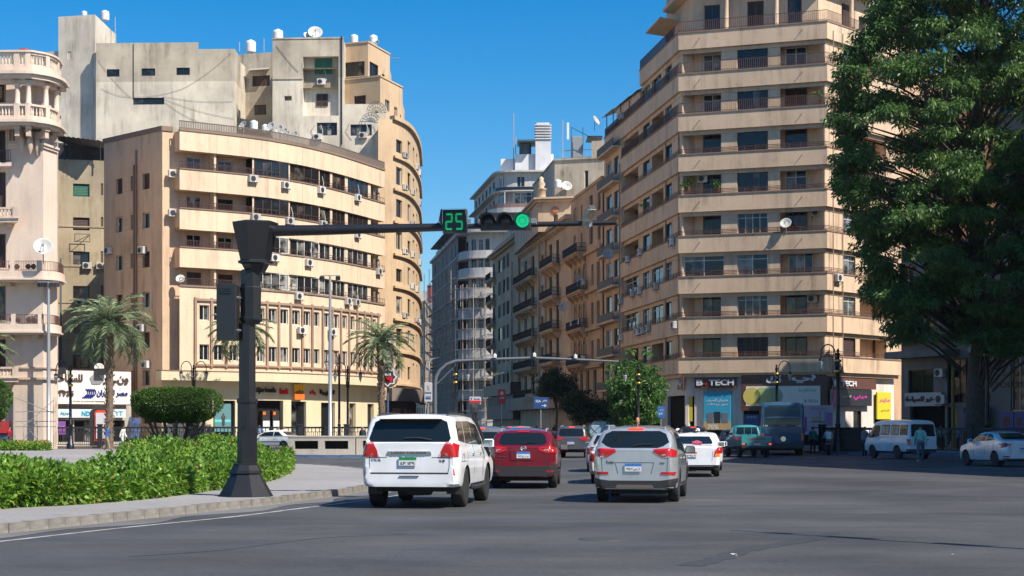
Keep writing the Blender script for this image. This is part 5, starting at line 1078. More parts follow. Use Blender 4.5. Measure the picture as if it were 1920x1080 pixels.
mb = MB(); rrect(mb, x0_, x0_+1.13, .3, Z(769,124.6), 124.3, 124.39, .3); mb.build('red_frame', mat('totem_red', (.65,.06,.02), .45), tt); mb = MB(); rrect(mb, x0_+.12, x0_+1.01, .5, Z(774,124.6), 124.22, 124.29, .1); mb.build('notice_sheet', mat('pale_notice', (.55,.55,.60), .5), tt)
fl = empty('feather_flag', TR(X(246,124.4),124.4,.14), 'blue and white printed feather flag leaning beside the palm', 'flag'); mb = MB(); mb.grid([[(X(243+.3*k,124.4),124.4,Z(782+8*k,124.4)) for k in range(6)], [(X(252+1.2*k,124.4),124.3,Z(783+8*k,124.4)) for k in range(6)], [(X(264-.5*k,124.4),124.4,Z(785+8*k,124.4)) for k in range(6)]], False, True); mb.build('cloth', mat('blue_flag_print', (.10,.15,.30), .6, noise=.8, nscale=4), fl)
mb = MB(); mb.tube([(X(252,124.4),124.5,.14),(X(246,124.4),124.5,Z(782,124.4))], .025, 5); mb.build('pole', GREYM, fl)
# tanks and dishes along the roofs
def tank(px, py, d, s, label):
    M = TR(X(px,d), d, Z(py,d)) @ Matrix.Scale(s*.62,4); r = empty('water_tank', M, label, 'water tank', 'white roof water tanks')
    mb = MB(); pr = [(.95,0)] + [(1.0 if k % 2 else .95, .12+.2*k) for k in range(9)] + [(.9,2.0),(.55,2.15),(.3,2.2)]; mb.lathe(pr, 16); mb.build('drum', mat('white_tank_plastic', (.66,.67,.68), .4), r, M)
    mb = MB(); mb.lathe([(.32,2.15),(.32,2.28),(.28,2.32)], 10); mb.build('lid', WHT, r, M); return r
tank(470,98,176,.95,'ribbed white tank standing alone on the concrete roof'); tank(521,78,176,.95,'white tank peeping over the concrete parapet left of the big dish'); tank(197,38,173,.75,'white tank on top of the stair tower')
tank(476,243,152,.62,'short white tank on the bank roof between dishes'); tank(497,247,152,.5,'smallest white tank on the bank roof'); tank(664,82,172,.7,'low white tank on the peach penthouse'); tank(700,84,172,.75,'white tank at the right end of the peach penthouse'); tank(158,33,172,.5,'tiny white tank left on the stair tower')
dish(TR(X(591,168),168,Z(70,168)+.4), 1.25, 'large pale dish on the concrete roof edge', R(8)); dish(TR(X(575,168),168,Z(68,168)), .7, 'small dark dish left of the large roof dish', R(40)); dish(TR(X(706,168),168,Z(83,168)), .7, 'grey dish at the right end of the penthouse roof', R(-40))
for px, py, s, lb_ in ((456,236,.62,'dish left of the short tank on the bank roof'),(508,239,.7,'dish just right of the smallest tank on the bank roof'),(524,243,.62,'second dish right of the tanks on the bank roof'),(534,247,.5,'third dish right of the tanks on the bank roof'),(539,251,.42,'smallest dish in the row on the bank roof'),(553,253,.5,'rightmost dish of the row on the bank roof')): dish(TR(X(px,147),147,Z(py,147)), s*1.15, lb_, R(-35))
dish(B.M(B.uof(341), -.3, Z(524,129.5)), .6, 'dish on the lowest bank balcony at its left end', R(-30))
dish(TR(X(186,129),129,Z(690,129)), .62, 'dish standing on top of the airline board', R(10)); rt = empty('red_roof_vent', TR(X(46,172),172,40.7), 'small red domed roof vent on the far left roof', 'roof vent'); mb = MB(); mb.lathe([(.85,0),(.85,.8),(.6,1.15),(.1,1.3)], 12, (X(46,172),172,40.7)); mb.build('dome', mat('roof_red', (.25,.03,.02), .6), rt); mb = MB(); mb.lathe([(.95,0),(.95,.15)], 12, (X(46,172),172,40.72)); mb.build('rim', BLKM, rt)
tank(1046,352,192,.7,'pale tank on the ornate tan building roof'); tank(1120,290,200,.8,'white tank right of the metal shed on the concrete roof block'); dish(TR(X(1062,196),196,Z(350,196)), 1.1, 'pale dish beside the tank over the orange building', R(10)); dish(TR(X(1022,215),215,Z(352,215)), 1.0, 'dish on the attic of the ornate tan building', R(-15))
mb = MB(); an = empty('roof_antennas', TR(), 'thin antenna rods on the concrete roof line', 'antenna')
for px, y0, y1 in ((216,80,32),(449,97,78),(495,97,72),(527,245,205)): mb.tube([(X(px,170),170,Z(y0,170)),(X(px,170),170,Z(y1,170))], .05, 4)
mb.tube([(X(733,168),168,Z(108,168)),(X(748,166),166,Z(109,166))], .04, 4); mb.build('rods', GREYM, an)
# shaded building behind the big tree, right edge
nb = empty('shaded_shop_building', TR(X(1780,114),114), 'shaded grey building with a glass showroom behind the big tree trunk', 'building')
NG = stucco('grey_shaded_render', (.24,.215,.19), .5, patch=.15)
N_ = Facade.px([(1690,118),(1925,107),(2100,101)], nb); a_ = N_.uof; yz = lambda y: Z(y,113); it = []
for k in range(6):
    for j in range(7): it.append((a_(1690+46*j), a_(1690+46*j)+1.3, 8.4+3.5*k, 10.6+3.5*k, ('blk2','dk2','alu2')[(j+k*2) % 3]))
it += [(a_(1703), a_(1750), yz(742), yz(690), 'blk2'), (a_(1706), a_(1772), .14, yz(760), 'hole'), (a_(1862), a_(1893), yz(772), yz(640), 'cur2'), (a_(1895), a_(1925), yz(772), yz(640), 'cur2'), (a_(1806),a_(1850),.2,yz(765),'blk2'),(a_(1776),a_(1794),.2,yz(762),'blk1'),(a_(1776),a_(1858),yz(755),yz(672),'blk4'), (a_(1860),a_(1925),.2,yz(775),'blk2')]
uh = a_(1868); lo = [i for i in it if i[1] < uh and i[3] < 14.5]; hi = [i for i in it if i[1] < N_.L and i[0] > uh]
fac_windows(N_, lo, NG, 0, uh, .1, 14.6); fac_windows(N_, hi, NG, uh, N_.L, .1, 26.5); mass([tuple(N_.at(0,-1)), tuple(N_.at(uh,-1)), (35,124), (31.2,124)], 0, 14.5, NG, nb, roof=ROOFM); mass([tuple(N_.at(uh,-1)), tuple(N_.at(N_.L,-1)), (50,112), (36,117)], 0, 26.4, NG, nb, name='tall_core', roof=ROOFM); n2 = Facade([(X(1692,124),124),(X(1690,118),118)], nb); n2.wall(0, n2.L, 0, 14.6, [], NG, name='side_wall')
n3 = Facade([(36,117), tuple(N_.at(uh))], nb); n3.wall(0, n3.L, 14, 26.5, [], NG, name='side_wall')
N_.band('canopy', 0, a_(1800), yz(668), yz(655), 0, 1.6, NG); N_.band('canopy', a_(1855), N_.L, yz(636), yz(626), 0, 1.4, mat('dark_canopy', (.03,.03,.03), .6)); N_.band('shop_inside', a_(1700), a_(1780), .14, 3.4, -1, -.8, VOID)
for k in range(2): N_.band('balcony', a_(1691), a_(1790), 7.6+3.5*k, 7.75+3.5*k, 0, 1.0, NG)
r, M, L, H = board(N_, 1699, 1768, 737, 762, .1, mat('grey_signboard', (.5,.48,.45), .5), 'pale travel shop sign with thick dark arabic letters behind the minivan'); text('خير للسياحة', L*.78, H*.5, blkl, M @ TR(L*.03,0,H*.25), r, ar=True, depth=.03, bold=.04)
ac(N_, a_(1774), yz(757), 'above the travel shop sign behind the minivan', .3, False, 1.15); ac(N_, a_(1772), yz(706), 'in shade above the pale travel shop sign', .3)
r, M, L, H = board(N_, 1820, 1853, 760, 806, .5, mat('marble_panel', (.50,.50,.50), .35, noise=.25, nscale=2), 'white marble panel leaning at the foot of the big tree', 'panel', 'marble_panel')
for px0, px1, lb_ in ((1877,1903,'blue kiosk poster left of the right picture edge'),(1904,1925,'blue kiosk poster cut by the right picture edge'),(1808,1825,'narrow blue poster left of the marble panel')):
    r, M, L, H = board(N_, px0, px1, 773, 808, .45, mat('royal_blue_poster', (.01,.045,.26), .4), lb_, 'poster', 'blue_poster'); mb = MB(); mb.lathe([(.001,0),(L*.28,0),(L*.28,.01)], 12, M=M @ TR(L*.5,0,H*.5) @ Matrix.Rotation(R(90),4,'X')); mb.build('printed_disc', blkl, r); text('مصر', L*.6, H*.1, GREENP, M @ TR(L*.2,0,H*.1), r, ar=True, depth=.002)
text('TOURS', 2.6, .42, blkl, N_.M(a_(1866), .05, yz(730)), nb, depth=.01); text('السياحية', 2.2, .6, brz, N_.M(a_(1864), .05, yz(712)), nb, depth=.01, ar=True)
gp = empty('gold_pipe_column', TR(), 'tall ochre painted pipe column left of the tree trunk', 'column'); q = N_.at(a_(1797), .5); mb = MB(); mb.lathe([(.2,0),(.2,.3),(.13,.35),(.13,6.6)], 10, (q.x,q.y,.14)); mb.build('shaft', mat('ochre_paint', (.24,.16,.04), .6), gp); mb = MB(); mb.lathe([(.2,6.6),(.2,6.8)], 10, (q.x,q.y,.14)); mb.build('cap', mat('ochre_paint'), gp)
# building outside the frame on the right: it throws the long shade over this side of the square
cb = empty('square_side_building', TR(45,70), 'tall beige building along the right side of the square', 'building')
cpts = [(37.3,35.9),(30.5,58),(38.5,90),(43.5,114)]
mass(cpts + [(70,120),(70,30)], 0, 30, BEI, cb, name='wall', roof=ROOFM)
cw = Facade([(43.5,114),(38.5,90),(30.5,58),(37.3,35.9)], cb); 
for k in range(8):
    z = 3.6+3.3*k; mb = MB()
    for a, b in zip(cpts[::-1], cpts[::-1][1:]): pass
    for j in range(12):
        u = 3+cw.L*j/13; q = cw.M(u, .02, z); mb.box(-.6,.6,-.04,.1,.8,2.6,q)
    mb.build('window_row', GLASSD, cb); cw.band('ledge', 0, cw.L, z, z+.2, 0, .3, BEI)

# ---------------------------------------------------------------- lift the facades to the true horizon, their feet stay in the ground
def descend(o):
    yield o
    for c in o.children: yield from descend(c)
for o in [o for o in sc.objects if o.parent is None and o.name not in BEFORE]:
    ds = []
    for c in descend(o):
        if c.type == 'MESH' and len(c.data.vertices): q = WM[c.name] @ c.data.vertices[len(c.data.vertices)//2].co; ds.append(q.y)
    if not ds: continue
    dm = sorted(ds)[len(ds)//2]; dz = 6*dm/3000 - .04
    for c in descend(o):
        if c.type == 'MESH' and c.data.users == 1 and WM[c.name] == Matrix.Identity(4):
            n = len(c.data.vertices); a = np.empty(n*3); c.data.vertices.foreach_get('co', a); a = a.reshape(-1,3); k = a[:,2] < .16; a[k,2] -= dz+.1; c.data.vertices.foreach_set('co', a.ravel())
    for c in descend(o): WM[c.name] = Matrix.Translation((0,0,dz)) @ WM[c.name]
    o.matrix_basis = Matrix.Translation((0,0,dz)) @ o.matrix_basis
Z = Z_true
# ---------------------------------------------------------------- traffic signals, lamps, fences, planter
PZ = .15
def oct_tube(mb, x, y, prof, n=8, ph=math.pi/8): mb.lathe(prof, n, (x,y,0), smooth=False, ph=ph)
dP = 34.9; px2 = lambda px: X(px, dP)
ts = empty('traffic_signal_mast', TR(px2(464), dP, PZ), 'black traffic signal mast with flared foot, funnel top and long arm over the road', 'traffic signal')
zq = lambda y: Z(y, dP); cx = px2(461)
mb = MB(); oct_tube(mb, cx, dP, [(.63,zq(932)),(.60,zq(929)),(.33,zq(889)),(.36,zq(887)),(.345,zq(882)),(.27,zq(872)),(.27,zq(869)),(.235,zq(868))]); mb.build('flared_foot', POLE, ts)
mb = MB(); oct_tube(mb, cx+.03, dP, [(.225,zq(870)),(.215,zq(756)),(.235,zq(755)),(.235,zq(749)),(.185,zq(746)),(.18,zq(606))]); mb.build('shaft', POLE, ts)
mb = MB(); oct_tube(mb, px2(470), dP, [(.185,zq(608)),(.25,zq(600)),(.25,zq(596)),(.225,zq(594)),(.235,zq(540)),(.215,zq(537)),(.215,zq(508)),(.19,zq(506))]); mb.build('sleeve', POLE, ts)
mb = MB(); mb.lathe([(.2,zq(512)),(.3,zq(496)),(.38,zq(494)),(.38,zq(490)),(.33,zq(488)),(.50,zq(420)),(.50,zq(417)),(.2,zq(414))], 6, (px2(479),dP,0), smooth=False, ph=.3); mb.build('funnel_head', POLE, ts)
arm = [(px2(500),dP,zq(433)),(px2(600),dP,zq(431.5)),(px2(700),dP,zq(429)),(px2(830),dP,zq(426)),(px2(990),dP,zq(421)),(px2(1156),dP,zq(417.5))]
mb = MB(); mb.tube(arm[:4], [.125,.112,.10,.085], 12); mb.tube(arm[3:], [.06,.058,.055], 12); 
for px, r in ((614,.118),(700,.106),(822,.095),(1040,.065)): 
    t = (px-500)/656; z_ = zq(433-15.5*t); mb.tube([(px2(px-3),dP,z_),(px2(px+3),dP,z_-.0)], r, 12)
mb.build('arm', POLE, ts)
mb = MB(); mb.cbox(px2(409),px2(446),dP-.22,dP+.3,zq(638),zq(533),.02)
for k in range(3): mb.box(px2(416),px2(436),dP-.245,dP-.22,zq(543+4*k),zq(541+4*k))
mb.build('control_box', mat('black_box_paint', (.016,.017,.02), .3, bump=.1, bscale=5), ts)
for y in (559, 620): mb = MB(); mb.box(px2(446),px2(455),dP-.1,dP+.1,zq(y+3),zq(y-3)); mb.tube([(px2(445),dP-.12,zq(y)),(px2(458),dP-.12,zq(y))], .02, 5); mb.build('box_bracket', mat('worn_steel', (.30,.30,.30), .45, metal=.6), ts)
mb = MB(); mb.lathe([(.055,0),(.04,.02)], 8, (px2(461)+.02,dP,zq(672))); mb.box(px2(457),px2(463),dP-.24,dP-.2,zq(800),zq(775)); mb.build('access_cover', POLE, ts)
HOUS = mat('signal_housing', (.022,.023,.025), .4)
# countdown timer
ct = empty('countdown_timer', TR(px2(852), dP-.25, zq(440)), 'green countdown display hanging on the signal arm left of the three lights', 'countdown timer'); Mt = TR(px2(853), dP-.30, zq(418), R(-8))
mb = MB(); mb.box(-.26,.26,-.0,.16,-.25,.25); mb.build('housing', HOUS, ct, Mt); mb = MB()
mb.quad((-.27,0,.26),(.27,0,.26),(.27,-.20,.24),(-.27,-.20,.24)); mb.quad((-.265,0,.26),(-.265,-.20,.24),(-.33,-.12,-.02),(-.265,0,-.12)); mb.quad((.265,0,.26),(.265,-.20,.24),(.30,-.05,-.2),(.265,0,-.25)); mb.build('visor', mat('visor_plastic', (.085,.085,.09), .45), ct, Mt)
LED = mat('green_led', (.0,.2,.08), .5, emit=(.0,.60,.20), estr=.5); seg = {'2':'abged','5':'afgcd'}; mb = MB()
def segl(ch, x, z, w_, h):
    P = {'a':((0,h),(w_,h)),'b':((w_,h),(w_,h/2)),'c':((w_,h/2),(w_,0)),'d':((0,0),(w_,0)),'e':((0,h/2),(0,0)),'f':((0,h),(0,h/2)),'g':((0,h/2),(w_,h/2))}
    for s_ in seg[ch]:
        a, b = P[s_]
        for k in range(6):
            for j in (-.011,.011):
                t = (k+.5)/6; x_ = x+a[0]+(b[0]-a[0])*t; z_ = z+a[1]+(b[1]-a[1])*t
                if a[0] == b[0]: x_ += j
                else: z_ += j
                mb.box(x_-.008,x_+.008,-.008,0,z_-.008,z_+.008)
segl('2', -.18, -.17, .125, .32); segl('5', .04, -.17, .125, .32); mb.build('led_digits', LED, ct, Mt @ TR(0,-.004,0), kind='stuff')
mb = MB(); mb.box(-.03,.03,.1,.35,-.06,.06); mb.box(.2,.34,.05,.12,-.03,.05); mb.build('arm_clamp', MAT['worn_steel'], ct, Mt)
hd = empty('signal_head', TR(px2(948), dP-.2, zq(417)), 'horizontal black three lamp signal head with the right lamp lit green', 'traffic light'); Mh = TR(px2(948), dP-.28, zq(417.5), R(-6))
mb = MB(); mb.cbox(-.55,.55,-.0,.18,-.19,.19,.02); mb.build('housing', HOUS, hd, Mh)
for k, cxx in enumerate((-.37, 0, .37)):
    mb = MB(); m_ = Mh @ TR(cxx,-.005,0) @ Matrix.Rotation(R(90),4,'X'); mb.lathe([(.001,.035),(.08,.03),(.15,.0)], 18, M=m_)
    mb.build('lens', mat('green_lens', (.0,.16,.07), .25, emit=(.0,.22,.10), estr=.7) if k == 2 else mat('dark_lens', (.03,.03,.03), .25), hd)
    if k == 2:
        mb = MB()
        for i_ in range(130): rr_ = .138*math.sqrt((i_+.5)/130); aa = i_*2.39996; mb.lathe([(.0055,.0),(.001,.004)], 5, (rr_*math.cos(aa), rr_*math.sin(aa), .036-.03*(rr_/.15)**2), M=m_)
        mb.build('led_dots', mat('green_led_dot', (.0,.3,.12), .4, emit=(.03,1.0,.45), estr=1.4), hd, kind='stuff')
    mb = MB(); rows = []
    for dep, hh in ((0,0),(.26,0)):
        r_ = []
        for t in range(15):
            a = -R(35)+t*(R(250))/14; dd = dep*(.35+.65*max(0, math.sin(max(0,min(math.pi,(a+R(35))/R(250)*math.pi)))))
            r_.append(Mh @ Vector((cxx+.165*math.cos(a), -.005-dd, .165*math.sin(a))))
        rows.append(r_)
    mb.grid(rows, False, True); mb.build('visor', MAT['visor_plastic'], hd)
mb = MB(); mb.box(-.6,-.55,.02,.34,-.05,.05); mb.box(.55,.66,.02,.34,-.05,.06); mb.tube([(-.62,.28,0),(.66,.28,0)],.05,8); mb.build('arm_clamp', MAT['worn_steel'], hd, Mh)
cc = empty('enforcement_camera', TR(px2(1103), dP, zq(420)), 'weathered beige box camera on the outer end of the signal arm', 'camera'); Mc = TR(px2(1102), dP-.15, zq(409), R(18)) @ Matrix.Rotation(R(-38),4,'X'); mb = MB(); mb.cbox(-.09,.09,-.30,.28,-.07,.08,.03); mb.mi = 1; mb.box(-.07,.07,-.31,-.30,-.05,.06); mb.build('housing', [mat('weathered_beige', (.42,.37,.29), .6, noise=.5, nscale=9), BLKM], cc, Mc)
mb = MB(); mb.box(px2(1101),px2(1110),dP-.1,dP+.06,zq(425),zq(412)); mb.tube([(px2(1105),dP-.09,zq(427)),(px2(1105),dP-.09,zq(412))],.03,6); mb.build('mount', MAT['worn_steel'], cc)
# the same kind of mast stands outside the frame on the right; its shadow lies across the asphalt
def mastshadow():
    # shadow tip (1370,995) to (1920,1030): ground points, then back along the sun ray to height h
    h = 6.2; k = h/SUN.z; out = []
    for px, py in ((1370,995),(1640,1013),(1920,1030),(2300,1052)):
        d = D(py); out.append(Vector((X(px,d), d, 0)) + SUN*k)
    return out
a_ = mastshadow(); m2 = empty('side_signal_mast', TR(a_[-1].x, a_[-1].y, 0), 'signal mast with a long arm outside the picture at the right', 'traffic signal')
mb = MB(); mb.tube(a_, [.04,.05,.07,.1], 8); mb.build('arm', POLE, m2); mb = MB(); mb.lathe([(.3,0),(.15,.6),(.15,6.3)], 8, (a_[-1].x,a_[-1].y,0)); mb.build('shaft', POLE, m2)
for t in (.16,.42,.78):
    p = a_[0].lerp(a_[2], t); mb = MB(); mb.cbox(-.12,.12,-.35 if t > .2 else -.12,.35 if t > .2 else .12,-.25,.02,.02, TR(p.x,p.y,p.z-.02, math.atan2(a_[2].y-a_[0].y,a_[2].x-a_[0].x)+R(90))); mb.build('lamp_box', HOUS, m2)
# ornate street lamps
LGL = mat('lantern_glass', (.35,.36,.34), .2)
def street_lamp(px, ybase, ytop, arms, label, rz=0, z0=.14, gold=True, s=1.0, dfix=None):
    d = dfix or D(ybase, z0); h = Z(ytop, d) - z0; M = TR(X(px,d), d, z0, rz)
    r = empty('street_lamp', M, label, 'street lamp', 'ornate black street lamps')
    mb = MB(); mb.lathe([(.26*s,0),(.26*s,.35),(.2*s,.4),(.2*s,.75),(.13*s,.85),(.12*s,1.6),(.15*s,1.65),(.10*s,1.7),(.085*s,h-.9),(.12*s,h-.85),(.085*s,h-.8),(.085*s,h-.2),(.13*s,h-.15),(.05*s,h),(.09*s,h+.06),(.01,h+.22)], 10); mb.build('post', POLE, r, M)
    if gold:
        for zz in (h-.62, h-1.25):
            mb = MB(); mb.lathe([(.09*s,0),(.17*s,.03),(.19*s,.1),(.17*s,.17),(.09*s,.2)], 12, (0,0,zz)); mb.build('brass_ring', GOLD, r, M)
    for a in arms:
        q = M @ Matrix.Rotation(a, 4, 'Z'); mb = MB()
        pts = [(.1,0,h-1.6),(.16,0,h-.4)] + [(.16+.42*(1-math.cos(t*math.pi/8)), 0, h-.1+.55*math.sin(t*math.pi/8)) for t in range(9)] + [(1.0,0,h-.35)]
        mb.tube(pts, .035*s, 6); mb.build('arm', POLE, r, q)
        L_ = MB(); L_.lathe([(.03,-.35),(.14,-.42),(.15,-.5),(.12,-.52)], 8, (1.0,0,h)); L_.lathe([(.05,-1.02),(.03,-1.08),(.01,-1.18)], 8, (1.0,0,h)); L_.build('lantern_cap', POLE, r, q)
        g = MB(); g.lathe([(.13,-.52),(.15,-.6),(.06,-1.02)], 8, (1.0,0,h), smooth=False); g.build('lantern_glass', LGL if gold != 2 else POLE, r, q)
    return r
street_lamp(132, 842, 690, [R(175)], 'black crook lamp with brass rings in front of the airline board')
street_lamp(363, 833, 688, [0, R(180)], 'double armed lamp above the clipped topiary tree', gold=False, dfix=127)
street_lamp(652, 828, 690, [0, R(180)], 'double armed grey lamp in front of the bank window', gold=False, dfix=127)
street_lamp(636, 828, 668, [R(190)], 'dark lamp post with crossed lanterns left of the double armed lamp', gold=False, dfix=128)
street_lamp(854, 829, 690, [R(-5)], 'lamp with brass rings behind the white off-roader', dfix=128)
street_lamp(1197, 828, 690, [R(180)], 'lamp with brass rings in front of the bright green street tree', dfix=120)
street_lamp(1456, 826, 688, [0], 'lamp with brass rings directly above the blue bus', dfix=118)
street_lamp(1571, 850, 660, [R(178)], 'tall lamp with brass rings right of the bus', s=1.2, dfix=95)
street_lamp(1851, 852, 628, [R(180)], 'tallest lamp with brass rings in front of the big tree trunk', s=1.25, dfix=92)
def flood_mast(px, ytop, d, label, n=4):
    M = TR(X(px,d), d, .14); h = Z(ytop,d)-.14; r = empty('floodlight_mast', M, label, 'floodlight mast', 'tall grey floodlight masts')
    mb = MB(); mb.lathe([(.2,0),(.19,.1),(.15,.12),(.14,h*.5),(.085,h)], 12); mb.build('pole', mat('galvanised_pole', (.36,.38,.40), .4, metal=.4), r, M)
    mb = MB(); mb.box(-.75,.75,-.03,.03,h-.02,h+.04); mb.build('crossbar', GREYM, r, M)
    for k in range(n): mb = MB(); mb.cbox(-.16,.16,-.14,.1,-.34,-.04,.02, TR(-.6+1.2*k/(n-1),0,h,R(20*(k-1.5)))); mb.build('floodlight', BLKM, r, M)
flood_mast(91, 529, 115, 'tall grey floodlight mast in front of the pink building'); flood_mast(619, 517, 121, 'tall grey floodlight mast in front of the bank', 2)
# curved overhead gantry across the street
gt = empty('overhead_gantry', TR(X(817,100),100), 'long curved grey overhead gantry with small cameras across the street', 'gantry'); gd = 100; g = lambda px, py, dd=0: (X(px,gd+dd), gd+dd, Z(py,gd))
mb = MB(); mb.tube([g(816,850), g(816,718), g(818,706), g(825,694), g(838,683), g(855,677), g(880,675.5), g(930,673.5), g(1000,671)], [.13,.12,.12,.11,.11,.105,.1,.095,.09], 8); mb.tube([g(1000,671), g(1080,674), g(1160,678)], [.09,.08,.06], 8); mb.tube([g(817,722), g(850,690)], .04, 6); mb.build('arch_pole', mat('grey_painted_steel', (.16,.17,.18), .4, metal=.3), gt)
for px, py in ((928,671),(1002,669),(1079,672)): mb = MB(); mb.cbox(X(px,gd)-.1,X(px,gd)+.1,gd-.3,gd+.2,Z(py,gd),Z(py,gd)+.22,.03); mb.tube([g(px,py+3),g(px,py-9)],.025,5); mb.build('camera_box', WHT, gt)
mb = MB(); mb.tube([g(1145,678), g(1158,686)], .05, 6); mb.build('end_bracket', BLKM, gt)
# fences: posts and rail panels
def fence(name, label, pts, z0, h, post_every, cat='fence', first=True):
    f = Facade([tuple(p) for p in pts]); r = empty(name, TR(*f.at(0), z0), label, cat); n = max(1, round(f.L/post_every)); FM = mat('black_fence_paint', (.02,.022,.026), .45)
    for i in range(n+1):
        q = f.M(f.L*i/n, 0, z0); mb = MB(); mb.cbox(-.17,.17,-.17,.17,0,h+.1,.03); mb.mi = 0; mb.build('post', FM, r, q); mb = MB(); mb.cbox(-.21,.21,-.21,.21,h+.1,h+.2,.03); mb.build('post_cap', FM, r, q)
    for i in range(n):
        a = f.L*i/n+.17; b = f.L*(i+1)/n-.17; mb = MB(); f.addband(mb, a, b, z0+h-.14, z0+h, -.04, .04); f.addband(mb, a, b, z0+h-.42, z0+h-.38, -.02, .02); f.addband(mb, a, b, z0+.12, z0+.18, -.03, .03); k = int((b-a)/.14)
        for j in range(1, k): q = f.at(a+(b-a)*j/k); mb.box(q.x-.018,q.x+.018,q.y-.018,q.y+.018,z0+.18,z0+h-.4); 
        for j in range(1, k, 2): q = f.at(a+(b-a)*j/k); mb.box(q.x-.03,q.x+.03,q.y-.01,q.y+.01,z0+h-.38,z0+h-.14)
        mb.build('rail_panel', FM, r)
    return r
fd = 121.3
fence('street_fence', 'black railing fence along the bank side of the square, left stretch', [(X(46,fd),fd),(X(470,fd),fd)], .14, 1.5, 5.8); fence('street_fence', 'black railing fence in front of the bank shopfront, right stretch', [(X(476,fd),fd),(X(735,fd+.6),fd+.6)], .14, 1.5, 3.6)
fence('pavement_fence', 'black railing fence on the shaded pavement behind minivan and silver sedan', [(18.9,97.5),(20.2,95.2),(24,93.2),(32,90),(40,88)], .14, 1.45, 4.4)
kb_ = empty('fence_kiosk_box', TR(X(1590,97),97,.14), 'dark square utility box at the corner of the right pavement fence', 'utility box'); mb = MB(); mb.cbox(X(1562,97),X(1618,97),96.6,98.6,.14,Z(804,97),.05); mb.build('cabinet', BLKM, kb_); mb = MB(); mb.box(X(1560,97),X(1620,97),96.4,98.8,Z(804,97)+.003,Z(801,97)); mb.build('lid', POLE, kb_)
# concrete planter blocks on the median
CP = stucco('planter_concrete', (.40,.37,.32), .4, patch=.12)
def planter(x0, x1, d, h, label, nh):
    r = empty('concrete_planter', TR((x0+x1)/2, d, .155), label, 'planter', 'concrete planters on the median'); f = Facade([(x0,d),(x1,d)], r); L_ = f.L; w_ = (L_-.35)/nh
    f.wall(0, L_, .155, .155+h, [(.35+w_*k, w_*(k+1), .155+h*.32, .155+h*.80, .35) for k in range(nh)], CP, name='front_wall')
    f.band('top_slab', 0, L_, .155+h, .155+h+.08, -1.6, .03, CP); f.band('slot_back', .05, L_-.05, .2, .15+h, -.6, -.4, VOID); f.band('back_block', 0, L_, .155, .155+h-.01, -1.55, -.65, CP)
    for a, b in ((0,.1),(L_-.1,L_)): f.band('end_wall', a, b, .156, .155+h-.002, -1.5, -.005, CP)
planter(X(540,86), X(665,86), 86, .92, 'grey concrete planter block with two dark slots behind the flowering hedge', 2); planter(X(668,86.3), X(735,86.3), 86.3, .92, 'pale concrete planter block behind the white off-roader', 1)
# signs standing in the street
def post_sign(px, y0, y1, w_, d, m, label, txts=(), ybase=None, name='street_sign'):
    r = empty(name, TR(X(px,d), d, .14), label, 'sign'); z1_, z0_ = Z(y0,d), Z(y1,d); W_ = w_/FP*d; x0 = X(px,d)-W_/2
    mb = MB(); mb.cbox(x0,x0+W_,d-.06,d,z0_,z1_,.02); mb.build('panel', m, r); mb = MB(); mb.tube([(X(px,d),d+.05,.14),(X(px,d),d+.05,z1_-.1)], .05, 8); mb.build('post', GREYM, r)
    for t_, fx, fz, fw, fh, tm, ar in txts: text(t_, W_*fw, (z1_-z0_)*fh, tm, TR(x0+W_*fx, d-.066, z0_+(z1_-z0_)*fz), r, depth=.004, ar=ar, bold=.02)
    return r
post_sign(803, 717, 753, 15, 110, mat('pale_grey_sign', (.45,.46,.47), .5), 'pale upright hotel sign with arrows beside the gantry pole', [('kemet',.1,.42,.8,.10,blkl,False),('«««',.15,.12,.7,.16,nav,False),('X',.3,.58,.4,.26,GOLD,False)])
post_sign(1014, 745, 766, 28, 135, mat('blue_road_sign', (.015,.06,.20), .45), 'blue road sign with a white arrow in the middle of the street', [('SSA',.15,.55,.35,.22,WL,False),('مصر',.6,.55,.3,.22,WL,True),('→',.55,.12,.35,.28,WL,False)])
post_sign(941, 730, 757, 14, 150, mat('red_banner', (.35,.015,.03), .5), 'red upright banner sign in front of the dark brown shop', [('مصر',.2,.3,.6,.15,WL,True),('o',.3,.6,.4,.25,WL,False)])
r_ = post_sign(891, 744, 758, 22, 130, mat('pale_grey_sign'), 'small white sign with a red stripe on a post left of the brown shop', [('?',.1,.4,.15,.5,nav,False),('stop',.4,.55,.5,.25,nav,False)]); mb = MB(); mb.box(X(880.5,130),X(901.5,130),129.86,129.93,Z(755,130),Z(751,130)); mb.build('red_stripe', RED, r_)
post_sign(1239, 763, 783, 14, 122, mat('bright_blue_sign', (.02,.12,.40), .45), 'bright blue street sign at the foot of the green street tree', [('شارع',.15,.6,.7,.2,WL,True),('ST',.2,.25,.6,.2,WL,False)])
lp = empty('plain_street_light', TR(X(805,150),150,.1), 'thin pale cobra head street light before the scaffolding', 'street light'); mb = MB(); mb.tube([(X(805,150),150,.1),(X(805,150),150,Z(680,150)),(X(807,150),150,Z(674,150)),(X(819,150),150,Z(671,150))], .07, 6); mb.build('pole', mat('pale_pole', (.40,.42,.43), .5), lp); mb = MB(); mb.cbox(X(817,150),X(824,150),149.85,150.15,Z(672,150),Z(670,150),.02); mb.build('lamp_head', GREYM, lp)
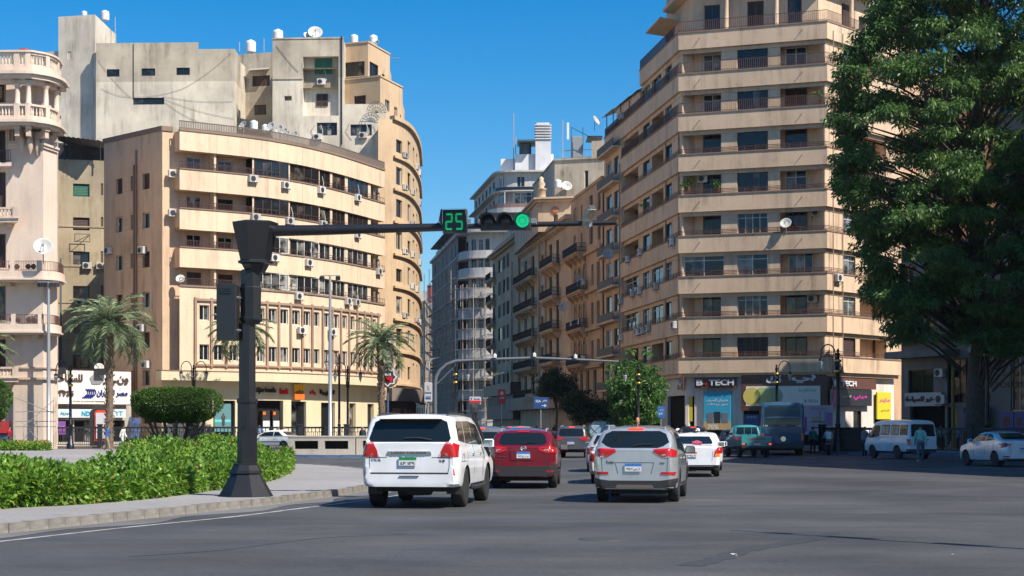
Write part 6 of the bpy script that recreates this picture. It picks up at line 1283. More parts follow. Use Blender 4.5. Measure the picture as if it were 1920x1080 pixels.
# ---------------------------------------------------------------- vehicles
def paint(name, col, metal=.0, rough=.35): return mat(name, col, rough, metal=metal, coat=.8, spec=.5, noise=.13, nscale=2.2)
CGL = mat('car_glass', (.008,.013,.016), .06, spec=.5); TYRE = mat('tyre_rubber', (.018,.018,.018), .8, noise=.2); RIM = mat('alloy_rim', (.58,.59,.60), .35, metal=.25)
PLAS = mat('black_plastic', (.022,.022,.024), .55); RLENS = mat('red_lens', (.42,.008,.008), .15, coat=.6); RLIT = mat('lit_brake_lens', (.6,.02,.01), .2, emit=(1,.05,.02), estr=1.6)
CLENS = mat('clear_lens', (.55,.50,.48), .15, coat=.6); ALENS = mat('amber_lens', (.7,.22,.02), .2, emit=(1,.3,.03), estr=.5); CHR = mat('chrome', (.6,.6,.62), .15, metal=1); PLW = mat('plate_white', (.6,.6,.6), .5); PLB = mat('plate_blue', (.04,.16,.45), .5); PLO = mat('plate_orange', (.55,.10,.02), .5); PLG = mat('plate_green', (.01,.22,.06), .5); UND = mat('underbody', (.012,.012,.012), .8)
def lerp_tab(tab, y):
    if y <= tab[0][0]: return tab[0][1]
    for (a, va), (b, vb) in zip(tab, tab[1:]):
        if y <= b: t = (y-a)/(b-a); t = t*t*(3-2*t) if len(tab) > 99 else t; return va+(vb-va)*t
    return tab[-1][1]
def car_body(s):
    """lofted shell: y from the rear (0) to the nose (L); top, belt and width tables drive each cross-section"""
    L, W = s['L'], s['W']; ys = sorted(set([0, .03, .08, .16] + [round(x,3) for x in np.linspace(.25, L-.25, 44)] + [L-.16, L-.08, L-.03, L] + [t[0] for t in s['top']]))
    rows = []
    for y in ys:
        top = lerp_tab(s['top'], y); belt = min(lerp_tab(s['belt'], y), top-.02); zb = lerp_tab(s['bot'], y)
        e = min(y, L-y); rear = y < L/2; cr = s.get('cr', .32); k = 1 - (1-min(e/cr,1))**2*(.16 if not rear else s.get('rtap', .10)); hw = W/2*k
        gh = max(0, min(1, (top-belt)/.45)); wt = hw*(1-.0) - (top-belt)*s.get('tumble', .28) - .03; wt = max(wt, hw*.4)
        crn = s.get('crown', .05)
        mid = zb+(belt-zb)*.55
        half = [(0,zb),(hw*.8,zb),(hw*.96,zb+.04),(hw*.985,zb+.14),(hw,mid),(hw*.995,mid+(belt-mid)*.55),(hw*.965,belt-.03),(hw*.945,belt),
                (hw*.945+(wt-hw*.945)*.5, belt+(top-belt)*.52),(wt, top-.10*gh-.012),(wt-.05, top-.035*gh-.004),(wt-.15, top-.008),(wt*.45,top+crn*gh*.5),(0,top+crn*gh*.6)]
        ring = [Vector((x,y,z)) for x,z in half] + [Vector((-x,y,z)) for x,z in half[-2:0:-1]]
        rows.append(ring)
    def shrink(ring, y, f):
        c = sum(ring, Vector())/len(ring); return [Vector((c.x+(p.x-c.x)*f, y, c.z+(p.z-c.z)*f)) for p in ring]
    rows = [shrink(rows[0], -.035, .965)] + rows + [shrink(rows[-1], L+.03, .95)]
    mb = MB(); mb.grid(rows, True, True); mb.poly(rows[0][::-1]); mb.poly(rows[-1]); mb.sm = [True]*len(mb.f); return mb
def cutout(me, s, pm):
    ob = bpy.data.objects.new('tmp', me); sc.collection.objects.link(ob); cut = MB(); cut.mi = 0
    for y in s['wy']:
        for sd in (-1, 1): cut.lathe([(s['wr']+.075, -.30),(s['wr']+.075,.30)], 22, M=Matrix.Translation((sd*(s['W']/2+.02), y, s['wr']-.01)) @ Matrix.Rotation(R(90),4,'Y'), smooth=True)
    cme = cut.mesh([UND]); co = bpy.data.objects.new('tmpc', cme); sc.collection.objects.link(co)
    bmx = bmesh.new(); bmx.from_mesh(cme); bmesh.ops.recalc_face_normals(bmx, faces=bmx.faces); bmx.to_mesh(cme); bmx.free()
    bmx = bmesh.new(); bmx.from_mesh(me); bmesh.ops.recalc_face_normals(bmx, faces=bmx.faces); bmx.to_mesh(me); bmx.free()
    md = ob.modifiers.new('b', 'BOOLEAN'); md.object = co; md.operation = 'DIFFERENCE'; md.solver = 'EXACT'; md.material_mode = 'TRANSFER'
    bpy.context.view_layer.update(); out = bpy.data.meshes.new_from_object(ob.evaluated_get(bpy.context.evaluated_depsgraph_get()))
    bpy.data.objects.remove(ob); bpy.data.objects.remove(co); out.set_sharp_from_angle(angle=R(38)); return out
def drape(bvh, poly, axis, off=.007, step=.04, back=.03):
    """lay a flat outline onto the shell. axis 'r' = seen from the rear (x,z), 'f' front, 's' right side (y,z), 'l' left side"""
    bm_ = bmesh.new(); vs_ = [bm_.verts.new((a, b, 0)) for a, b in poly]; bm_.faces.new(vs_)
    for ax in (0, 1):
        lo = min(p[ax] for p in poly); hi = max(p[ax] for p in poly); n = max(1, int((hi-lo)/step))
        for k in range(1, n):
            v = lo+(hi-lo)*k/n; co = (v,0,0) if ax == 0 else (0,v,0); no = (1,0,0) if ax == 0 else (0,1,0)
            bmesh.ops.bisect_plane(bm_, geom=bm_.verts[:]+bm_.edges[:]+bm_.faces[:], plane_co=co, plane_no=no)
    if step < 1: bmesh.ops.triangulate(bm_, faces=bm_.faces[:])
    D_ = {'r': Vector((0,1,0)), 'f': Vector((0,-1,0)), 's': Vector((-1,0,0)), 'l': Vector((1,0,0))}[axis]
    for v in bm_.verts:
        a, b = v.co.x, v.co.y
        o = {'r': Vector((a,-3,b)), 'f': Vector((a,12,b)), 's': Vector((4,a,b)), 'l': Vector((-4,a,b))}[axis]
        h = bvh.ray_cast(o, D_)
        if h[0] is None: h = bvh.find_nearest(o + D_*3.2)
        nn = h[1] if h[1].dot(D_) < 0 else -h[1]
        v.co = h[0] + (nn*.8 - D_*.5).normalized()*off
    ed = [e for e in bm_.edges if e.is_boundary]; r_ = bmesh.ops.extrude_edge_only(bm_, edges=ed); bmesh.ops.translate(bm_, verts=[v for v in r_['geom'] if isinstance(v, bmesh.types.BMVert)], vec=D_*(off+back))
    me = bpy.data.meshes.new('m'); bmesh.ops.recalc_face_normals(bm_, faces=bm_.faces); bm_.to_mesh(me); bm_.free(); me.polygons.foreach_set('use_smooth', [True]*len(me.polygons)); me.set_sharp_from_angle(angle=R(40)); return me
def wheel_meshes(r, w_, hub=RIM, spokes=5):
    t = MB(); t.lathe([(r*.62,-w_*.5),(r*.80,-w_*.52),(r*.95,-w_*.48),(r,-w_*.35),(r,w_*.35),(r*.95,w_*.48),(r*.80,w_*.52),(r*.62,w_*.5)], 28); tm = t.mesh(TYRE); tm.transform(Matrix.Rotation(R(90),4,'Y'))
    q = MB(); q.lathe([(r*.63,w_*.46),(r*.66,w_*.5),(r*.62,w_*.5),(r*.58,w_*.3),(r*.15,w_*.2),(.001,w_*.2)], 24)
    for k in range(spokes):
        M = Matrix.Rotation(2*math.pi*k/spokes, 4, 'Z'); q.grid([[M @ Vector(p) for p in ((r*.08,-r*.07,w_*.42),(r*.60,-r*.045,w_*.46))],[M @ Vector(p) for p in ((r*.08,r*.07,w_*.42),(r*.60,r*.045,w_*.46))]], False, False); q.grid([[M @ Vector(p) for p in ((r*.08,-r*.07,w_*.42),(r*.60,-r*.045,w_*.46))],[M @ Vector(p) for p in ((r*.08,-r*.10,w_*.25),(r*.60,-r*.07,w_*.25))]], False, False)
    q.lathe([(r*.16,w_*.44),(.001,w_*.48)], 10); q.mi = 1; q.lathe([(r*.58,w_*.26),(.001,w_*.24)], 16)
    qm = q.mesh([hub, UND]); qm.transform(Matrix.Rotation(R(90),4,'Y')); return tm, qm
def plate(root, M, kind, num, W_=.36, H_=.17):
    p = empty('number_plate', M, parent=root); top = {'b':PLB,'o':PLO,'g':PLG}[kind]
    mb = MB(); mb.box(-W_/2,W_/2,-.012,0,0,H_*.64); mb.build('plate_face', PLW, p, M); mb = MB(); mb.box(-W_/2,W_/2,-.013,0,H_*.645,H_); mb.build('plate_band', top, p, M)
    text(num, W_*.8, H_*.38, blkl, M @ TR(-W_*.4,-.014,H_*.1), p, depth=.001, bold=.015); return p
def make_car(s, label, M, group=None, cat='car'):
    nm = s.get('name', 'parked_car' if s.get('parked') else 'car'); root = empty(nm, M, label, cat, group)
    P = s['paint']; sh = car_body(s); me0 = sh.mesh([P, UND]); bv = MB(); bvh = BVHTree.FromPolygons([Vector(v) for v in sh.v], sh.f)
    body = cutout(me0, s, P); W, L = s['W'], s['L']; T = lambda: M
    place('body', body, root, M)
    def dr(name, poly, axis, m, **k):
        me = drape(bvh, poly, axis, **k); me.materials.append(m); return place(name, me, root, M)
    mir = lambda poly: [(-a, b) for a, b in poly][::-1]
    if 'lower' in s: # dark cladding round the bottom
        z0, z1, zr = s['lower']
        dr('rear_bumper_cladding', [(-W*.49,z0),(W*.49,z0),(W*.49,z1),(W*.30,zr),(-W*.30,zr),(-W*.49,z1)], 'r', PLAS, off=.012)
        for ax in 'sl': dr('sill_cladding', [(.3+s['wy'][0]+s['wr'],z0),(s['wy'][1]-s['wr']-.12,z0),(s['wy'][1]-s['wr']-.14,z0+.13),(.3+s['wy'][0]+s['wr'],z0+.13)], ax, PLAS, off=.01)
    if 'rw' in s: dr('rear_window', s['rw'], 'r', CGL, off=.006)
    for poly in s.get('sw', []):
        for ax in 'sl': dr('side_window', poly, ax, CGL, off=.006)
    if s.get('fw'): dr('windscreen', s['fw'], 'f', CGL, off=.006)
    for part, poly, m in s.get('rear', []):
        dr(part, poly, 'r', m, off=.016)
        if abs(sum(a for a, b in poly)) > .3: dr(part, mir(poly), 'r', m if m not in (ALENS,) else RLENS, off=.016)
    for part, poly, m in s.get('rear1', []): dr(part, poly, 'r', m, off=.020)
    for part, poly, m in s.get('side', []):
        for ax in 'sl': dr(part, poly, ax, m, off=.009)
    # panel seams
    def seam(pts, ax):
        q = []
        for (a, b), (c, d_) in zip(pts, pts[1:]):
            for k in range(5):
                t = k/4; y, z = a+(c-a)*t, b+(d_-b)*t
                o, dd = ((Vector((4,y,z)), Vector((-1,0,0))) if ax == 's' else (Vector((-4,y,z)), Vector((1,0,0)))) if ax in 'sl' else (Vector((y,-3,z)), Vector((0,1,0)))
                h = bvh.ray_cast(o, dd)
                if h[0] is not None: q.append(h[0]-dd*.001)
        if len(q) > 1: mb = MB(); mb.tube(q, .006, 4); mb.build('panel_seam', PLAS, root, M)
    for pts in s.get('seams', []):
        for ax in 'sl': seam(pts, ax)
    for pts in s.get('rseams', []): seam(pts, 'r')
    tm, qm = wheel_meshes(s['wr'], s.get('ww', .23), s.get('rim', RIM), s.get('spokes', 5))
    for y in s['wy']:
        for sd in (-1, 1):
            Mw = M @ Matrix.Translation((sd*(W/2-s.get('ww',.23)/2-.025), y, s['wr'])) @ (Matrix.Rotation(math.pi,4,'Z') if sd < 0 else Matrix.Identity(4))
            wo = place('wheel', tm, root, Mw); place('rim', qm, wo, Mw)
    mb = MB(); mb.box(-W*.36,W*.36,.25,L-.4,s['bot'][0][1]-.10 if s.get('low', True) else .3,s['bot'][0][1]+.1); mb.tube([(-W*.3,.15,s['bot'][0][1]-.03),(-W*.3,.5,s['bot'][0][1]-.04)],.04,8); mb.tube([(-W*.42,s['wy'][0],s['wr']),(W*.42,s['wy'][0],s['wr'])],.06,6); mb.build('underbody', UND, root, M)
    if s.get('mirror'):
        my, mz = s['mirror']
        for sd in (-1, 1):
            mb = MB(); mb.cbox(sd*(W/2+.12)-.12, sd*(W/2+.12)+.11, my-.02, my+.1, mz-.08, mz+.09, .03); mb.tube([(sd*(W/2-.06),my+.05,mz-.06),(sd*(W/2+.05),my+.05,mz-.05)],.03,5); mo = mb.build('wing_mirror', s.get('mpaint', P), root, M)
            mb = MB(); mb.box(sd*(W/2+.12)-.10, sd*(W/2+.12)+.09, my-.026, my-.021, mz-.06, mz+.07); mb.build('mirror_glass', mat('mirror_glass', (.35,.42,.45), .08, metal=.9), mo, M)
    for hy, hz in s.get('handles', []):
        for sd in (-1, 1): h = bvh.ray_cast(Vector((4*sd,hy,hz)), Vector((-sd,0,0))); mb = MB(); x = h[0].x if h[0] else sd*W/2; mb.cbox(x-.02,x+.025,hy-.1,hy+.1,hz-.018,hz+.018,.01); mb.build('door_handle', s.get('hm', P), root, M)
    if s.get('rails'):
        y0, y1, zr, xr = s['rails']
        for sd in (-1, 1): mb = MB(); mb.tube([(sd*xr,y0,zr-.05),(sd*xr,y0+.12,zr+.035),(sd*xr,y0+.6,zr+.05),(sd*xr,y1-.6,zr+.05),(sd*xr,y1-.12,zr+.02),(sd*xr,y1,zr-.06)], .022, 6); mb.build('roof_rail', s.get('railm', GREYM), root, M)
    if s.get('plate'):
        kx, kz, kind, num = s['plate']; h = bvh.ray_cast(Vector((kx,-3,kz+.08)), Vector((0,1,0))); plate(root, M @ Matrix.Translation((kx, h[0].y-.022, kz)), kind, num)
    if s.get('stop'):
        a, b, z, lit = s['stop']; dr('high_brake_light', [(a,z),(b,z),(b,z+.035),(a,z+.035)], 'r', RLIT if lit else RLENS, off=.02)
    if s.get('wiper'):
        x0, x1, z = s['wiper']; h = bvh.ray_cast(Vector((x0,-3,z)), Vector((0,1,0))); h2 = bvh.ray_cast(Vector((x1,-3,z+.03)), Vector((0,1,0))); mb = MB(); mb.tube([h[0]+Vector((0,-.03,0)), (h[0]+h2[0])/2+Vector((0,-.03,.03)), h2[0]+Vector((0,-.03,0))], .012, 4); mb.build('rear_wiper', PLAS, root, M)
    if s.get('badge'):
        bx, bz, br = s['badge']; h = bvh.ray_cast(Vector((bx,-3,bz)), Vector((0,1,0))); Mb = M @ Matrix.Translation((bx,h[0].y-.012,bz)) @ Matrix.Rotation(R(90),4,'X') @ Matrix.Diagonal((1.35,1,1,1)); mb = MB()
        mb.tube([(br*math.cos(t*math.pi/9),br*math.sin(t*math.pi/9),0) for t in range(19)], .011, 5, False); bk = s.get('bk','t')
        if bk == 't': mb.tube([(br*.45*math.cos(t*math.pi/6),br*.9*math.sin(t*math.pi/6),.003) for t in range(13)], .009, 4, False); mb.tube([(-br*.8,br*.35,.003),(br*.8,br*.35,.003)],.009,4)
        elif bk == 'h': mb.tube([(-br*.45,-br*.7,.003),(-br*.25,br*.7,.003)],.011,4); mb.tube([(br*.25,-br*.7,.003),(br*.45,br*.7,.003)],.011,4); mb.tube([(-br*.35,0,.003),(br*.35,0,.003)],.011,4)
        else: mb.box(-br*1.0,br*1.0,-.016,.016,0,.012); mb.build('badge', CHR, root, Mb)
    for t_, x, z, w_, h_, m in s.get('words', []):
        h = bvh.ray_cast(Vector((x+w_/2,-3,z+h_/2)), Vector((0,1,0))); text(t_, w_, h_, m, M @ Matrix.Translation((x, h[0].y-(.026 if m is blkl else .005), z)), root, depth=.004, bold=.01)
    return root, bvh
def at(px, d, th, z=.008): return TR(X(px,d), d, z, -R(th))     # th: heading in degrees to the right of straight ahead
# sizes: top/belt/bottom tables along y from the rear
def suv(L, W, H, bz, wr, wy, P, **k):
    s = dict(L=L, W=W, paint=P, wr=wr, wy=wy, belt=[(0,bz),(L*.7,bz-.04),(L*.76,bz-.08),(L,bz-.25)], bot=[(0,.44),(.5,.30),(L-.6,.30),(L,.36)],
             top=[(0,bz+.02),(.10,bz+.12),(.42,H-.05),(.62,H-.01),(L*.35,H),(L*.55,H-.02),(L*.60,H-.08),(L*.74,bz+.10),(L*.77,bz+.03),(L*.92,bz-.10),(L-.1,bz-.22),(L,bz-.35)])
    s.update(k); return s
# 1 white off-roader
P1 = paint('white_car_paint', (.74,.75,.76)); L = 4.95
lc = suv(4.95, 2.04, 1.90, 1.30, .405, (1.0, 3.85), P1, cr=.35, tumble=.20, crown=.04, rtap=.08,
  top=[(0,1.34),(.04,1.44),(.20,1.84),(.30,1.885),(.6,1.90),(1.8,1.91),(2.7,1.89),(3.0,1.82),(3.75,1.34),(3.9,1.26),(4.6,1.17),(4.85,1.05),(4.95,.92)], belt=[(0,1.30),(2.5,1.24),(3.4,1.20),(3.9,1.14),(4.95,.9)], bot=[(0,.44),(.45,.42),(.7,.36),(4.3,.36),(4.95,.46)],
  rw=[(-.80,1.355),(.80,1.355),(.84,1.42),(.74,1.76),(.62,1.81),(-.62,1.81),(-.74,1.76),(-.84,1.42)],
  sw=[[(.30,1.38),(1.02,1.33),(1.02,1.77),(.42,1.77),(.28,1.68)],[(1.10,1.32),(1.92,1.29),(1.92,1.78),(1.10,1.77)],[(2.0,1.29),(3.05,1.27),(3.38,1.29),(2.88,1.70),(2.0,1.77)]],
  rear=[('tail_light', [(.64,1.05),(.975,1.05),(.97,1.28),(.90,1.335),(.74,1.33),(.66,1.18)], RLENS), ('reverse_light', [(.60,1.05),(.80,1.05),(.78,1.12),(.63,1.12)], CLENS), ('bumper_reflector', [(.82,.68),(.93,.68),(.94,.82),(.84,.83)], RLENS)],
  rear1=[('bumper', [(-.97,.46),(.97,.46),(.975,.66),(.96,.86),(.83,.86),(.80,.70),(-.80,.70),(-.83,.86),(-.96,.86),(-.975,.66)], P1), ('tailgate_trim', [(-.46,1.10),(.46,1.10),(.44,1.165),(-.44,1.165)], CHR), ('tailgate_gap', [(-.80,.71),(.80,.71),(.80,.735),(-.80,.735)], PLAS)],
  rseams=[[(-.82,.74),(-.82,1.05)],[(.82,.74),(.82,1.05)],[(-.82,1.04),(-.46,1.04)],[(.46,1.04),(.82,1.04)]],
  seams=[[(1.06,.50),(1.08,1.30)],[(1.96,.42),(1.96,1.76)],[(3.10,.42),(3.12,1.2)],[(.3,.95),(.98,.95)],[(.42,.95),(.42,1.10),(.66,1.10),(.66,.95)]], mirror=(3.15,1.30), handles=[(1.78,1.08),(2.82,1.08)], hm=CHR, rails=(.35,2.9,1.885,.70), railm=PLAS, ww=.27,
  plate=(-.03,.875,'g','٤٣ ١٣٩'), badge=(0,1.245,.075), wiper=(.45,-.1,1.40), words=[('V8',.62,.95,.11,.05,PLAS),('VX·R',-.78,.97,.2,.05,CHR),('LAND CRUISER',-.36,1.115,.72,.035,blkl)], side=[('side_step', [(1.55,.40),(3.3,.40),(3.3,.47),(1.55,.47)], PLAS)])
lcM = at(768, 32.35, 7.8); car1, bv1 = make_car(lc, 'big white off-road estate with green number plate and snorkel, nearest the black signal pole', lcM)
mb = MB(); mb.lathe([(.15,-.13),(.33,-.12),(.37,-.05),(.37,.06),(.33,.12),(.15,.13)], 20, M=TR(0,.62,.38)); mb.build('spare_wheel', TYRE, car1, lcM)
for sd in (-1, 1):
    mb = MB(); mb.box(sd*.82-.15, sd*.82+.15, .50, .52, .28, .60); mb.build('mud_flap', PLAS, car1, lcM); mb = MB(); mb.tube([(sd*.98,1.6,.40),(sd*1.03,1.75,.38),(sd*1.03,3.1,.38),(sd*.98,3.3,.44)],.05,6); mb.build('side_step_tube', PLAS, car1, lcM)
mb = MB(); mb.tube([(.93,4.25,.95),(1.0,3.95,1.05),(.97,3.55,1.30),(.86,3.15,1.72),(.84,3.05,1.88),(.84,3.02,1.98)],[.05,.06,.055,.055,.06,.07],8); mb.cbox(.76,.92,2.88,3.12,1.97,2.12,.04); mb.build('snorkel', PLAS, car1, lcM)
mb = MB(); mb.cbox(-.64,.64,.0,.24,1.82,1.86,.03); mb.build('rear_spoiler', P1, car1, lcM)
mb = MB(); mb.box(-.2,.2,-.08,-.035,.66,.67); mb.build('bumper_step_pad', PLAS, car1, lcM)
# 2 red crossover
P2 = paint('dark_red_paint', (.19,.006,.016), .3, .27); L = 4.38
qa = suv(4.38, 1.82, 1.60, 1.14,  .345, (.92, 3.56), P2, tumble=.30, cr=.45, rtap=.16, crown=.05, lower=(.30,.66,.60), bot=[(0,.31),(4.38,.31)],
  top=[(0,1.10),(.06,1.20),(.40,1.52),(.48,1.54),(.9,1.585),(1.7,1.60),(2.4,1.57),(2.7,1.48),(3.3,1.10),(3.5,1.02),(4.0,.92),(4.3,.78),(4.38,.7)], rw=[(-.54,1.17),(.54,1.17),(.64,1.23),(.58,1.44),(.50,1.49),(-.50,1.49),(-.58,1.44),(-.64,1.23)],
  sw=[[(.72,1.22),(1.5,1.10),(1.5,1.48),(1.0,1.47)],[(1.57,1.10),(2.95,1.06),(2.55,1.42),(1.57,1.49)]],
  rear=[('tail_light', [(.42,1.04),(.60,.96),(.89,.97),(.88,1.10),(.72,1.14),(.44,1.10)], RLENS), ('reverse_light', [(.56,1.02),(.80,1.0),(.80,1.05),(.60,1.065)], CLENS), ('bumper_reflector', [(.62,.46),(.82,.46),(.82,.49),(.62,.49)], RLENS)],
  rear1=[('tailgate_recess', [(-.30,.77),(.30,.77),(.34,1.02),(-.34,1.02)], mat('dark_red_painted_shade', (.14,.006,.014), .4))], rseams=[[(-.60,.60),(-.62,.88)],[(.60,.60),(.62,.88)],[(-.6,.60),(.6,.60)]], seams=[[(.78,.55),(.95,1.1)],[(1.53,.36),(1.53,1.45)],[(2.62,.36),(2.7,1.08)]], mirror=(2.72,1.08), mpaint=P2, handles=[(1.3,.95),(2.4,.92)], rails=(.5,2.4,1.55,.60), bk='n', plate=(.02,.82,'b','٤٥١ ج ن م'), badge=(.02,1.08,.055), wiper=(.0,.35,1.21), words=[('QASHQAI',-.64,.84,.2,.035,CHR)], stop=(-.16,.16,1.50,False))  # tailgate recess is a raised panel, its shade painted as darker red
make_car(qa, 'dark red crossover with white roof rails and blue plate between the white and silver cars', at(980, 42.6, 3.5))
# 3 silver crossover
P3 = paint('silver_paint', (.56,.585,.605), .6, .26)
tu = suv(4.47, 1.86, 1.66, 1.18, .36, (.93, 3.60), P3, tumble=.28, cr=.42, rtap=.14, lower=(.28,.54,.49), bot=[(0,.29),(4.47,.29)],
  top=[(0,1.16),(.05,1.25),(.36,1.56),(.45,1.60),(.9,1.645),(1.8,1.66),(2.5,1.62),(2.8,1.52),(3.4,1.13),(3.55,1.05),(4.1,.95),(4.38,.82),(4.47,.7)], rw=[(-.62,1.24),(-.5,1.20),(.5,1.20),(.62,1.24),(.74,1.32),(.66,1.50),(.52,1.565),(-.52,1.565),(-.66,1.50),(-.74,1.32)],
  sw=[[(.80,1.18),(1.5,1.12),(1.5,1.52),(1.05,1.52)],[(1.57,1.12),(3.0,1.08),(2.6,1.45),(1.57,1.54)]],
  rear=[('tail_light', [(.40,1.12),(.60,1.0),(.93,1.01),(.92,1.12),(.76,1.19),(.42,1.17)], RLENS), ('reverse_light', [(.55,1.05),(.68,.99),(.76,1.0),(.66,1.07)], CLENS), ('bumper_reflector', [(.56,.63),(.86,.61),(.88,.68),(.58,.68)], RLENS)],
  rear1=[('skid_panel', [(-.42,.33),(.42,.33),(.38,.40),(-.38,.40)], mat('tan_skid', (.12,.09,.07), .6))], rseams=[[(-.70,.66),(-.72,1.0)],[(.70,.66),(.72,1.0)],[(-.36,.64),(-.42,.88),(.42,.88),(.36,.64)]], seams=[[(.80,.5),(.98,1.1)],[(1.53,.36),(1.53,1.5)],[(2.65,.36),(2.75,1.1)]], mirror=(2.78,1.12), mpaint=PLAS, handles=[(1.3,.97),(2.45,.95)], hm=P3, rails=(.45,2.5,1.61,.62), railm=P3, bk='h', plate=(-.03,.69,'b','٧٦٨ ٧ ص ر ا'), badge=(-.02,1.10,.06), wiper=(-.05,.40,1.24), stop=(-.17,.17,1.585,True), words=[('Turbo',-.62,.86,.18,.06,PLAS),('GDI',.55,.86,.10,.03,PLAS)])
tM = at(1190, 34.75, 9.5); car3, bv3 = make_car(tu, 'silver crossover with lit high brake light nearest the camera on the right lane', tM)
mb = MB(); mb.tube([(0,.75,1.65),(-.01,.72,1.80)],.012,5); mb.lathe([(.03,1.76),(.045,1.80),(.03,1.85),(.001,1.87)],8,(0,.72,0)); mb.build('antenna', mat('orange_tip', (.5,.2,.1), .5), car3, tM)
# 4 grey people carrier
P4 = paint('gunmetal_paint', (.12,.12,.135), .5, .3)
xp = suv(4.47, 1.75, 1.69, 1.05, .34, (.85, 3.62), P4, tumble=.24, cr=.4, lower=(.30,.50,.45), top=[(0,1.05),(.06,1.2),(.30,1.6),(.4,1.65),(1.8,1.69),(2.6,1.64),(2.9,1.53),(3.5,1.13),(3.65,1.05),(4.2,.93),(4.47,.7)],
  rw=[(-.6,1.14),(.6,1.14),(.66,1.3),(.58,1.54),(-.58,1.54),(-.66,1.3)], sw=[[(.55,1.2),(1.35,1.12),(1.35,1.53),(.75,1.53)],[(1.42,1.12),(2.2,1.1),(2.2,1.55),(1.42,1.54)],[(2.27,1.1),(3.2,1.08),(2.8,1.48),(2.27,1.55)]],
  rear=[('tail_light', [(.40,1.0),(.62,.93),(.86,.92),(.85,1.30),(.78,1.38),(.72,1.10),(.5,1.10)], RLENS), ('fog_light', [(.66,.50),(.8,.50),(.8,.55),(.66,.55)], CHR)], rear1=[('chrome_strip', [(-.6,.42),(.6,.42),(.55,.48),(-.55,.48)], CHR)], mirror=(2.95,1.1), plate=(-.02,.72,'b','٥٣٨ ق'), badge=(0,1.05,.05), stop=(-.14,.14,1.60,True), rails=(.4,2.5,1.64,.58))
make_car(xp, 'dark grey people carrier with amber lit right tail lamp in the middle of the street', at(1071, 84, 7))
mb = None
# 5 white sedan with sticker, 6 copies of generic sedans
def sedan(L, W, H, P, belt=.93, wr=.29, **k):
    s = dict(L=L, W=W, paint=P, wr=wr, wy=(.88,L-.80), cr=.32, rtap=.12, tumble=.30, crown=.03, ww=.19, belt=[(0,belt-.04),(L*.5,belt-.02),(L,belt-.25)], bot=[(0,.34),(.4,.24),(L-.5,.22),(L,.28)],
             top=[(0,belt-.04),(.08,belt+.02),(.55,belt+.06),(.70,belt+.09),(1.25,H-.06),(1.45,H-.01),(2.0,H),(2.45,H-.03),(2.65,H-.10),(3.25,belt+.05),(3.40,belt),(L-.3,belt-.14),(L-.06,belt-.28),(L,belt-.38)],
             rw=[(-.56,belt+.08),(.56,belt+.08),(.60,belt+.13),(.50,H-.10),(-.50,H-.10),(-.60,belt+.13)],
             sw=[[(.95,belt+.04),(1.72,belt+.03),(1.72,H-.12),(1.38,H-.12)],[(1.78,belt+.03),(3.0,belt+.02),(2.6,H-.15),(1.78,H-.11)]], fw=[(-.56,belt+.08),(.56,belt+.08),(.50,H-.10),(-.50,H-.10)],
             seams=[[(.98,.3+belt*.3),(1.0,belt)],[(1.75,.28),(1.75,H-.1)],[(2.78,.28),(2.85,belt)]], mirror=(2.8,belt+.05), handles=[(1.55,belt-.14),(2.55,belt-.15)], rseams=[[(-.55,.52),(-.6,belt-.03)],[(.55,.52),(.6,belt-.03)]])
    s.update(k); return s
ac1 = sedan(4.23, 1.68, 1.43, paint('bright_white_paint', (.78,.79,.80)), belt=1.0, rear=[('tail_light', [(.62,.68),(.82,.68),(.82,.96),(.74,.99),(.66,.88)], RLENS), ('indicator', [(.64,.68),(.82,.68),(.82,.77),(.66,.77)], ALENS)], rear1=[('bumper_strip', [(-.8,.36),(.8,.36),(.8,.40),(-.8,.40)], PLAS)], bk='h', plate=(-.12,.66,'o','٢٩١ أ'), badge=(-.08,.93,.05), lower=(.24,.34,.34))
sM_ = at(1303, 52.4, 5.5); car5, bv5 = make_car(ac1, 'white sedan with colourful rear window sticker and orange topped plate right of the silver crossover', sM_); me = drape(bv5, [(-.05,1.06),(.22,1.04),(.25,1.14),(.1,1.2),(-.1,1.15)], 'r', off=.012); me.materials.append(mat('sticker_print', (.45,.08,.12), .4, noise=.9, nscale=12)); place('window_sticker', me, car5, sM_)
# 6 right silver-blue sedan in side view
P6 = paint('ice_silver_paint', (.60,.66,.70), .2, .3)
hy = sedan(4.37, 1.70, 1.45, P6, belt=1.0, wr=.31, top=[(0,1.00),(.08,1.08),(.40,1.12),(.75,1.20),(1.3,1.40),(1.7,1.45),(2.1,1.45),(2.5,1.40),(3.2,1.09),(3.5,1.0),(4.05,.86),(4.3,.7),(4.37,.6)], rw=[(-.56,1.14),(.56,1.14),(.60,1.18),(.48,1.38),(-.48,1.38),(-.60,1.18)], sw=[[(1.0,1.12),(1.75,1.06),(1.75,1.37),(1.4,1.35)],[(1.81,1.06),(3.05,1.02),(2.55,1.32),(1.81,1.38)]], rear=[('tail_light', [(.55,.92),(.84,.78),(.84,.93),(.74,1.0)], RLENS), ('bumper_reflector', [(.6,.42),(.8,.42),(.8,.46),(.6,.46)], RLENS)], plate=(0,.62,'b','١٢٣ س ص'), side=[('tail_light_side', [(.06,.82),(.42,.90),(.55,.96),(.2,.97)], RLENS)], handles=[(1.5,.88),(2.5,.85)])
make_car(hy, 'ice silver modern sedan driving left at the right edge of the picture', at(1919, 65.0, -9))
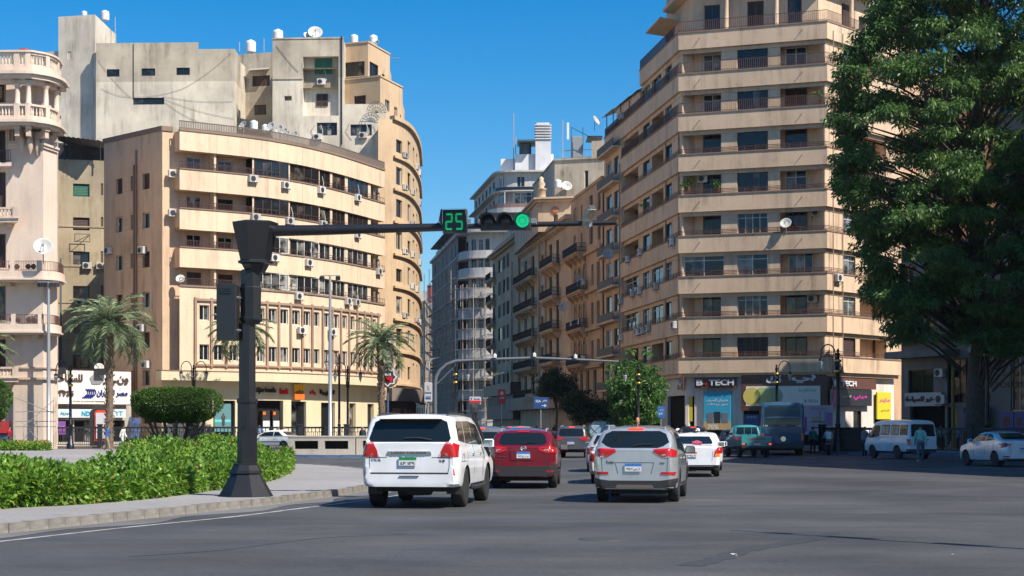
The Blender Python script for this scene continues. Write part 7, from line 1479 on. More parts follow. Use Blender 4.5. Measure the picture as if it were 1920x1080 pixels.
# 7 white minivan
P7 = paint('minivan_white_paint', (.62,.65,.68), 0, .4)
hi = dict(L=4.7, W=1.70, paint=P7, wr=.33, wy=(1.15,3.72), cr=.22, rtap=.07, tumble=.13, crown=.05, ww=.2, belt=[(0,1.0),(4.2,.98),(4.7,.80)], bot=[(0,.36),(4.7,.36)], low=False,
  top=[(0,1.05),(.02,1.3),(.10,1.86),(.2,1.94),(1.2,1.98),(3.4,1.96),(3.7,1.90),(4.35,1.15),(4.5,1.0),(4.68,.92),(4.7,.8)], rw=[(-.66,1.16),(.66,1.16),(.64,1.72),(.58,1.77),(-.58,1.77),(-.64,1.72)], sw=[[(.18,1.22),(.95,1.22),(.95,1.74),(.22,1.74)],[(3.05,1.14),(4.15,1.06),(3.62,1.72),(3.05,1.72)]], rear=[('tail_light', [(.72,.70),(.82,.70),(.82,1.02),(.72,1.02)], RLENS)], rear1=[('rear_bumper', [(-.82,.34),(.82,.34),(.82,.52),(-.82,.52)], PLAS),('door_handle_strip', [(-.05,.98),(.3,.98),(.3,1.02),(-.05,1.02)], PLAS)], fw=[(-.6,1.2),(.6,1.2),(.58,1.75),(-.58,1.75)], seams=[[(2.95,.4),(2.95,1.8)],[(1.75,.5),(1.75,1.8)],[(.3,1.08),(2.9,1.08)]], mirror=(3.85,1.2), mpaint=PLAS, handles=[(3.15,.98)], name='minivan', rim=RIM)
hiM = at(1731, 80.2, -15.5); van, bvv = make_car(hi, 'white minivan with curtained side windows stopped at the kerb under the tree', hiM, cat='van'); cur = mat('beige_curtain_glass', (.50,.38,.25), .3, noise=.5, nscale=5)
for y0 in (1.08, 2.05):
    for ax in 'sl':
        me = drape(bvv, [(y0,1.22),(y0+.82,1.22),(y0+.82,1.74),(y0,1.74)], ax, off=.006); me.materials.append(CGL); place('side_window', me, van, hiM)
        for k in (0, 1):
            me = drape(bvv, [(y0+.05+.39*k,1.27),(y0+.38+.39*k,1.27),(y0+.38+.39*k,1.69),(y0+.05+.39*k,1.69)], ax, off=.016); me.materials.append(cur); place('curtain', me, van, hiM)
# 8 teal pickup
P8 = paint('teal_paint', (.015,.22,.23), 0, .45); M8 = at(1419, 85.0, -4); pk = empty('pickup_truck', M8, 'teal pickup truck with red lettering on its tailgate left of the blue bus', 'pickup truck')
mb = MB(); mb.box(-.82,.82,0,.05,.62,1.12); mb.cbox(-.84,-.78,0,2.3,.62,1.14,.02); mb.cbox(.78,.84,0,2.3,.62,1.14,.02); mb.box(-.8,.8,.05,2.3,.60,.66); mb.build('cargo_bed', P8, pk, M8)
cabs = dict(L=2.5, W=1.66, cr=.25, rtap=.06, tumble=.22, crown=.04, top=[(0,1.2),(.03,1.4),(.12,1.66),(.25,1.72),(.9,1.72),(1.1,1.66),(1.6,1.2),(1.75,1.1),(2.3,1.0),(2.5,.85)], belt=[(0,1.14),(2.5,.85)], bot=[(0,.5),(2.5,.42)]); sh = car_body(cabs); cm = sh.mesh([P8]); cm.set_sharp_from_angle(angle=R(40)); Mc8 = M8 @ Matrix.Translation((0,2.36,0)); place('cab', cm, pk, Mc8); bvc = BVHTree.FromPolygons([Vector(v) for v in sh.v], sh.f)
for nm, poly, ax in (('rear_window',[(-.6,1.22),(.6,1.22),(.56,1.60),(-.56,1.60)],'r'),('side_window',[(.2,1.2),(1.45,1.18),(1.1,1.6),(.25,1.62)],'s'),('side_window',[(.2,1.2),(1.45,1.18),(1.1,1.6),(.25,1.62)],'l')): me = drape(bvc, poly, ax); me.materials.append(CGL); place(nm, me, pk, Mc8)
mb = MB(); 
for sd in (-1,1): mb.tube([(sd*.7,2.2,1.1),(sd*.7,2.2,1.62)],.025,5)
mb.tube([(-.7,2.2,1.62),(.7,2.2,1.62)],.025,5); mb.tube([(-.2,2.2,1.1),(-.2,2.2,1.62)],.02,5); mb.tube([(.2,2.2,1.1),(.2,2.2,1.62)],.02,5); mb.build('rack_bars', P8, pk, M8)
for sd in (-1,1):
    mb = MB(); mb.box(sd*.66-.14,sd*.66+.14,-.03,.02,.68,.76); mb.build('tail_light_panel', PLAS, pk, M8); mb = MB(); mb.box(sd*.72-.07,sd*.72+.05,-.045,-.03,.69,.75); mb.build('tail_light', RLIT, pk, M8)
mb = MB(); mb.box(-.8,.8,-.04,.1,.5,.62); mb.build('rear_bumper', PLAS, pk, M8); mb = MB(); mb.box(-.7,.7,.2,4.4,.38,.58); mb.build('chassis', UND, pk, M8); text('CHEVROLET', 1.0, .11, mat('dark_red_letters', (.28,.02,.03), .5), M8 @ TR(-.5,-.006,.93), pk, depth=.004, bold=.02); plate(pk, M8 @ TR(0,-.05,.66), 'o', '٢٣٤ ط')
tm, qm = wheel_meshes(.34, .2, GREYM); 
for y in (.95, 3.95):
    for sd in (-1, 1): Mw = M8 @ Matrix.Translation((sd*.72,y,.34)) @ (Matrix.Rotation(math.pi,4,'Z') if sd < 0 else Matrix.Identity(4)); wo = place('wheel', tm, pk, Mw); place('rim', qm, wo, Mw)
for sd in (-1,1): mb = MB(); mb.cbox(sd*.98-.1,sd*.98+.1,3.7,3.78,1.1,1.3,.02); mb.tube([(sd*.8,3.75,1.1),(sd*.98,3.75,1.2)],.02,5); mb.build('wing_mirror', PLAS, pk, M8)
# 9 blue bus
P9 = paint('bus_blue_paint', (.007,.062,.125), 0, .45); M9 = at(1467, 90.5, 8.6); bu = empty('bus', M9, 'dark blue city bus seen from behind, stopped under the electronics shop board', 'bus')
bsx = dict(L=10.5, W=2.5, cr=.15, rtap=.05, tumble=.05, crown=.05, top=[(0,2.2),(.04,2.85),(.15,2.98),(.4,3.02),(10,3.02),(10.4,2.9),(10.5,2.5)], belt=[(0,1.7),(10.5,1.6)], bot=[(0,.45),(10.5,.4)], wr=.48, wy=(2.9,8.2)); sh = car_body(bsx); bvb = BVHTree.FromPolygons([Vector(v) for v in sh.v], sh.f); place('body', cutout(sh.mesh([P9, UND]), bsx, P9), bu, M9)
me = drape(bvb, [(-1.0,1.75),(1.0,1.75),(1.0,2.75),(-1.0,2.75)], 'r', step=.3); me.materials.append(CGL); place('rear_window', me, bu, M9)
me = drape(bvb, [(-1.15,1.62),(1.15,1.62),(1.15,2.85),(-1.15,2.85)], 'r', off=.003, step=.3); me.materials.append(mat('bus_dark_band', (.015,.025,.045), .4)); place('window_band', me, bu, M9)
for ax in 'sl':
    for k in range(6): me = drape(bvb, [(.6+1.5*k,1.7),(1.95+1.5*k,1.7),(1.95+1.5*k,2.6),(.6+1.5*k,2.6)], ax, step=.4); me.materials.append(CGL); place('side_window', me, bu, M9)
for sd in (-1,1):
    mb = MB(); mb.box(sd*1.1-.07,sd*1.1+.07,-.06,.0,.85,1.25); mb.build('tail_light', RLENS, bu, M9)
mb = MB(); mb.box(-1.2,1.2,-.1,.1,.42,.7); mb.build('bumper', PLAS, bu, M9); text('٨٥٨', .35, .12, WL, M9 @ TR(-1.1,-.05,1.65), bu, depth=.003); text('٨٥٨', .35, .12, WL, M9 @ TR(.75,-.05,1.65), bu, depth=.003); text('القاهرة', .4, .12, WL, M9 @ TR(-.2,-.05,1.65), bu, depth=.003, ar=True); mb = MB(); mb.lathe([(.001,0),(.14,0),(.15,.02)],12,M=TR(.05,-.06,.95) @ Matrix.Rotation(R(90),4,'X')); mb.build('badge', CHR, bu, M9)
for z in (1.45, 1.2): mb = MB(); mb.box(-1.05,1.05,-.045,-.03,z,z+.015); mb.build('engine_hatch_seam', PLAS, bu, M9)
tm, qm = wheel_meshes(.48, .3, GREYM)
for y in (2.9, 8.2):
    for sd in (-1, 1): Mw = M9 @ Matrix.Translation((sd*1.06,y,.48)) @ (Matrix.Rotation(math.pi,4,'Z') if sd < 0 else Matrix.Identity(4)); wo = place('wheel', tm, bu, Mw); place('rim', qm, wo, Mw)
mb = MB(); mb.box(-1.0,1.0,.3,10,.3,.5); mb.build('chassis', UND, bu, M9)
# 10 left sedan with chequered band
Pc = paint('taxi_white_paint', (.70,.70,.69)); tx = sedan(4.15, 1.64, 1.38, Pc, rear=[('tail_light', [(.55,.66),(.80,.66),(.80,.86),(.55,.86)], RLENS)], side=[('side_moulding', [(1.0,.52),(3.0,.52),(3.0,.57),(1.0,.57)], PLAS),('tail_light_side', [(.02,.66),(.16,.66),(.16,.86),(.02,.86)], RLENS)], plate=(0,.58,'o','٣١٨'), rim=mat('steel_rim', (.35,.35,.36), .4, metal=.5))
txM = at(562, 116.2, -66); taxi, bvt = make_car(tx, 'old white taxi with a chequered band along its side in front of the bank', txM)
for ax in 'sl':
    mb = MB()
    for k in range(44):
        for j in (0, 1):
            if (k+j) % 2: continue
            y = .35+k*.062; z = .86+j*.045; h = bvt.ray_cast(Vector((4 if ax == 's' else -4,y+.03,z)), Vector((-1 if ax == 's' else 1,0,0)))
            if h[0]: x = h[0].x+(.006 if ax == 's' else -.006); mb.quad((x,y,z),(x,y+.062,z),(x,y+.062,z+.045),(x,y,z+.045))
    mb.build('chequered_band', blkl, taxi, txM, kind='stuff')
# more cars in the queue down the street
def gen(kind, px, d, th, P, label, **k):
    s = sedan(4.3, 1.7, 1.43, P, rear=[('tail_light', [(.60,.66),(.82,.66),(.82,.88),(.60,.88)], RLENS)], plate=(0,.6,'b','٥٢٧ ع'), **k) if kind == 's' else suv(4.4, 1.8, 1.65, 1.06, .34, (.9,3.5), P, tumble=.26, rw=[(-.6,1.12),(.6,1.12),(.58,1.5),(-.58,1.5)], sw=[[(.75,1.16),(1.5,1.12),(1.5,1.5),(1.0,1.5)],[(1.57,1.12),(2.9,1.08),(2.5,1.45),(1.57,1.5)]], fw=[(-.58,1.15),(.58,1.15),(.5,1.5),(-.5,1.5)], rear=[('tail_light', [(.60,.9),(.85,.9),(.85,1.1),(.60,1.1)], RLENS)], mirror=(2.7,1.08), plate=(0,.62,'b','٦١٤ د'), stop=(-.15,.15,1.58,True), **k)
    return make_car(s, label, at(px, d, th))[0]
gen('m', 897, 47, 5, paint('dark_silver_paint', (.16,.165,.175), .4), 'grey hatchback half hidden behind the front wing of the white off-roader')
gen('s', 932, 80, 5, paint('white_blue_paint', (.55,.60,.63), .1), 'pale sedan ahead of the red crossover, its roof showing at the left')
gen('s', 943, 98, 5, paint('dark_blue_grey_paint', (.05,.06,.075), .3), 'dark blue grey sedan further ahead of the pale one'); gen('m', 955, 118, 6, paint('graphite_paint', (.07,.08,.09), .3), 'graphite car with pale roof rails far down the queue', rails=(.45,2.5,1.61,.62), railm=P3); gen('s', 1018, 84, 5, paint('maroon_paint', (.06,.015,.02), .2), 'dark maroon sedan just beyond the red crossover')
gen('s', 1157, 46, 9, paint('pearl_white_paint', (.62,.62,.60)), 'white sedan hidden behind the left flank of the silver crossover'); gen('s', 1140, 58, 8, paint('pale_grey_paint', (.42,.43,.44), .3), 'pale grey sedan two places ahead of the silver crossover')
gen('s', 1313, 60, 6, paint('cool_white_paint', (.62,.66,.66)), 'second white sedan just beyond the sedan with the sticker'); gen('m', 1300, 90, 6, paint('navy_black_paint', (.012,.015,.025), .2), 'black car with a lit brake light behind the riders'); gen('s', 1372, 104, 8, paint('slate_blue_paint', (.10,.13,.19), .3), 'slate blue sedan between the white sedans and the teal pickup'); gen('s', 1172, 104, 6, paint('blue_grey_paint', (.11,.14,.17), .3), 'blue grey sedan beyond the dark people carrier')
gen('m', 40, 117.5, -72, paint('steel_blue_paint', (.15,.18,.22), .4), 'steel blue hatchback at the far left edge beyond the red flowers')
gen('m', 1180, 93, 6, paint('mid_grey_paint', (.12,.125,.13), .3), 'mid grey car beyond the pale sedans in the right lane'); gen('s', 985, 132, 5, paint('black_paint', (.015,.015,.017), .1), 'black sedan far ahead in the left lane'); gen('s', 1225, 84, 6, paint('deep_blue_paint', (.02,.035,.08), .2), 'deep blue sedan left of the motorbike riders'); gen('s', 912, 69, 5, paint('smoke_blue_paint', (.10,.14,.18), .3), 'smoky blue sedan just beyond the front of the white off-roader')
gen('m', 976, 108, 5, paint('beige_silver_paint', (.30,.29,.27), .3), 'beige silver car over the roof of the red crossover'); gen('s', 1006, 150, 5, paint('light_silver_paint', (.40,.41,.42), .3), 'light silver sedan farthest up the street'); gen('s', 1098, 146, 6, paint('wine_paint', (.12,.02,.03), .2), 'wine coloured sedan far beyond the dark people carrier'); gen('m', 1210, 108, 6, paint('charcoal_paint', (.04,.042,.045), .2), 'charcoal car under the feathery street tree')
# white-blue panel truck
tk = empty('box_truck', at(1140, 122, 6), 'pale blue flatbed truck with crossed side panels and rusty white cab roof', 'truck'); Mt_ = at(1128, 122, 6); PB = paint('pale_blue_truck_paint', (.28,.38,.46), 0, .5)
mb = MB(); mb.cbox(-1.0,1.0,0,3.6,.9,1.75,.03); mb.build('cargo_box', PB, tk, Mt_); mb = MB(); mb.cbox(-.95,.95,3.7,5.3,.6,2.05,.15); mb.build('cab', paint('rusty_white_paint', (.50,.44,.38), 0, .6), tk, Mt_); mb = MB()
for x in (-.5,.5):
    mb.tube([(x-.35,-.01,1.0),(x+.35,-.01,1.65)],.03,4); mb.tube([(x+.35,-.01,1.0),(x-.35,-.01,1.65)],.03,4)
mb.build('cross_braces', mat('darker_blue', (.14,.2,.27), .5), tk, Mt_); mb = MB(); mb.box(-.8,.8,.1,5.2,.45,.9); mb.build('chassis', UND, tk, Mt_)
tm, qm = wheel_meshes(.4, .24, GREYM)
for y in (.9, 4.4):
    for sd in (-1, 1): Mw = Mt_ @ Matrix.Translation((sd*.85,y,.4)); wo = place('wheel', tm, tk, Mw); place('rim', qm, wo, Mw)
# ---------------------------------------------------------------- trees, palms, hedges
def leafmat(name, col, col2, trans=.25, rough=.45):
    m = bpy.data.materials.new(name); m.use_nodes = True; N = m.node_tree.nodes; L = m.node_tree.links; b = N['Principled BSDF']; b.inputs['Roughness'].default_value = rough; b.inputs['Specular IOR Level'].default_value = .35
    at_ = N.new('ShaderNodeAttribute'); at_.attribute_name = 'tint'; mx = N.new('ShaderNodeMixRGB'); mx.inputs[1].default_value = (*col,1); mx.inputs[2].default_value = (*col2,1); L.new(at_.outputs['Fac'], mx.inputs[0])
    L.new(mx.outputs[0], b.inputs['Base Color']); tr = N.new('ShaderNodeBsdfTranslucent'); ms = N.new('ShaderNodeMixShader'); ms.inputs[0].default_value = trans
    L.new(mx.outputs[0], tr.inputs['Color']); L.new(b.outputs[0], ms.inputs[1]); L.new(tr.outputs[0], ms.inputs[2]); L.new(ms.outputs[0], N['Material Output'].inputs[0]); return m
BARK = mat('grey_brown_bark', (.10,.08,.065), .9, noise=.4, nscale=5, bump=.8, bscale=12); PBARK = mat('palm_bark', (.17,.12,.08), .9, noise=.4, nscale=6, bump=.8, bscale=10)
def leaves(C_, dirs, ln, wd, m, tint, name, parent, droop=.0, **k):
    """one quad per leaf; C_ base points, dirs unit vectors, both (n,3)"""
    n = len(C_); C_ = np.asarray(C_); dirs = np.asarray(dirs); l = ln*(.7+.6*rng.random(n))[:,None]; rv = rng.normal(size=(n,3)); sd = np.cross(dirs, rv); sd /= np.linalg.norm(sd,axis=1)[:,None]+1e-9
    up = np.cross(sd, dirs); w_ = wd*(.7+.6*rng.random(n))[:,None]
    V = np.empty((n,4,3)); V[:,0] = C_; V[:,1] = C_+dirs*l*.5+sd*w_*.5+up*w_*.15; V[:,2] = C_+dirs*l+np.array([0,0,-1])*l*droop; V[:,3] = C_+dirs*l*.5-sd*w_*.5+up*w_*.15
    me = bpy.data.meshes.new('m'); me.vertices.add(n*4); me.vertices.foreach_set('co', V.ravel()); me.loops.add(n*4); me.loops.foreach_set('vertex_index', np.arange(n*4)); me.polygons.add(n); me.polygons.foreach_set('loop_start', np.arange(n)*4)
    a = me.attributes.new('tint', 'FLOAT', 'POINT'); a.data.foreach_set('value', np.repeat(np.clip(tint,0,1), 4)); me.materials.append(m); me.update(calc_edges=True); me.validate(); return place(name, me, parent, **k)
def unit(v): return v/(np.linalg.norm(v,axis=1)[:,None]+1e-9)
def clumps(cs, nl, r, flat=.6, outw=None, drp=.35):
    """leaf rosettes round every clump centre"""
    cs = np.asarray(cs); k = len(cs); o = rng.normal(size=(k,nl,3)); o /= np.linalg.norm(o,axis=2)[:,:,None]; o[:,:,2] *= flat; rad = r*rng.random((k,nl,1))**.5
    P = (cs[:,None,:]+o*rad).reshape(-1,3); d = o+rng.normal(size=(k,nl,3))*.45; d[:,:,2] -= drp; d = unit(d.reshape(-1,3)); t = np.repeat(rng.random(k), nl)*.6+rng.random(k*nl)*.4; return P, d, t
DG = leafmat('dark_glossy_leaf', (.028,.085,.026), (.16,.28,.07), .38); HG = leafmat('hedge_leaf', (.034,.115,.013), (.23,.39,.045), .30, .5); TG = leafmat('topiary_leaf', (.022,.070,.012), (.09,.17,.025), .25); SG = leafmat('feathery_leaf', (.035,.105,.025), (.11,.22,.045), .35); PG = leafmat('palm_leaf', (.10,.15,.07), (.25,.30,.16), .25); FG = leafmat('ficus_leaf', (.008,.026,.010), (.025,.055,.018), .2)
# the big tree
bt = empty('broadleaf_tree', TR(28.2,97,.14), 'huge dark green broadleaf tree with layered drooping crown at the right edge', 'tree')
mb = MB(); mb.tube([(28.2,97,0),(28.15,97,3),(28.3,97,7),(28.1,97.1,11),(28.4,97.2,16),(28.2,97,22),(28.5,97,28)],[.78,.62,.58,.5,.42,.28,.1],14)
lims = [((28.2,97,9),(26,95.5,15),(24.5,94.5,21),(23.5,94,26)),((28.3,97,11),(31,96,17),(33,95,23)),((28.2,97,7),(25.5,96,10.5),(22.5,95,13.5)),((28.1,97.1,13),(25.5,95,19),(26,94.2,25)),((28.3,97,8),(30,94.5,12),(31.5,93,18)),((28.2,97,6.5),(30.5,95.5,9),(33,94.5,11))]
for l in lims: mb.tube([Vector(p) for p in l], [.24,.17,.13,.05][:len(l)], 7)
mb.build('trunk', BARK, bt)
def left_px(y): return np.interp(y, [-120,-40,40,110,200,280,340,400,480,550,620,660,700], [1690,1655,1625,1590,1555,1575,1570,1600,1620,1640,1665,1720,1800])
pads = []
while len(pads) < 285:
    y = random.uniform(-150, 632); px = random.uniform(left_px(y)+22, 2090); d = 97+random.uniform(-7.5,5)*min(1,.35+(px-left_px(y))/220)
    if px > 1960 and random.random() < .45: continue
    if y > 560 and px > 1790 and d < 95 and random.random() < .6: continue
    pads.append((X(px,d), d, Z(y,d), random.uniform(.9,1.9), random.uniform(.35,.7)))
for _ in range(26): d = random.uniform(91,96); y = random.uniform(575,665); px = random.uniform(1840,1990); pads.append((X(px,d), d, Z(y,d), random.uniform(.7,1.3), .4))
for y in range(-20, 640, 15): px = left_px(y)+random.uniform(16,40); d = 95+random.uniform(-2,2); pads.append((X(px,d), d, Z(y,d), random.uniform(.6,1.0), .35))
cs = []; tl = MB()
for (x,y,z,r,f) in pads:
    for k in range(int(7*r)+3):
        a = random.random()*6.28; q = math.sqrt(random.random())*r; cs.append((x+q*math.cos(a), y+q*math.sin(a)*.9, z+random.uniform(-f,f)*.6-q*q*.10))
    if random.random() < .8: hx = 28.2+(x-28.2)*.25; tl.tube([(hx,97+(y-97)*.3,z-2.2),(hx+(x-hx)*.5,97+(y-97)*.7,z-.9),(x,y,z-.1)], [.09,.06,.02], 4, False)
tl.build('twigs', BARK, bt, kind='stuff')
P_, d_, t_ = clumps(cs, 66, .55, .6, drp=.45); leaves(P_, d_, .25, .105, DG, t_, 'crown', bt, .25, kind='stuff')
# feathery street tree, two dark ficus trees
def round_tree(name, label, px, d, zc_, rx, rz, trunk_r, m, n, ln, wd, nl=40, base=.14, lobes=16):
    cx_ = X(px,d); r = empty(name, TR(cx_,d,base), label, 'tree'); mb = MB(); mb.tube([(cx_,d,base),(cx_+.1,d,base+(zc_-base)*.5),(cx_,d,zc_)],[trunk_r,trunk_r*.8,trunk_r*.4],8)
    lob = []
    for k in range(lobes):
        a = random.random()*6.28; e = random.uniform(-.75,.95); q = math.sqrt(max(0,1-e*e))*random.uniform(.55,.85); p = (cx_+rx*q*math.cos(a), d+rx*q*math.sin(a), zc_+rz*e*.8); lob.append(p); mb.tube([(cx_,d,base+(zc_-base)*.6),((cx_+p[0])/2,(d+p[1])/2,(zc_+p[2])/2-.2),p],[trunk_r*.4,trunk_r*.25,.02],5,False)
    mb.build('trunk', BARK, r); cs = []
    for k in range(n): p = random.choice(lob); o = rng.normal(size=3)*.34; cs.append((p[0]+o[0]*rx, p[1]+o[1]*rx, p[2]+o[2]*rz*.8))
    P_, d_, t_ = clumps(cs, nl, .34, .6); leaves(P_, d_, ln, wd, m, t_, 'crown', r, .2, kind='stuff'); return r
round_tree('feathery_tree', 'bright green feathery street tree in front of the orange building', 1184, 124, Z(741,124), 2.05, 2.4, .16, SG, 430, .32, .11, 44)
round_tree('ficus_tree', 'dark round ficus tree nearest the bright feathery tree', 1087, 140, Z(764,140), 1.15, 1.3, .14, FG, 260, .22, .10, 40); round_tree('ficus_tree', 'dark ficus tree leaning left over the street behind the blue road sign', 1042, 148, Z(722,148), 1.45, 1.35, .14, FG, 300, .22, .10, 40)
round_tree('ficus_tree', 'dark green tree low between the ficus and the feathery tree', 1135, 150, Z(775,150), 1.2, 1.3, .12, FG, 110, .22, .10, 34)
# date palms
def palm(px, ybase, ycrown, d, rf, label, lean=0, nf=40):
    x0 = X(px,d); zb = .14; zt = Z(ycrown,d); r = empty('date_palm', TR(x0,d,zb), label, 'palm tree', 'date palms'); mb = MB(); prof = []; n = int((zt-zb)/.16); pts = []; rs = []
    for k in range(n+1):
        t = k/n; pts.append((x0+lean*t*t, d, zb+(zt-zb)*t)); rs.append((.26 if k % 2 else .31)*(1-.18*t)+(.10 if t > .93 else 0))
    mb.tube(pts, rs, 10)
    for k in range(n*4):
        t = random.random(); a = random.random()*6.28; q = .30*(1-.18*t); p = Vector((x0+lean*t*t+q*math.cos(a), d+q*math.sin(a), zb+(zt-zb)*t)); mb.tube([p, p+Vector((math.cos(a)*.07, math.sin(a)*.07, .13))], [.05,.015], 3, False)
    mb.build('trunk', PBARK, r); top = Vector((x0+lean, d, zt+.1)); fr = MB(); C_ = []; Dd = []; T_ = []; Ln = []
    for i in range(nf):
        a = i*2.399; up = 1.35-1.75*(i/nf)+random.uniform(-.12,.12); L_ = rf*random.uniform(.92,1.12); pts = []; p = top.copy(); e = up
        for k in range(11):
            pts.append(p.copy()); p = p+Vector((math.cos(a)*math.cos(e), math.sin(a)*math.cos(e), math.sin(e)))*L_/10; e -= .125+.04*random.random()+(.03 if up < .2 else 0)
        fr.tube(pts, [.03-.0025*k for k in range(11)], 3, False)
        for k in range(2, 11):
            for j in range(6):
                t = j/6; 
                if k == 10 and j > 0: break
                q = pts[k-1].lerp(pts[k], t); ax = (pts[k]-pts[k-1]).normalized(); sdv = ax.cross(Vector((0,0,1)))
                if sdv.length < .1: sdv = Vector((1,0,0))
                sdv.normalize(); upv = sdv.cross(ax)
                for s_ in (-1,1): v = (sdv*s_*.85+ax*.75+upv*.35+Vector((random.uniform(-.1,.1),)*3)).normalized(); C_.append(q[:]); Dd.append(v[:]); T_.append(.15+.55*(i/nf < .5)+random.random()*.3); Ln.append(1.15-abs(k-5)*.13)
    fr.build('frond_ribs', PG, r, kind='stuff'); C_ = np.array(C_); Dd = np.array(Dd); Ln = np.array(Ln)
    o = leaves(C_, Dd, rf*.18, .066, PG, np.array(T_), 'crown', r, .25, kind='stuff'); return r
palm(205, 840, 612, 106, 3.3, 'date palm beside the airline board, tallest of the palms', .05); palm(716, 800, 645, 125.5, 2.9, 'date palm in front of the round badge sign', -.12, 34); palm(458, 800, 622, 125, 2.9, 'date palm partly hidden by the black signal pole', -.25, 34); palm(-62, 840, 655, 112, 3.6, 'date palm outside the left edge with frond tips showing', .1, 30)
# clipped topiary trees
def topiary(px, y0, y1, w_, d, label, ntr=7):
    cx_ = X(px,d); W_ = w_/FP*d; z0, z1 = Z(y1,d), Z(y0,d); r = empty('topiary_tree', TR(cx_,d,.15), label, 'tree'); mb = MB(); hw = W_/2
    for k in range(ntr):
        a = k*6.28/ntr+.4; p = Vector((cx_-.15,d,.1)); e = Vector((cx_+hw*.72*math.cos(a), d+hw*.6*math.sin(a), z0+.15)); m_ = p.lerp(e,.5)+Vector((0,0,-.22)); mb.tube([p, p.lerp(m_,.6)+Vector((random.uniform(-.05,.05),0,.1)), m_, e], [.11,.09,.07,.04], 7)
        for j in range(3): q = m_.lerp(e, .3+.25*j); mb.tube([q, q+Vector((random.uniform(-.5,.5),random.uniform(-.4,.4),.5))],[.035,.01],4,False)
    mb.build('trunk', BARK, r); core = MB(); n = 20; rows = []
    def sup(u, v, s=1.0):
        e1, e2 = .45, .5; f = lambda c, e: math.copysign(abs(c)**e, c); return (cx_+hw*s*f(math.cos(v),e1*1.2)*f(math.cos(u),e2), d+hw*.85*s*f(math.cos(v),e1*1.2)*f(math.sin(u),e2), (z0+z1)/2+(z1-z0)/2*s*f(math.sin(v),e1))
    for j in range(13): v = -math.pi/2+math.pi*j/12; rows.append([sup(2*math.pi*k/n, v, .80) for k in range(n)])
    core.grid(rows, True, True); core.build('crown_core', mat('crown_inner_shade', (.012,.022,.008), .9), r); C_ = []; Dd = []  # solid core, its near-black colour paints the shade between the leaves
    c = Vector((cx_,d,(z0+z1)/2))
    for k in range(22000):
        q = [random.uniform(-1,1) for _ in range(3)]; ax_ = random.choice((0,1,1,2,2,2)); q[ax_] = random.choice((-1,1)) if ax_ != 1 or random.random() < .3 else -1; g_ = sum(abs(t)**3.6 for t in q)**(-1/3.6)*random.uniform(.93,1.03); tp_ = .80+.20*min(1,q[2]+1); p = c+Vector((q[0]*hw*g_*tp_, q[1]*hw*.85*g_*tp_, q[2]*(z1-z0)/2*g_)); wv = .045*math.sin(p.x*7)*math.sin(p.z*6+p.y*5); p += (p-c).normalized()*wv; C_.append(p[:]); dr_ = (p-c); dr_.z *= 2.2; Dd.append((dr_.normalized()+Vector((random.gauss(0,.5),random.gauss(0,.5),random.gauss(0,.5))))[:])
    t = rng.random(len(C_))*.8+.2*(np.array(C_)[:,2] > (z0+z1)/2); leaves(np.array(C_), unit(np.array(Dd)), .075, .040, TG, t, 'crown', r, kind='stuff'); return r
topiary(332, 729, 790, 158, 62, 'clipped flat topped topiary tree rising from the flowering hedge'); topiary(-42, 712, 795, 112, 60, 'clipped topiary tree cut by the left picture edge', 5)
# the flowering hedge on the island
def hz(y, z=.15): return (EYE-z)*3000/(y-799)
fr_ = [Vector((X(a,hz(b)),hz(b))) for a, b in ((-160,968),(0,953),(120,947),(240,938),(330,928),(400,917),(460,909),(505,899),(532,887),(541,876))]
bk_ = [Vector((X(a,dd),dd)) for a, dd in ((538,64),(500,69),(430,71),(330,70),(232,66),(222,50),(210,44),(100,41),(0,40),(-160,39))]
poly = spline(fr_, 4) + spline(bk_, 3)
def inside(x, y):
    c = False; n = len(poly)
    for i in range(n):
        a, b = poly[i], poly[(i+1) % n]
        if (a.y > y) != (b.y > y) and x < (b.x-a.x)*(y-a.y)/(b.y-a.y)+a.x: c = not c
    return c
def edged(x, y):
    m_ = 9; 
    for a, b in zip(poly, poly[1:]+poly[:1]):
        ab = b-a; L2 = ab.length_squared
        if L2 < 1e-6: continue
        t = max(0,min(1,((x-a.x)*ab.x+(y-a.y)*ab.y)/L2)); m_ = min(m_, (a.x+ab.x*t-x)**2+(a.y+ab.y*t-y)**2)
    return math.sqrt(m_)
hg = empty('flowering_hedge', TR(-8,45,.15), 'low glossy green hedge with small red flowers behind the kerb of the island', 'hedge')
core = MB(); cc_ = Vector((0,0))
def lump(x, y): return .13*math.sin(x*2.1+y*.7)+.09*math.sin(x*.9-y*1.7)+.06*math.sin(x*4.3+y*3.1)
rows = []
for zz, ins in ((.0,.2),(.15,.18),(.25,.3),(.30,.6)):
    r_ = []
    for i, p in enumerate(poly): a = poly[(i-1) % len(poly)]; b = poly[(i+1) % len(poly)]; t = (b-a).normalized(); nn = Vector((-t.y, t.x)); r_.append((p.x+nn.x*ins, p.y+nn.y*ins, .15+zz))
    rows.append(r_)
core.grid(rows, True, True); core.poly(rows[-1]); core.build('hedge_core', mat('hedge_inner_shade', (.010,.018,.006), .95), hg)  # solid filler, shade inside the hedge is painted by its dark colour
cs = []; flw = []
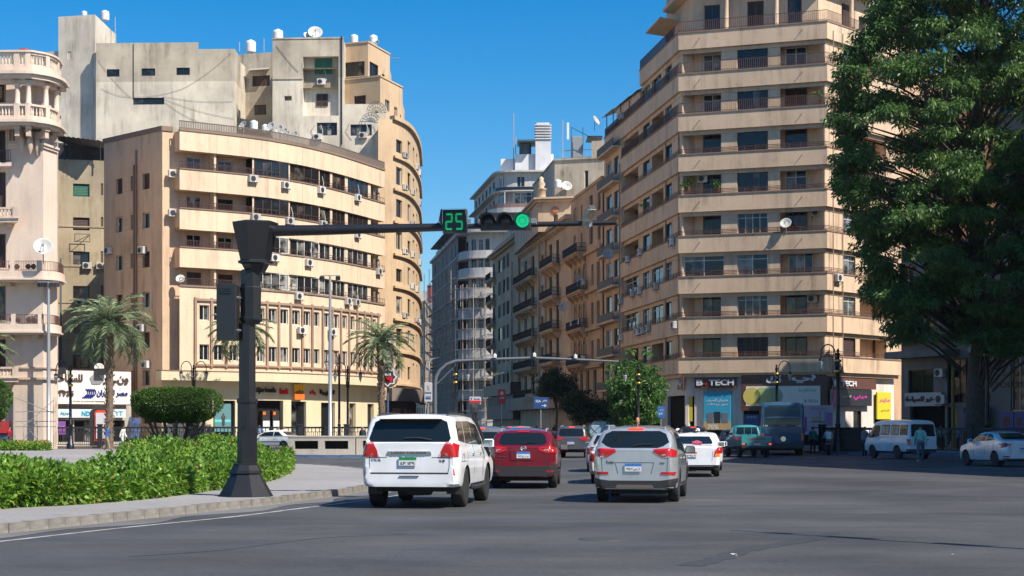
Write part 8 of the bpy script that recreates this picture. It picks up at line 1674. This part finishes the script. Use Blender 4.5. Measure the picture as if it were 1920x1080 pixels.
for k in range(30000):
    if len(cs) > 4300: break
    x = random.uniform(-15,-3.8); y = 28+44*random.random()**1.5
    if not inside(x, y): continue
    e = edged(x, y); tpr = max(.3, min(1, (548-(960+3000*x/y))/85)); hmax = tpr*(.50+lump(x,y)*.9+.30*min(1,max(0,(y-44)/12))); hgt = .15+hmax*min(1, .35+(e/.5)**.6) if e < .5 else .15+hmax
    cs.append((x, y, hgt-.06*random.random()+(.10*random.random() if random.random() < .12 else 0)))
    if e > .3 and random.random() < (.05 if y > 52 or x < -12 else .012): flw.append((x,y,hgt+.03))
    if e < .45: 
        for j in range(2): cs.append((x, y, .2+random.random()*(hgt-.25)))
P_, d_, t_ = clumps(cs, 19, .17, .9, drp=-.12); ny = P_[:,1]
leaves(P_, d_, .15, .07, HG, t_, 'foliage', hg, .1, kind='stuff')
# extra sprays on the camera side, where single leaves show
ex = []
for k in range(2600):
    i = random.random()*(len(spline(fr_,4))-2); a = poly[int(i)].lerp(poly[int(i)+1], i-int(i)); h_ = random.random(); ex.append((a.x+random.uniform(-.1,.12), a.y+.06+.22*h_*h_+random.uniform(-.08,.05), .17+h_*(.42+lump(a.x,a.y)*.9+.25*min(1,max(0,(a.y-44)/12)))))
P_, d_, t_ = clumps(ex, 14, .12, 1.0, drp=-.15); d_[:,1] -= .35; leaves(P_, unit(d_), .14, .062, HG, t_, 'front_sprays', hg, .1, kind='stuff')
DL = leafmat('dry_leaf', (.20,.12,.04), (.34,.27,.07), .2, .7); k_ = rng.random(len(P_)) < .045; leaves(P_[k_]+np.array([0,-.03,0]), unit(d_[k_]), .12, .05, DL, t_[k_], 'dry_leaves', hg, .2, kind='stuff')
mb = MB()
for x, y, z in ex[::14]: mb.tube([(x,y+.05,.16),(x+random.uniform(-.08,.08),y,.16+(z-.16)*.6),(x+random.uniform(-.15,.15),y-.03,z)], [.012,.008,.004], 4, False)
mb.build('twigs', BARK, hg, kind='stuff')
mb = MB()
for x, y, z in flw[:150]:
    for j in range(4): mb.lathe([(.001,0),(.035,.015),(.03,.04),(.001,.05)], 5, (x+random.uniform(-.05,.05), y+random.uniform(-.05,.05), z+random.uniform(-.02,.03)))
mb.build('flowers', mat('coral_flower', (.60,.07,.07), .6), hg, kind='stuff')
soil = MB(); soil.poly([(p.x,p.y,.156) for p in poly]); soil.build('soil_bed', mat('dry_soil', (.12,.085,.06), .95, noise=.4), kind='structure')
hb = empty('flower_bed', TR(X(30,104),104,.15), 'low strip of green bushes with red flowers at the far left on the paved plaza', 'flower bed'); cs = [(X(random.uniform(-40,90),1)*y, y, .2+.35*random.random()) for y in [random.uniform(100,104) for _ in range(800)]]
P_, d_, t_ = clumps(cs, 14, .2, .8, drp=-.4); leaves(P_, d_, .2, .08, HG, t_, 'foliage', hb, kind='stuff'); mb = MB()
for k in range(26): c = random.choice(cs); mb.lathe([(.001,0),(.09,.03),(.07,.09),(.001,.12)], 5, (c[0],c[1],.62))
mb.build('flowers', mat('scarlet_flower', (.65,.05,.03), .6), hb, kind='stuff')
mb = MB(); hp = [Vector((X(a,hz(b)+.1), hz(b)-.12, .165)) for a, b in ((200,937),(240,936),(270,934),(300,934),(330,929),(352,921),(372,916))]
for k, p in enumerate(hp): p.y += .12*math.sin(k*2)
mb.tube([tuple(p) for p in hp], .018, 5); ho = mb.build('garden_hose', mat('black_hose', (.02,.02,.02), .5)); tag(ho, 'thin black irrigation hose lying along the foot of the hedge', 'hose')

for px, z_, w_, lb in ((1290,17.3+3.33,.9,'potted green plants on the fifth balcony ledge near the corner'),(1347,20.5,.5,'small potted plant by the fifth balcony door'),(1540,27.1,1.0,'bushy potted plant at the right end of the seventh balcony'),(1213,20.6,.8,'tall potted plant on the street side balcony')):
    u = C.uof(px,-.5); q = C.at(u,-.5); r = empty('potted_plant', TR(q.x,q.y,z_+.25), lb, 'potted plant'); mb = MB(); mb.lathe([(.16,0),(.24,.35),(.26,.38),(.2,.38)], 10); mb.build('pot', mat('terracotta_pot', (.25,.10,.05), .8), r, TR(q.x,q.y,z_+.25))
    cs = [(q.x+random.uniform(-w_,w_)*.6, q.y+random.uniform(-.2,.2), z_+.7+random.random()*w_*.6) for _ in range(14)]; P_, d_, t_ = clumps(cs, 16, .2, .8, drp=-.2); leaves(P_, d_, .2, .07, HG, t_, 'leaves', r, kind='stuff')
# ---------------------------------------------------------------- people and motorbikes
def skinmat(n, c): return mat('skin_'+n, c, .6)
SK = [skinmat('olive', (.30,.17,.10)), skinmat('brown', (.20,.11,.065))]
def cloth(name, col): return mat('cloth_'+name, col, .85, noise=.12, nscale=8)
def person(M, h, label, top, bot, hair=None, sk=0, pose='stand', cap=None, fingers=False, ph=0.0, cat='person', longtop=False, name='person'):
    """one continuous skinned body, clothes as offset shells of its own surface; local +y is the way the figure faces"""
    s = h/1.75; V = []; E_ = []; Rr = []; lab = []
    def v(p, r, prev=None, l=''):
        V.append(Vector(p)*s); Rr.append(r*s); lab.append(l)
        if prev is not None: E_.append((prev, len(V)-1))
        return len(V)-1
    sit = pose == 'ride'; lean = .10 if pose == 'walk' else (.22 if sit else 0.0); zp = .95 if not sit else .95
    pel = v((0,0,zp), .135, None, 'hip'); wa = v((0,.02+lean*.2,zp+.15), .125, pel, 'torso'); ch = v((0,.0+lean*.6,zp+.34), .15, wa, 'torso'); up = v((0,-.01+lean,zp+.47), .10, ch, 'torso'); nk = v((0,.0+lean,zp+.54), .055, up, 'neck'); hd = v((0,.02+lean,zp+.64), .088, nk, 'head'); tp = v((0,.015+lean,zp+.735), .075, hd, 'head'); v((0,.105+lean,zp+.635), .022, hd, 'head')
    for sd in (-1, 1):
        v((sd*.085,.015+lean,zp+.64), .018, hd, 'head')
        sh = v((sd*.17,-.01+lean,zp+.44), .068, up, 'torso'); sw = math.sin(ph)*sd if pose == 'walk' else 0
        if sit: el = v((sd*.24,.12+lean,zp+.20), .045, sh, 'uarm'); wr = v((sd*.26,.38+lean,zp+.15), .032, el, 'farm'); hn = v((sd*.26,.46+lean,zp+.14), .034, wr, 'hand')
        elif pose == 'reach' and sd > 0: el = v((.28,.12,zp+.26), .045, sh, 'uarm'); wr = v((.30,.34,zp+.30), .032, el, 'farm'); hn = v((.30,.42,zp+.32), .032, wr, 'hand')
        else: el = v((sd*.23,-sw*.12-.02+lean*.6,zp+.18), .045, sh, 'uarm'); wr = v((sd*.25,-sw*.24+.06+lean*.3,zp-.06), .031, el, 'farm'); hn = v((sd*.25,-sw*.27+.08+lean*.3,zp-.14), .03, wr, 'hand')
        if fingers:
            b = V[hn]/s; dr_ = (V[hn]-V[wr]).normalized()
            for f in range(4): a = v(b+dr_*.03+Vector((0,-.03+.02*f,0)), .0095, hn, 'hand'); v(V[a]/s+dr_*(.05+.01*(f in (1,2)))+Vector((-sd*.012,0,0)), .008, a, 'hand')
            a = v(b+Vector((-sd*.02,.035,-.01)), .010, hn, 'hand'); v(V[a]/s+dr_*.035+Vector((0,.015,0)), .009, a, 'hand')
        lg = math.sin(ph)*sd if pose == 'walk' else .06*sd
        hp_ = v((sd*.095,0,zp-.06), .098, pel, 'thigh')
        if sit: kn = v((sd*.20,.42,zp-.10), .065, hp_, 'thigh'); an = v((sd*.18,.30,zp-.50), .045, kn, 'shin'); to = v((sd*.18,.44,zp-.54), .038, an, 'foot')
        else: kn = v((sd*.10,.18*lg+.03,zp-.46), .062, hp_, 'thigh'); back = max(0,-lg); an = v((sd*.10,.42*lg-.10*back,.09+.10*back), .042, kn, 'shin'); to = v((sd*.11,.42*lg+.14-.04*back,.035+.02*back), .036, an, 'foot')
    me = bpy.data.meshes.new('m'); me.from_pydata(V, E_, []); o = bpy.data.objects.new('tmp', me); sc.collection.objects.link(o); md = o.modifiers.new('s','SKIN'); md.use_smooth_shade = True
    for i, sv in enumerate(me.skin_vertices[0].data): sv.radius = (Rr[i]*(1.22 if lab[i] in ('torso','hip') else 1), Rr[i]*(.82 if lab[i] in ('torso','hip') else 1)); sv.use_root = i == 0
    o.modifiers.new('d','SUBSURF').levels = 1; bpy.context.view_layer.update(); bm_ = bpy.data.meshes.new_from_object(o.evaluated_get(bpy.context.evaluated_depsgraph_get())); bpy.data.objects.remove(o)
    segs = [(V[a], V[b], lab[b]) for a, b in E_]; N = len(bm_.vertices); co = np.empty(N*3); bm_.vertices.foreach_get('co', co); co = co.reshape(-1,3); best = np.full(N,1e9); L_ = np.zeros(N,int); names = []
    for k, (a, b, l) in enumerate(segs):
        a = np.array(a); b = np.array(b); ab = b-a; t = np.clip(((co-a)@ab)/(ab@ab+1e-9),0,1); dd = np.linalg.norm(co-(a+t[:,None]*ab),axis=1)/(Rr[E_[k][1]]+.04); m_ = dd < best; best[m_] = dd[m_]; L_[m_] = k; names.append(l)
    vl = [names[i] for i in L_]; bm_.materials.clear(); bm_.materials.append(SK[sk]); root = empty(name, M, label, cat); place('body', bm_, root, M)
    def shell(nm, test, off, m):
        fs = [tuple(p.vertices) for p in bm_.polygons if all(test(vl[i], co[i]) for i in p.vertices)]
        if not fs: return
        us = sorted({i for f in fs for i in f}); ix = {j: i for i, j in enumerate(us)}; nv = [Vector(co[j])+bm_.vertices[j].normal*off*s for j in us]; q = bpy.data.meshes.new('m'); q.from_pydata(nv, [], [tuple(ix[i] for i in f) for f in fs]); q.materials.append(m); q.polygons.foreach_set('use_smooth', [True]*len(fs)); place(nm, q, root, M)
    zt = (zp-.10)*s if not longtop else .25*s
    shell('trousers', lambda l, c: l in ('thigh','shin','hip') or (l == 'torso' and c[2] < (zp+.06)*s), .012, bot)
    shell('shirt', lambda l, c: l in ('torso','uarm','farm','hip') and (c[2] > zt) or (longtop and l in ('thigh','shin') and c[2] > zt), .022, top)
    shell('shoes', lambda l, c: l == 'foot', .012, mat('dark_shoe', (.04,.035,.03), .6) if 'white' not in (hair or '') else WHT)
    hm = mat('black_hair', (.012,.010,.009), .7) if hair != 'grey' else mat('grey_hair', (.40,.39,.37), .8)
    shell('hair' if not cap else 'cap', lambda l, c: l == 'head' and (c[2] > (zp+.69)*s or (c[1] < (lean-.01)*s and c[2] > (zp+.60)*s)), .018 if not cap else .03, cap or hm)
    if cap and name != 'rider': mb = MB(); mb.grid([[(-.07*s,(.09+lean)*s,(zp+.70)*s),(.07*s,(.09+lean)*s,(zp+.70)*s)],[(-.06*s,(.17+lean)*s,(zp+.685)*s),(.06*s,(.17+lean)*s,(zp+.685)*s)]], False, False); mb.build('cap_peak', cap, root, M)
    mb = MB()
    for sd in (-1,1): mb.lathe([(.001,-.008),(.011,0),(.001,.008)], 6, (sd*.032*s, (.095+lean)*s, (zp+.662)*s))
    mb.build('eyes', mat('eye_dark', (.02,.015,.012), .3), root, M); return root
def pp(px, d, face, z=.008): return TR(X(px,d), d, z, -R(face))
MINT = cloth('mint', (.20,.46,.40)); JEAN = cloth('jeans', (.07,.10,.15)); DARK = cloth('black', (.015,.015,.018)); NAVY = cloth('navy', (.02,.03,.06)); WHC = cloth('white', (.68,.68,.66)); ROY = cloth('royal_blue', (.02,.10,.36)); REDC = cloth('red', (.45,.02,.03)); GRC = cloth('grey', (.16,.17,.18)); TEAL = cloth('teal', (.05,.17,.17)); SKYB = cloth('light_blue', (.20,.35,.58)); PINK = cloth('pale_pink', (.60,.50,.48)); ORNG = cloth('orange', (.65,.14,.03)); BEIC = cloth('khaki', (.30,.25,.17))
person(pp(1726,73,14), 1.77, 'man in mint green shirt and blue jeans walking past the white minivan, seen from behind', MINT, JEAN, 'dark white', 0, 'walk', None, True, 1.1)
person(pp(1621,84.5,70), 1.70, 'man in grey blue shirt and dark trousers at the front door of the white minivan', GRC, DARK, 'dark white', 1, 'reach')
person(pp(1524,95,20), 1.66, 'woman in teal top and long black skirt between the blue bus and the kerb', TEAL, DARK, 'dark', 0, 'stand', longtop=False)
person(pp(200,101,75,.15), 1.62, 'man in bright blue shirt and dark cap on the paved plaza left of the topiary', ROY, BEIC, 'dark', 0, 'walk', NAVY, True, .5)
person(pp(229,117,100), 1.72, 'man in all white clothes walking behind the hedge beside the palm trunk', WHC, WHC, 'dark', 1, 'walk', None, False, .7)
person(pp(680,118,185), 1.68, 'bald older man in dark navy shirt facing the camera behind the planters', NAVY, DARK, 'grey', 0, 'stand', None, True)
person(pp(521,119.3,150), 1.70, 'man in khaki shirt standing just behind the white taxi, left of the pair', BEIC, GRC, 'dark', 1); person(pp(532,119.6,200), 1.72, 'man in cream shirt standing just behind the white taxi, right of the pair', PINK, DARK, 'dark', 0)
person(pp(486,128,10,.14), 1.70, 'person in light blue shirt using a bank cash machine', SKYB, DARK, 'dark', 0, 'reach'); person(pp(394,126,170,.14), 1.72, 'person in black standing by the sea poster of the bank', DARK, DARK, 'dark', 0)
person(pp(18,111,90), 1.68, 'person in red shirt at the far left beside the blue hatchback', REDC, GRC, 'dark', 0); person(pp(1797,96.9,300,.14), 1.62, 'person in light blue shirt leaning behind the fence right of the minivan', SKYB, DARK, 'grey', 0); person(pp(1842,97,190,.14), 1.62, 'person in dark clothes behind the fence at the marble panel', DARK, NAVY, 'dark', 1); person(pp(1764,100,200,.14), 1.66, 'person in brown top behind the fence above the minivan', BEIC, DARK, 'dark', 1)
for i, (px, d, c, lb) in enumerate(((906,118,DARK,'pedestrian in black just left of the queue of cars'),(926,150,WHC,'pedestrian in white shirt, leftmost on the far street pavement'),(933,158,GRC,'pedestrian in grey on the far street pavement'),(941,150,SKYB,'pedestrian in pale blue right of the grey one on the far pavement'),(1006,170,NAVY,'pedestrian in navy under the blue road sign'),(1040,165,DARK,'pedestrian in black below the ficus trees'),(1243,116,SKYB,'pedestrian in light blue shirt under the bright blue street sign'),(1258,117,NAVY,'pedestrian in navy at the corner shop door'),(1286,122,DARK,'pedestrian in black in the shop doorway by the yellow poster'),(1390,118,DARK,'pedestrian in black behind the teal pickup'))): person(pp(px,d,170+37*i,.008 if d < 121 else .14), 1.68+.02*(i % 3), lb, c, DARK if i % 2 else GRC, 'dark', i % 2, 'walk' if i % 2 else 'stand', None, False, .5)
# motorbikes with riders
def bike(M, m, label):
    r = empty('motorbike', M, label, 'motorbike', 'motorbikes in the queue')
    for y in (-.62,.62):
        mb = MB(); mb.lathe([(.22,-.05),(.29,-.05),(.31,0),(.29,.05),(.22,.05)], 16, M=TR(0,y,.31) @ Matrix.Rotation(R(90),4,'Y')); wo = mb.build('wheel', TYRE, r, M); mb = MB(); mb.lathe([(.21,-.02),(.22,.02),(.05,.03),(.001,.03)], 12, M=TR(0,y,.31) @ Matrix.Rotation(R(90),4,'Y')); mb.build('rim', GREYM, wo, M)
    mb = MB(); mb.tube([(0,.62,.31),(0,.45,.75),(0,.38,1.0)],.04,6); mb.tube([(-.35,.30,1.02),(0,.40,.98),(.35,.30,1.02)],.02,6); mb.tube([(0,-.62,.31),(0,-.1,.4),(0,.35,.6)],.05,6); mb.box(-.12,.12,-.15,.25,.28,.6); mb.build('frame', PLAS, r, M)
    mb = MB(); mb.cbox(-.14,.14,.0,.42,.68,.90,.06); mb.cbox(-.13,.13,-.75,-.35,.62,.72,.05); mb.build('fuel_tank', m, r, M); mb = MB(); mb.cbox(-.15,.15,-.62,.02,.74,.84,.05); mb.build('seat', PLAS, r, M); mb = MB(); mb.box(-.07,.07,-.80,-.76,.66,.72); mb.build('tail_light', RLENS, r, M); mb = MB(); mb.lathe([(.001,0),(.08,.02),(.09,.08),(.001,.1)],10,M=TR(0,.55,.9) @ Matrix.Rotation(R(-90),4,'X')); mb.build('headlight', CLENS, r, M); return r
HEL = mat('white_helmet', (.7,.7,.7), .3); HELD = mat('dark_helmet', (.03,.03,.035), .3)
for px, d, c, hc, lb in ((1276,61,PINK,None,'pale pink jacket'),(1303,60,ORNG,HELD,'orange top and dark helmet'),(1271,72,SKYB,HEL,'blue shirt and white helmet'),(1308,73,WHC,HEL,'white shirt and white helmet'),(1322,76,PINK,None,'pink shirt, rightmost rider'),(1553,93,WHC,None,'white shirt, by the dark utility box')):
    Mq = pp(px,d,6); bike(Mq, mat('red_tank', (.3,.02,.02), .3) if px % 2 else mat('black_tank', (.03,.03,.03), .3), 'motorbike under the rider in '+lb); person(Mq @ TR(0,-.28,-.10), 1.72, 'motorbike rider in '+lb, c, JEAN, 'dark', px % 2, 'ride', hc, name='rider')
# ---------------------------------------------------------------- thin dusty air over the whole square and street
hz_ = MB(); hz_.box(-420, 420, -40, 900, -1.5, 75); hm_ = bpy.data.materials.new('dusty_air'); hm_.use_nodes = True; N_h = hm_.node_tree.nodes; N_h.remove(N_h['Principled BSDF'])
pv = N_h.new('ShaderNodeVolumePrincipled'); pv.inputs['Color'].default_value = (.86,.90,1,1); pv.inputs['Density'].default_value = .00008; pv.inputs['Anisotropy'].default_value = .3; hm_.node_tree.links.new(pv.outputs[0], N_h['Material Output'].inputs['Volume'])
hz_.build('haze', hm_, kind='stuff'); sc.cycles.volume_bounces = 0; sc.cycles.volume_max_steps = 32
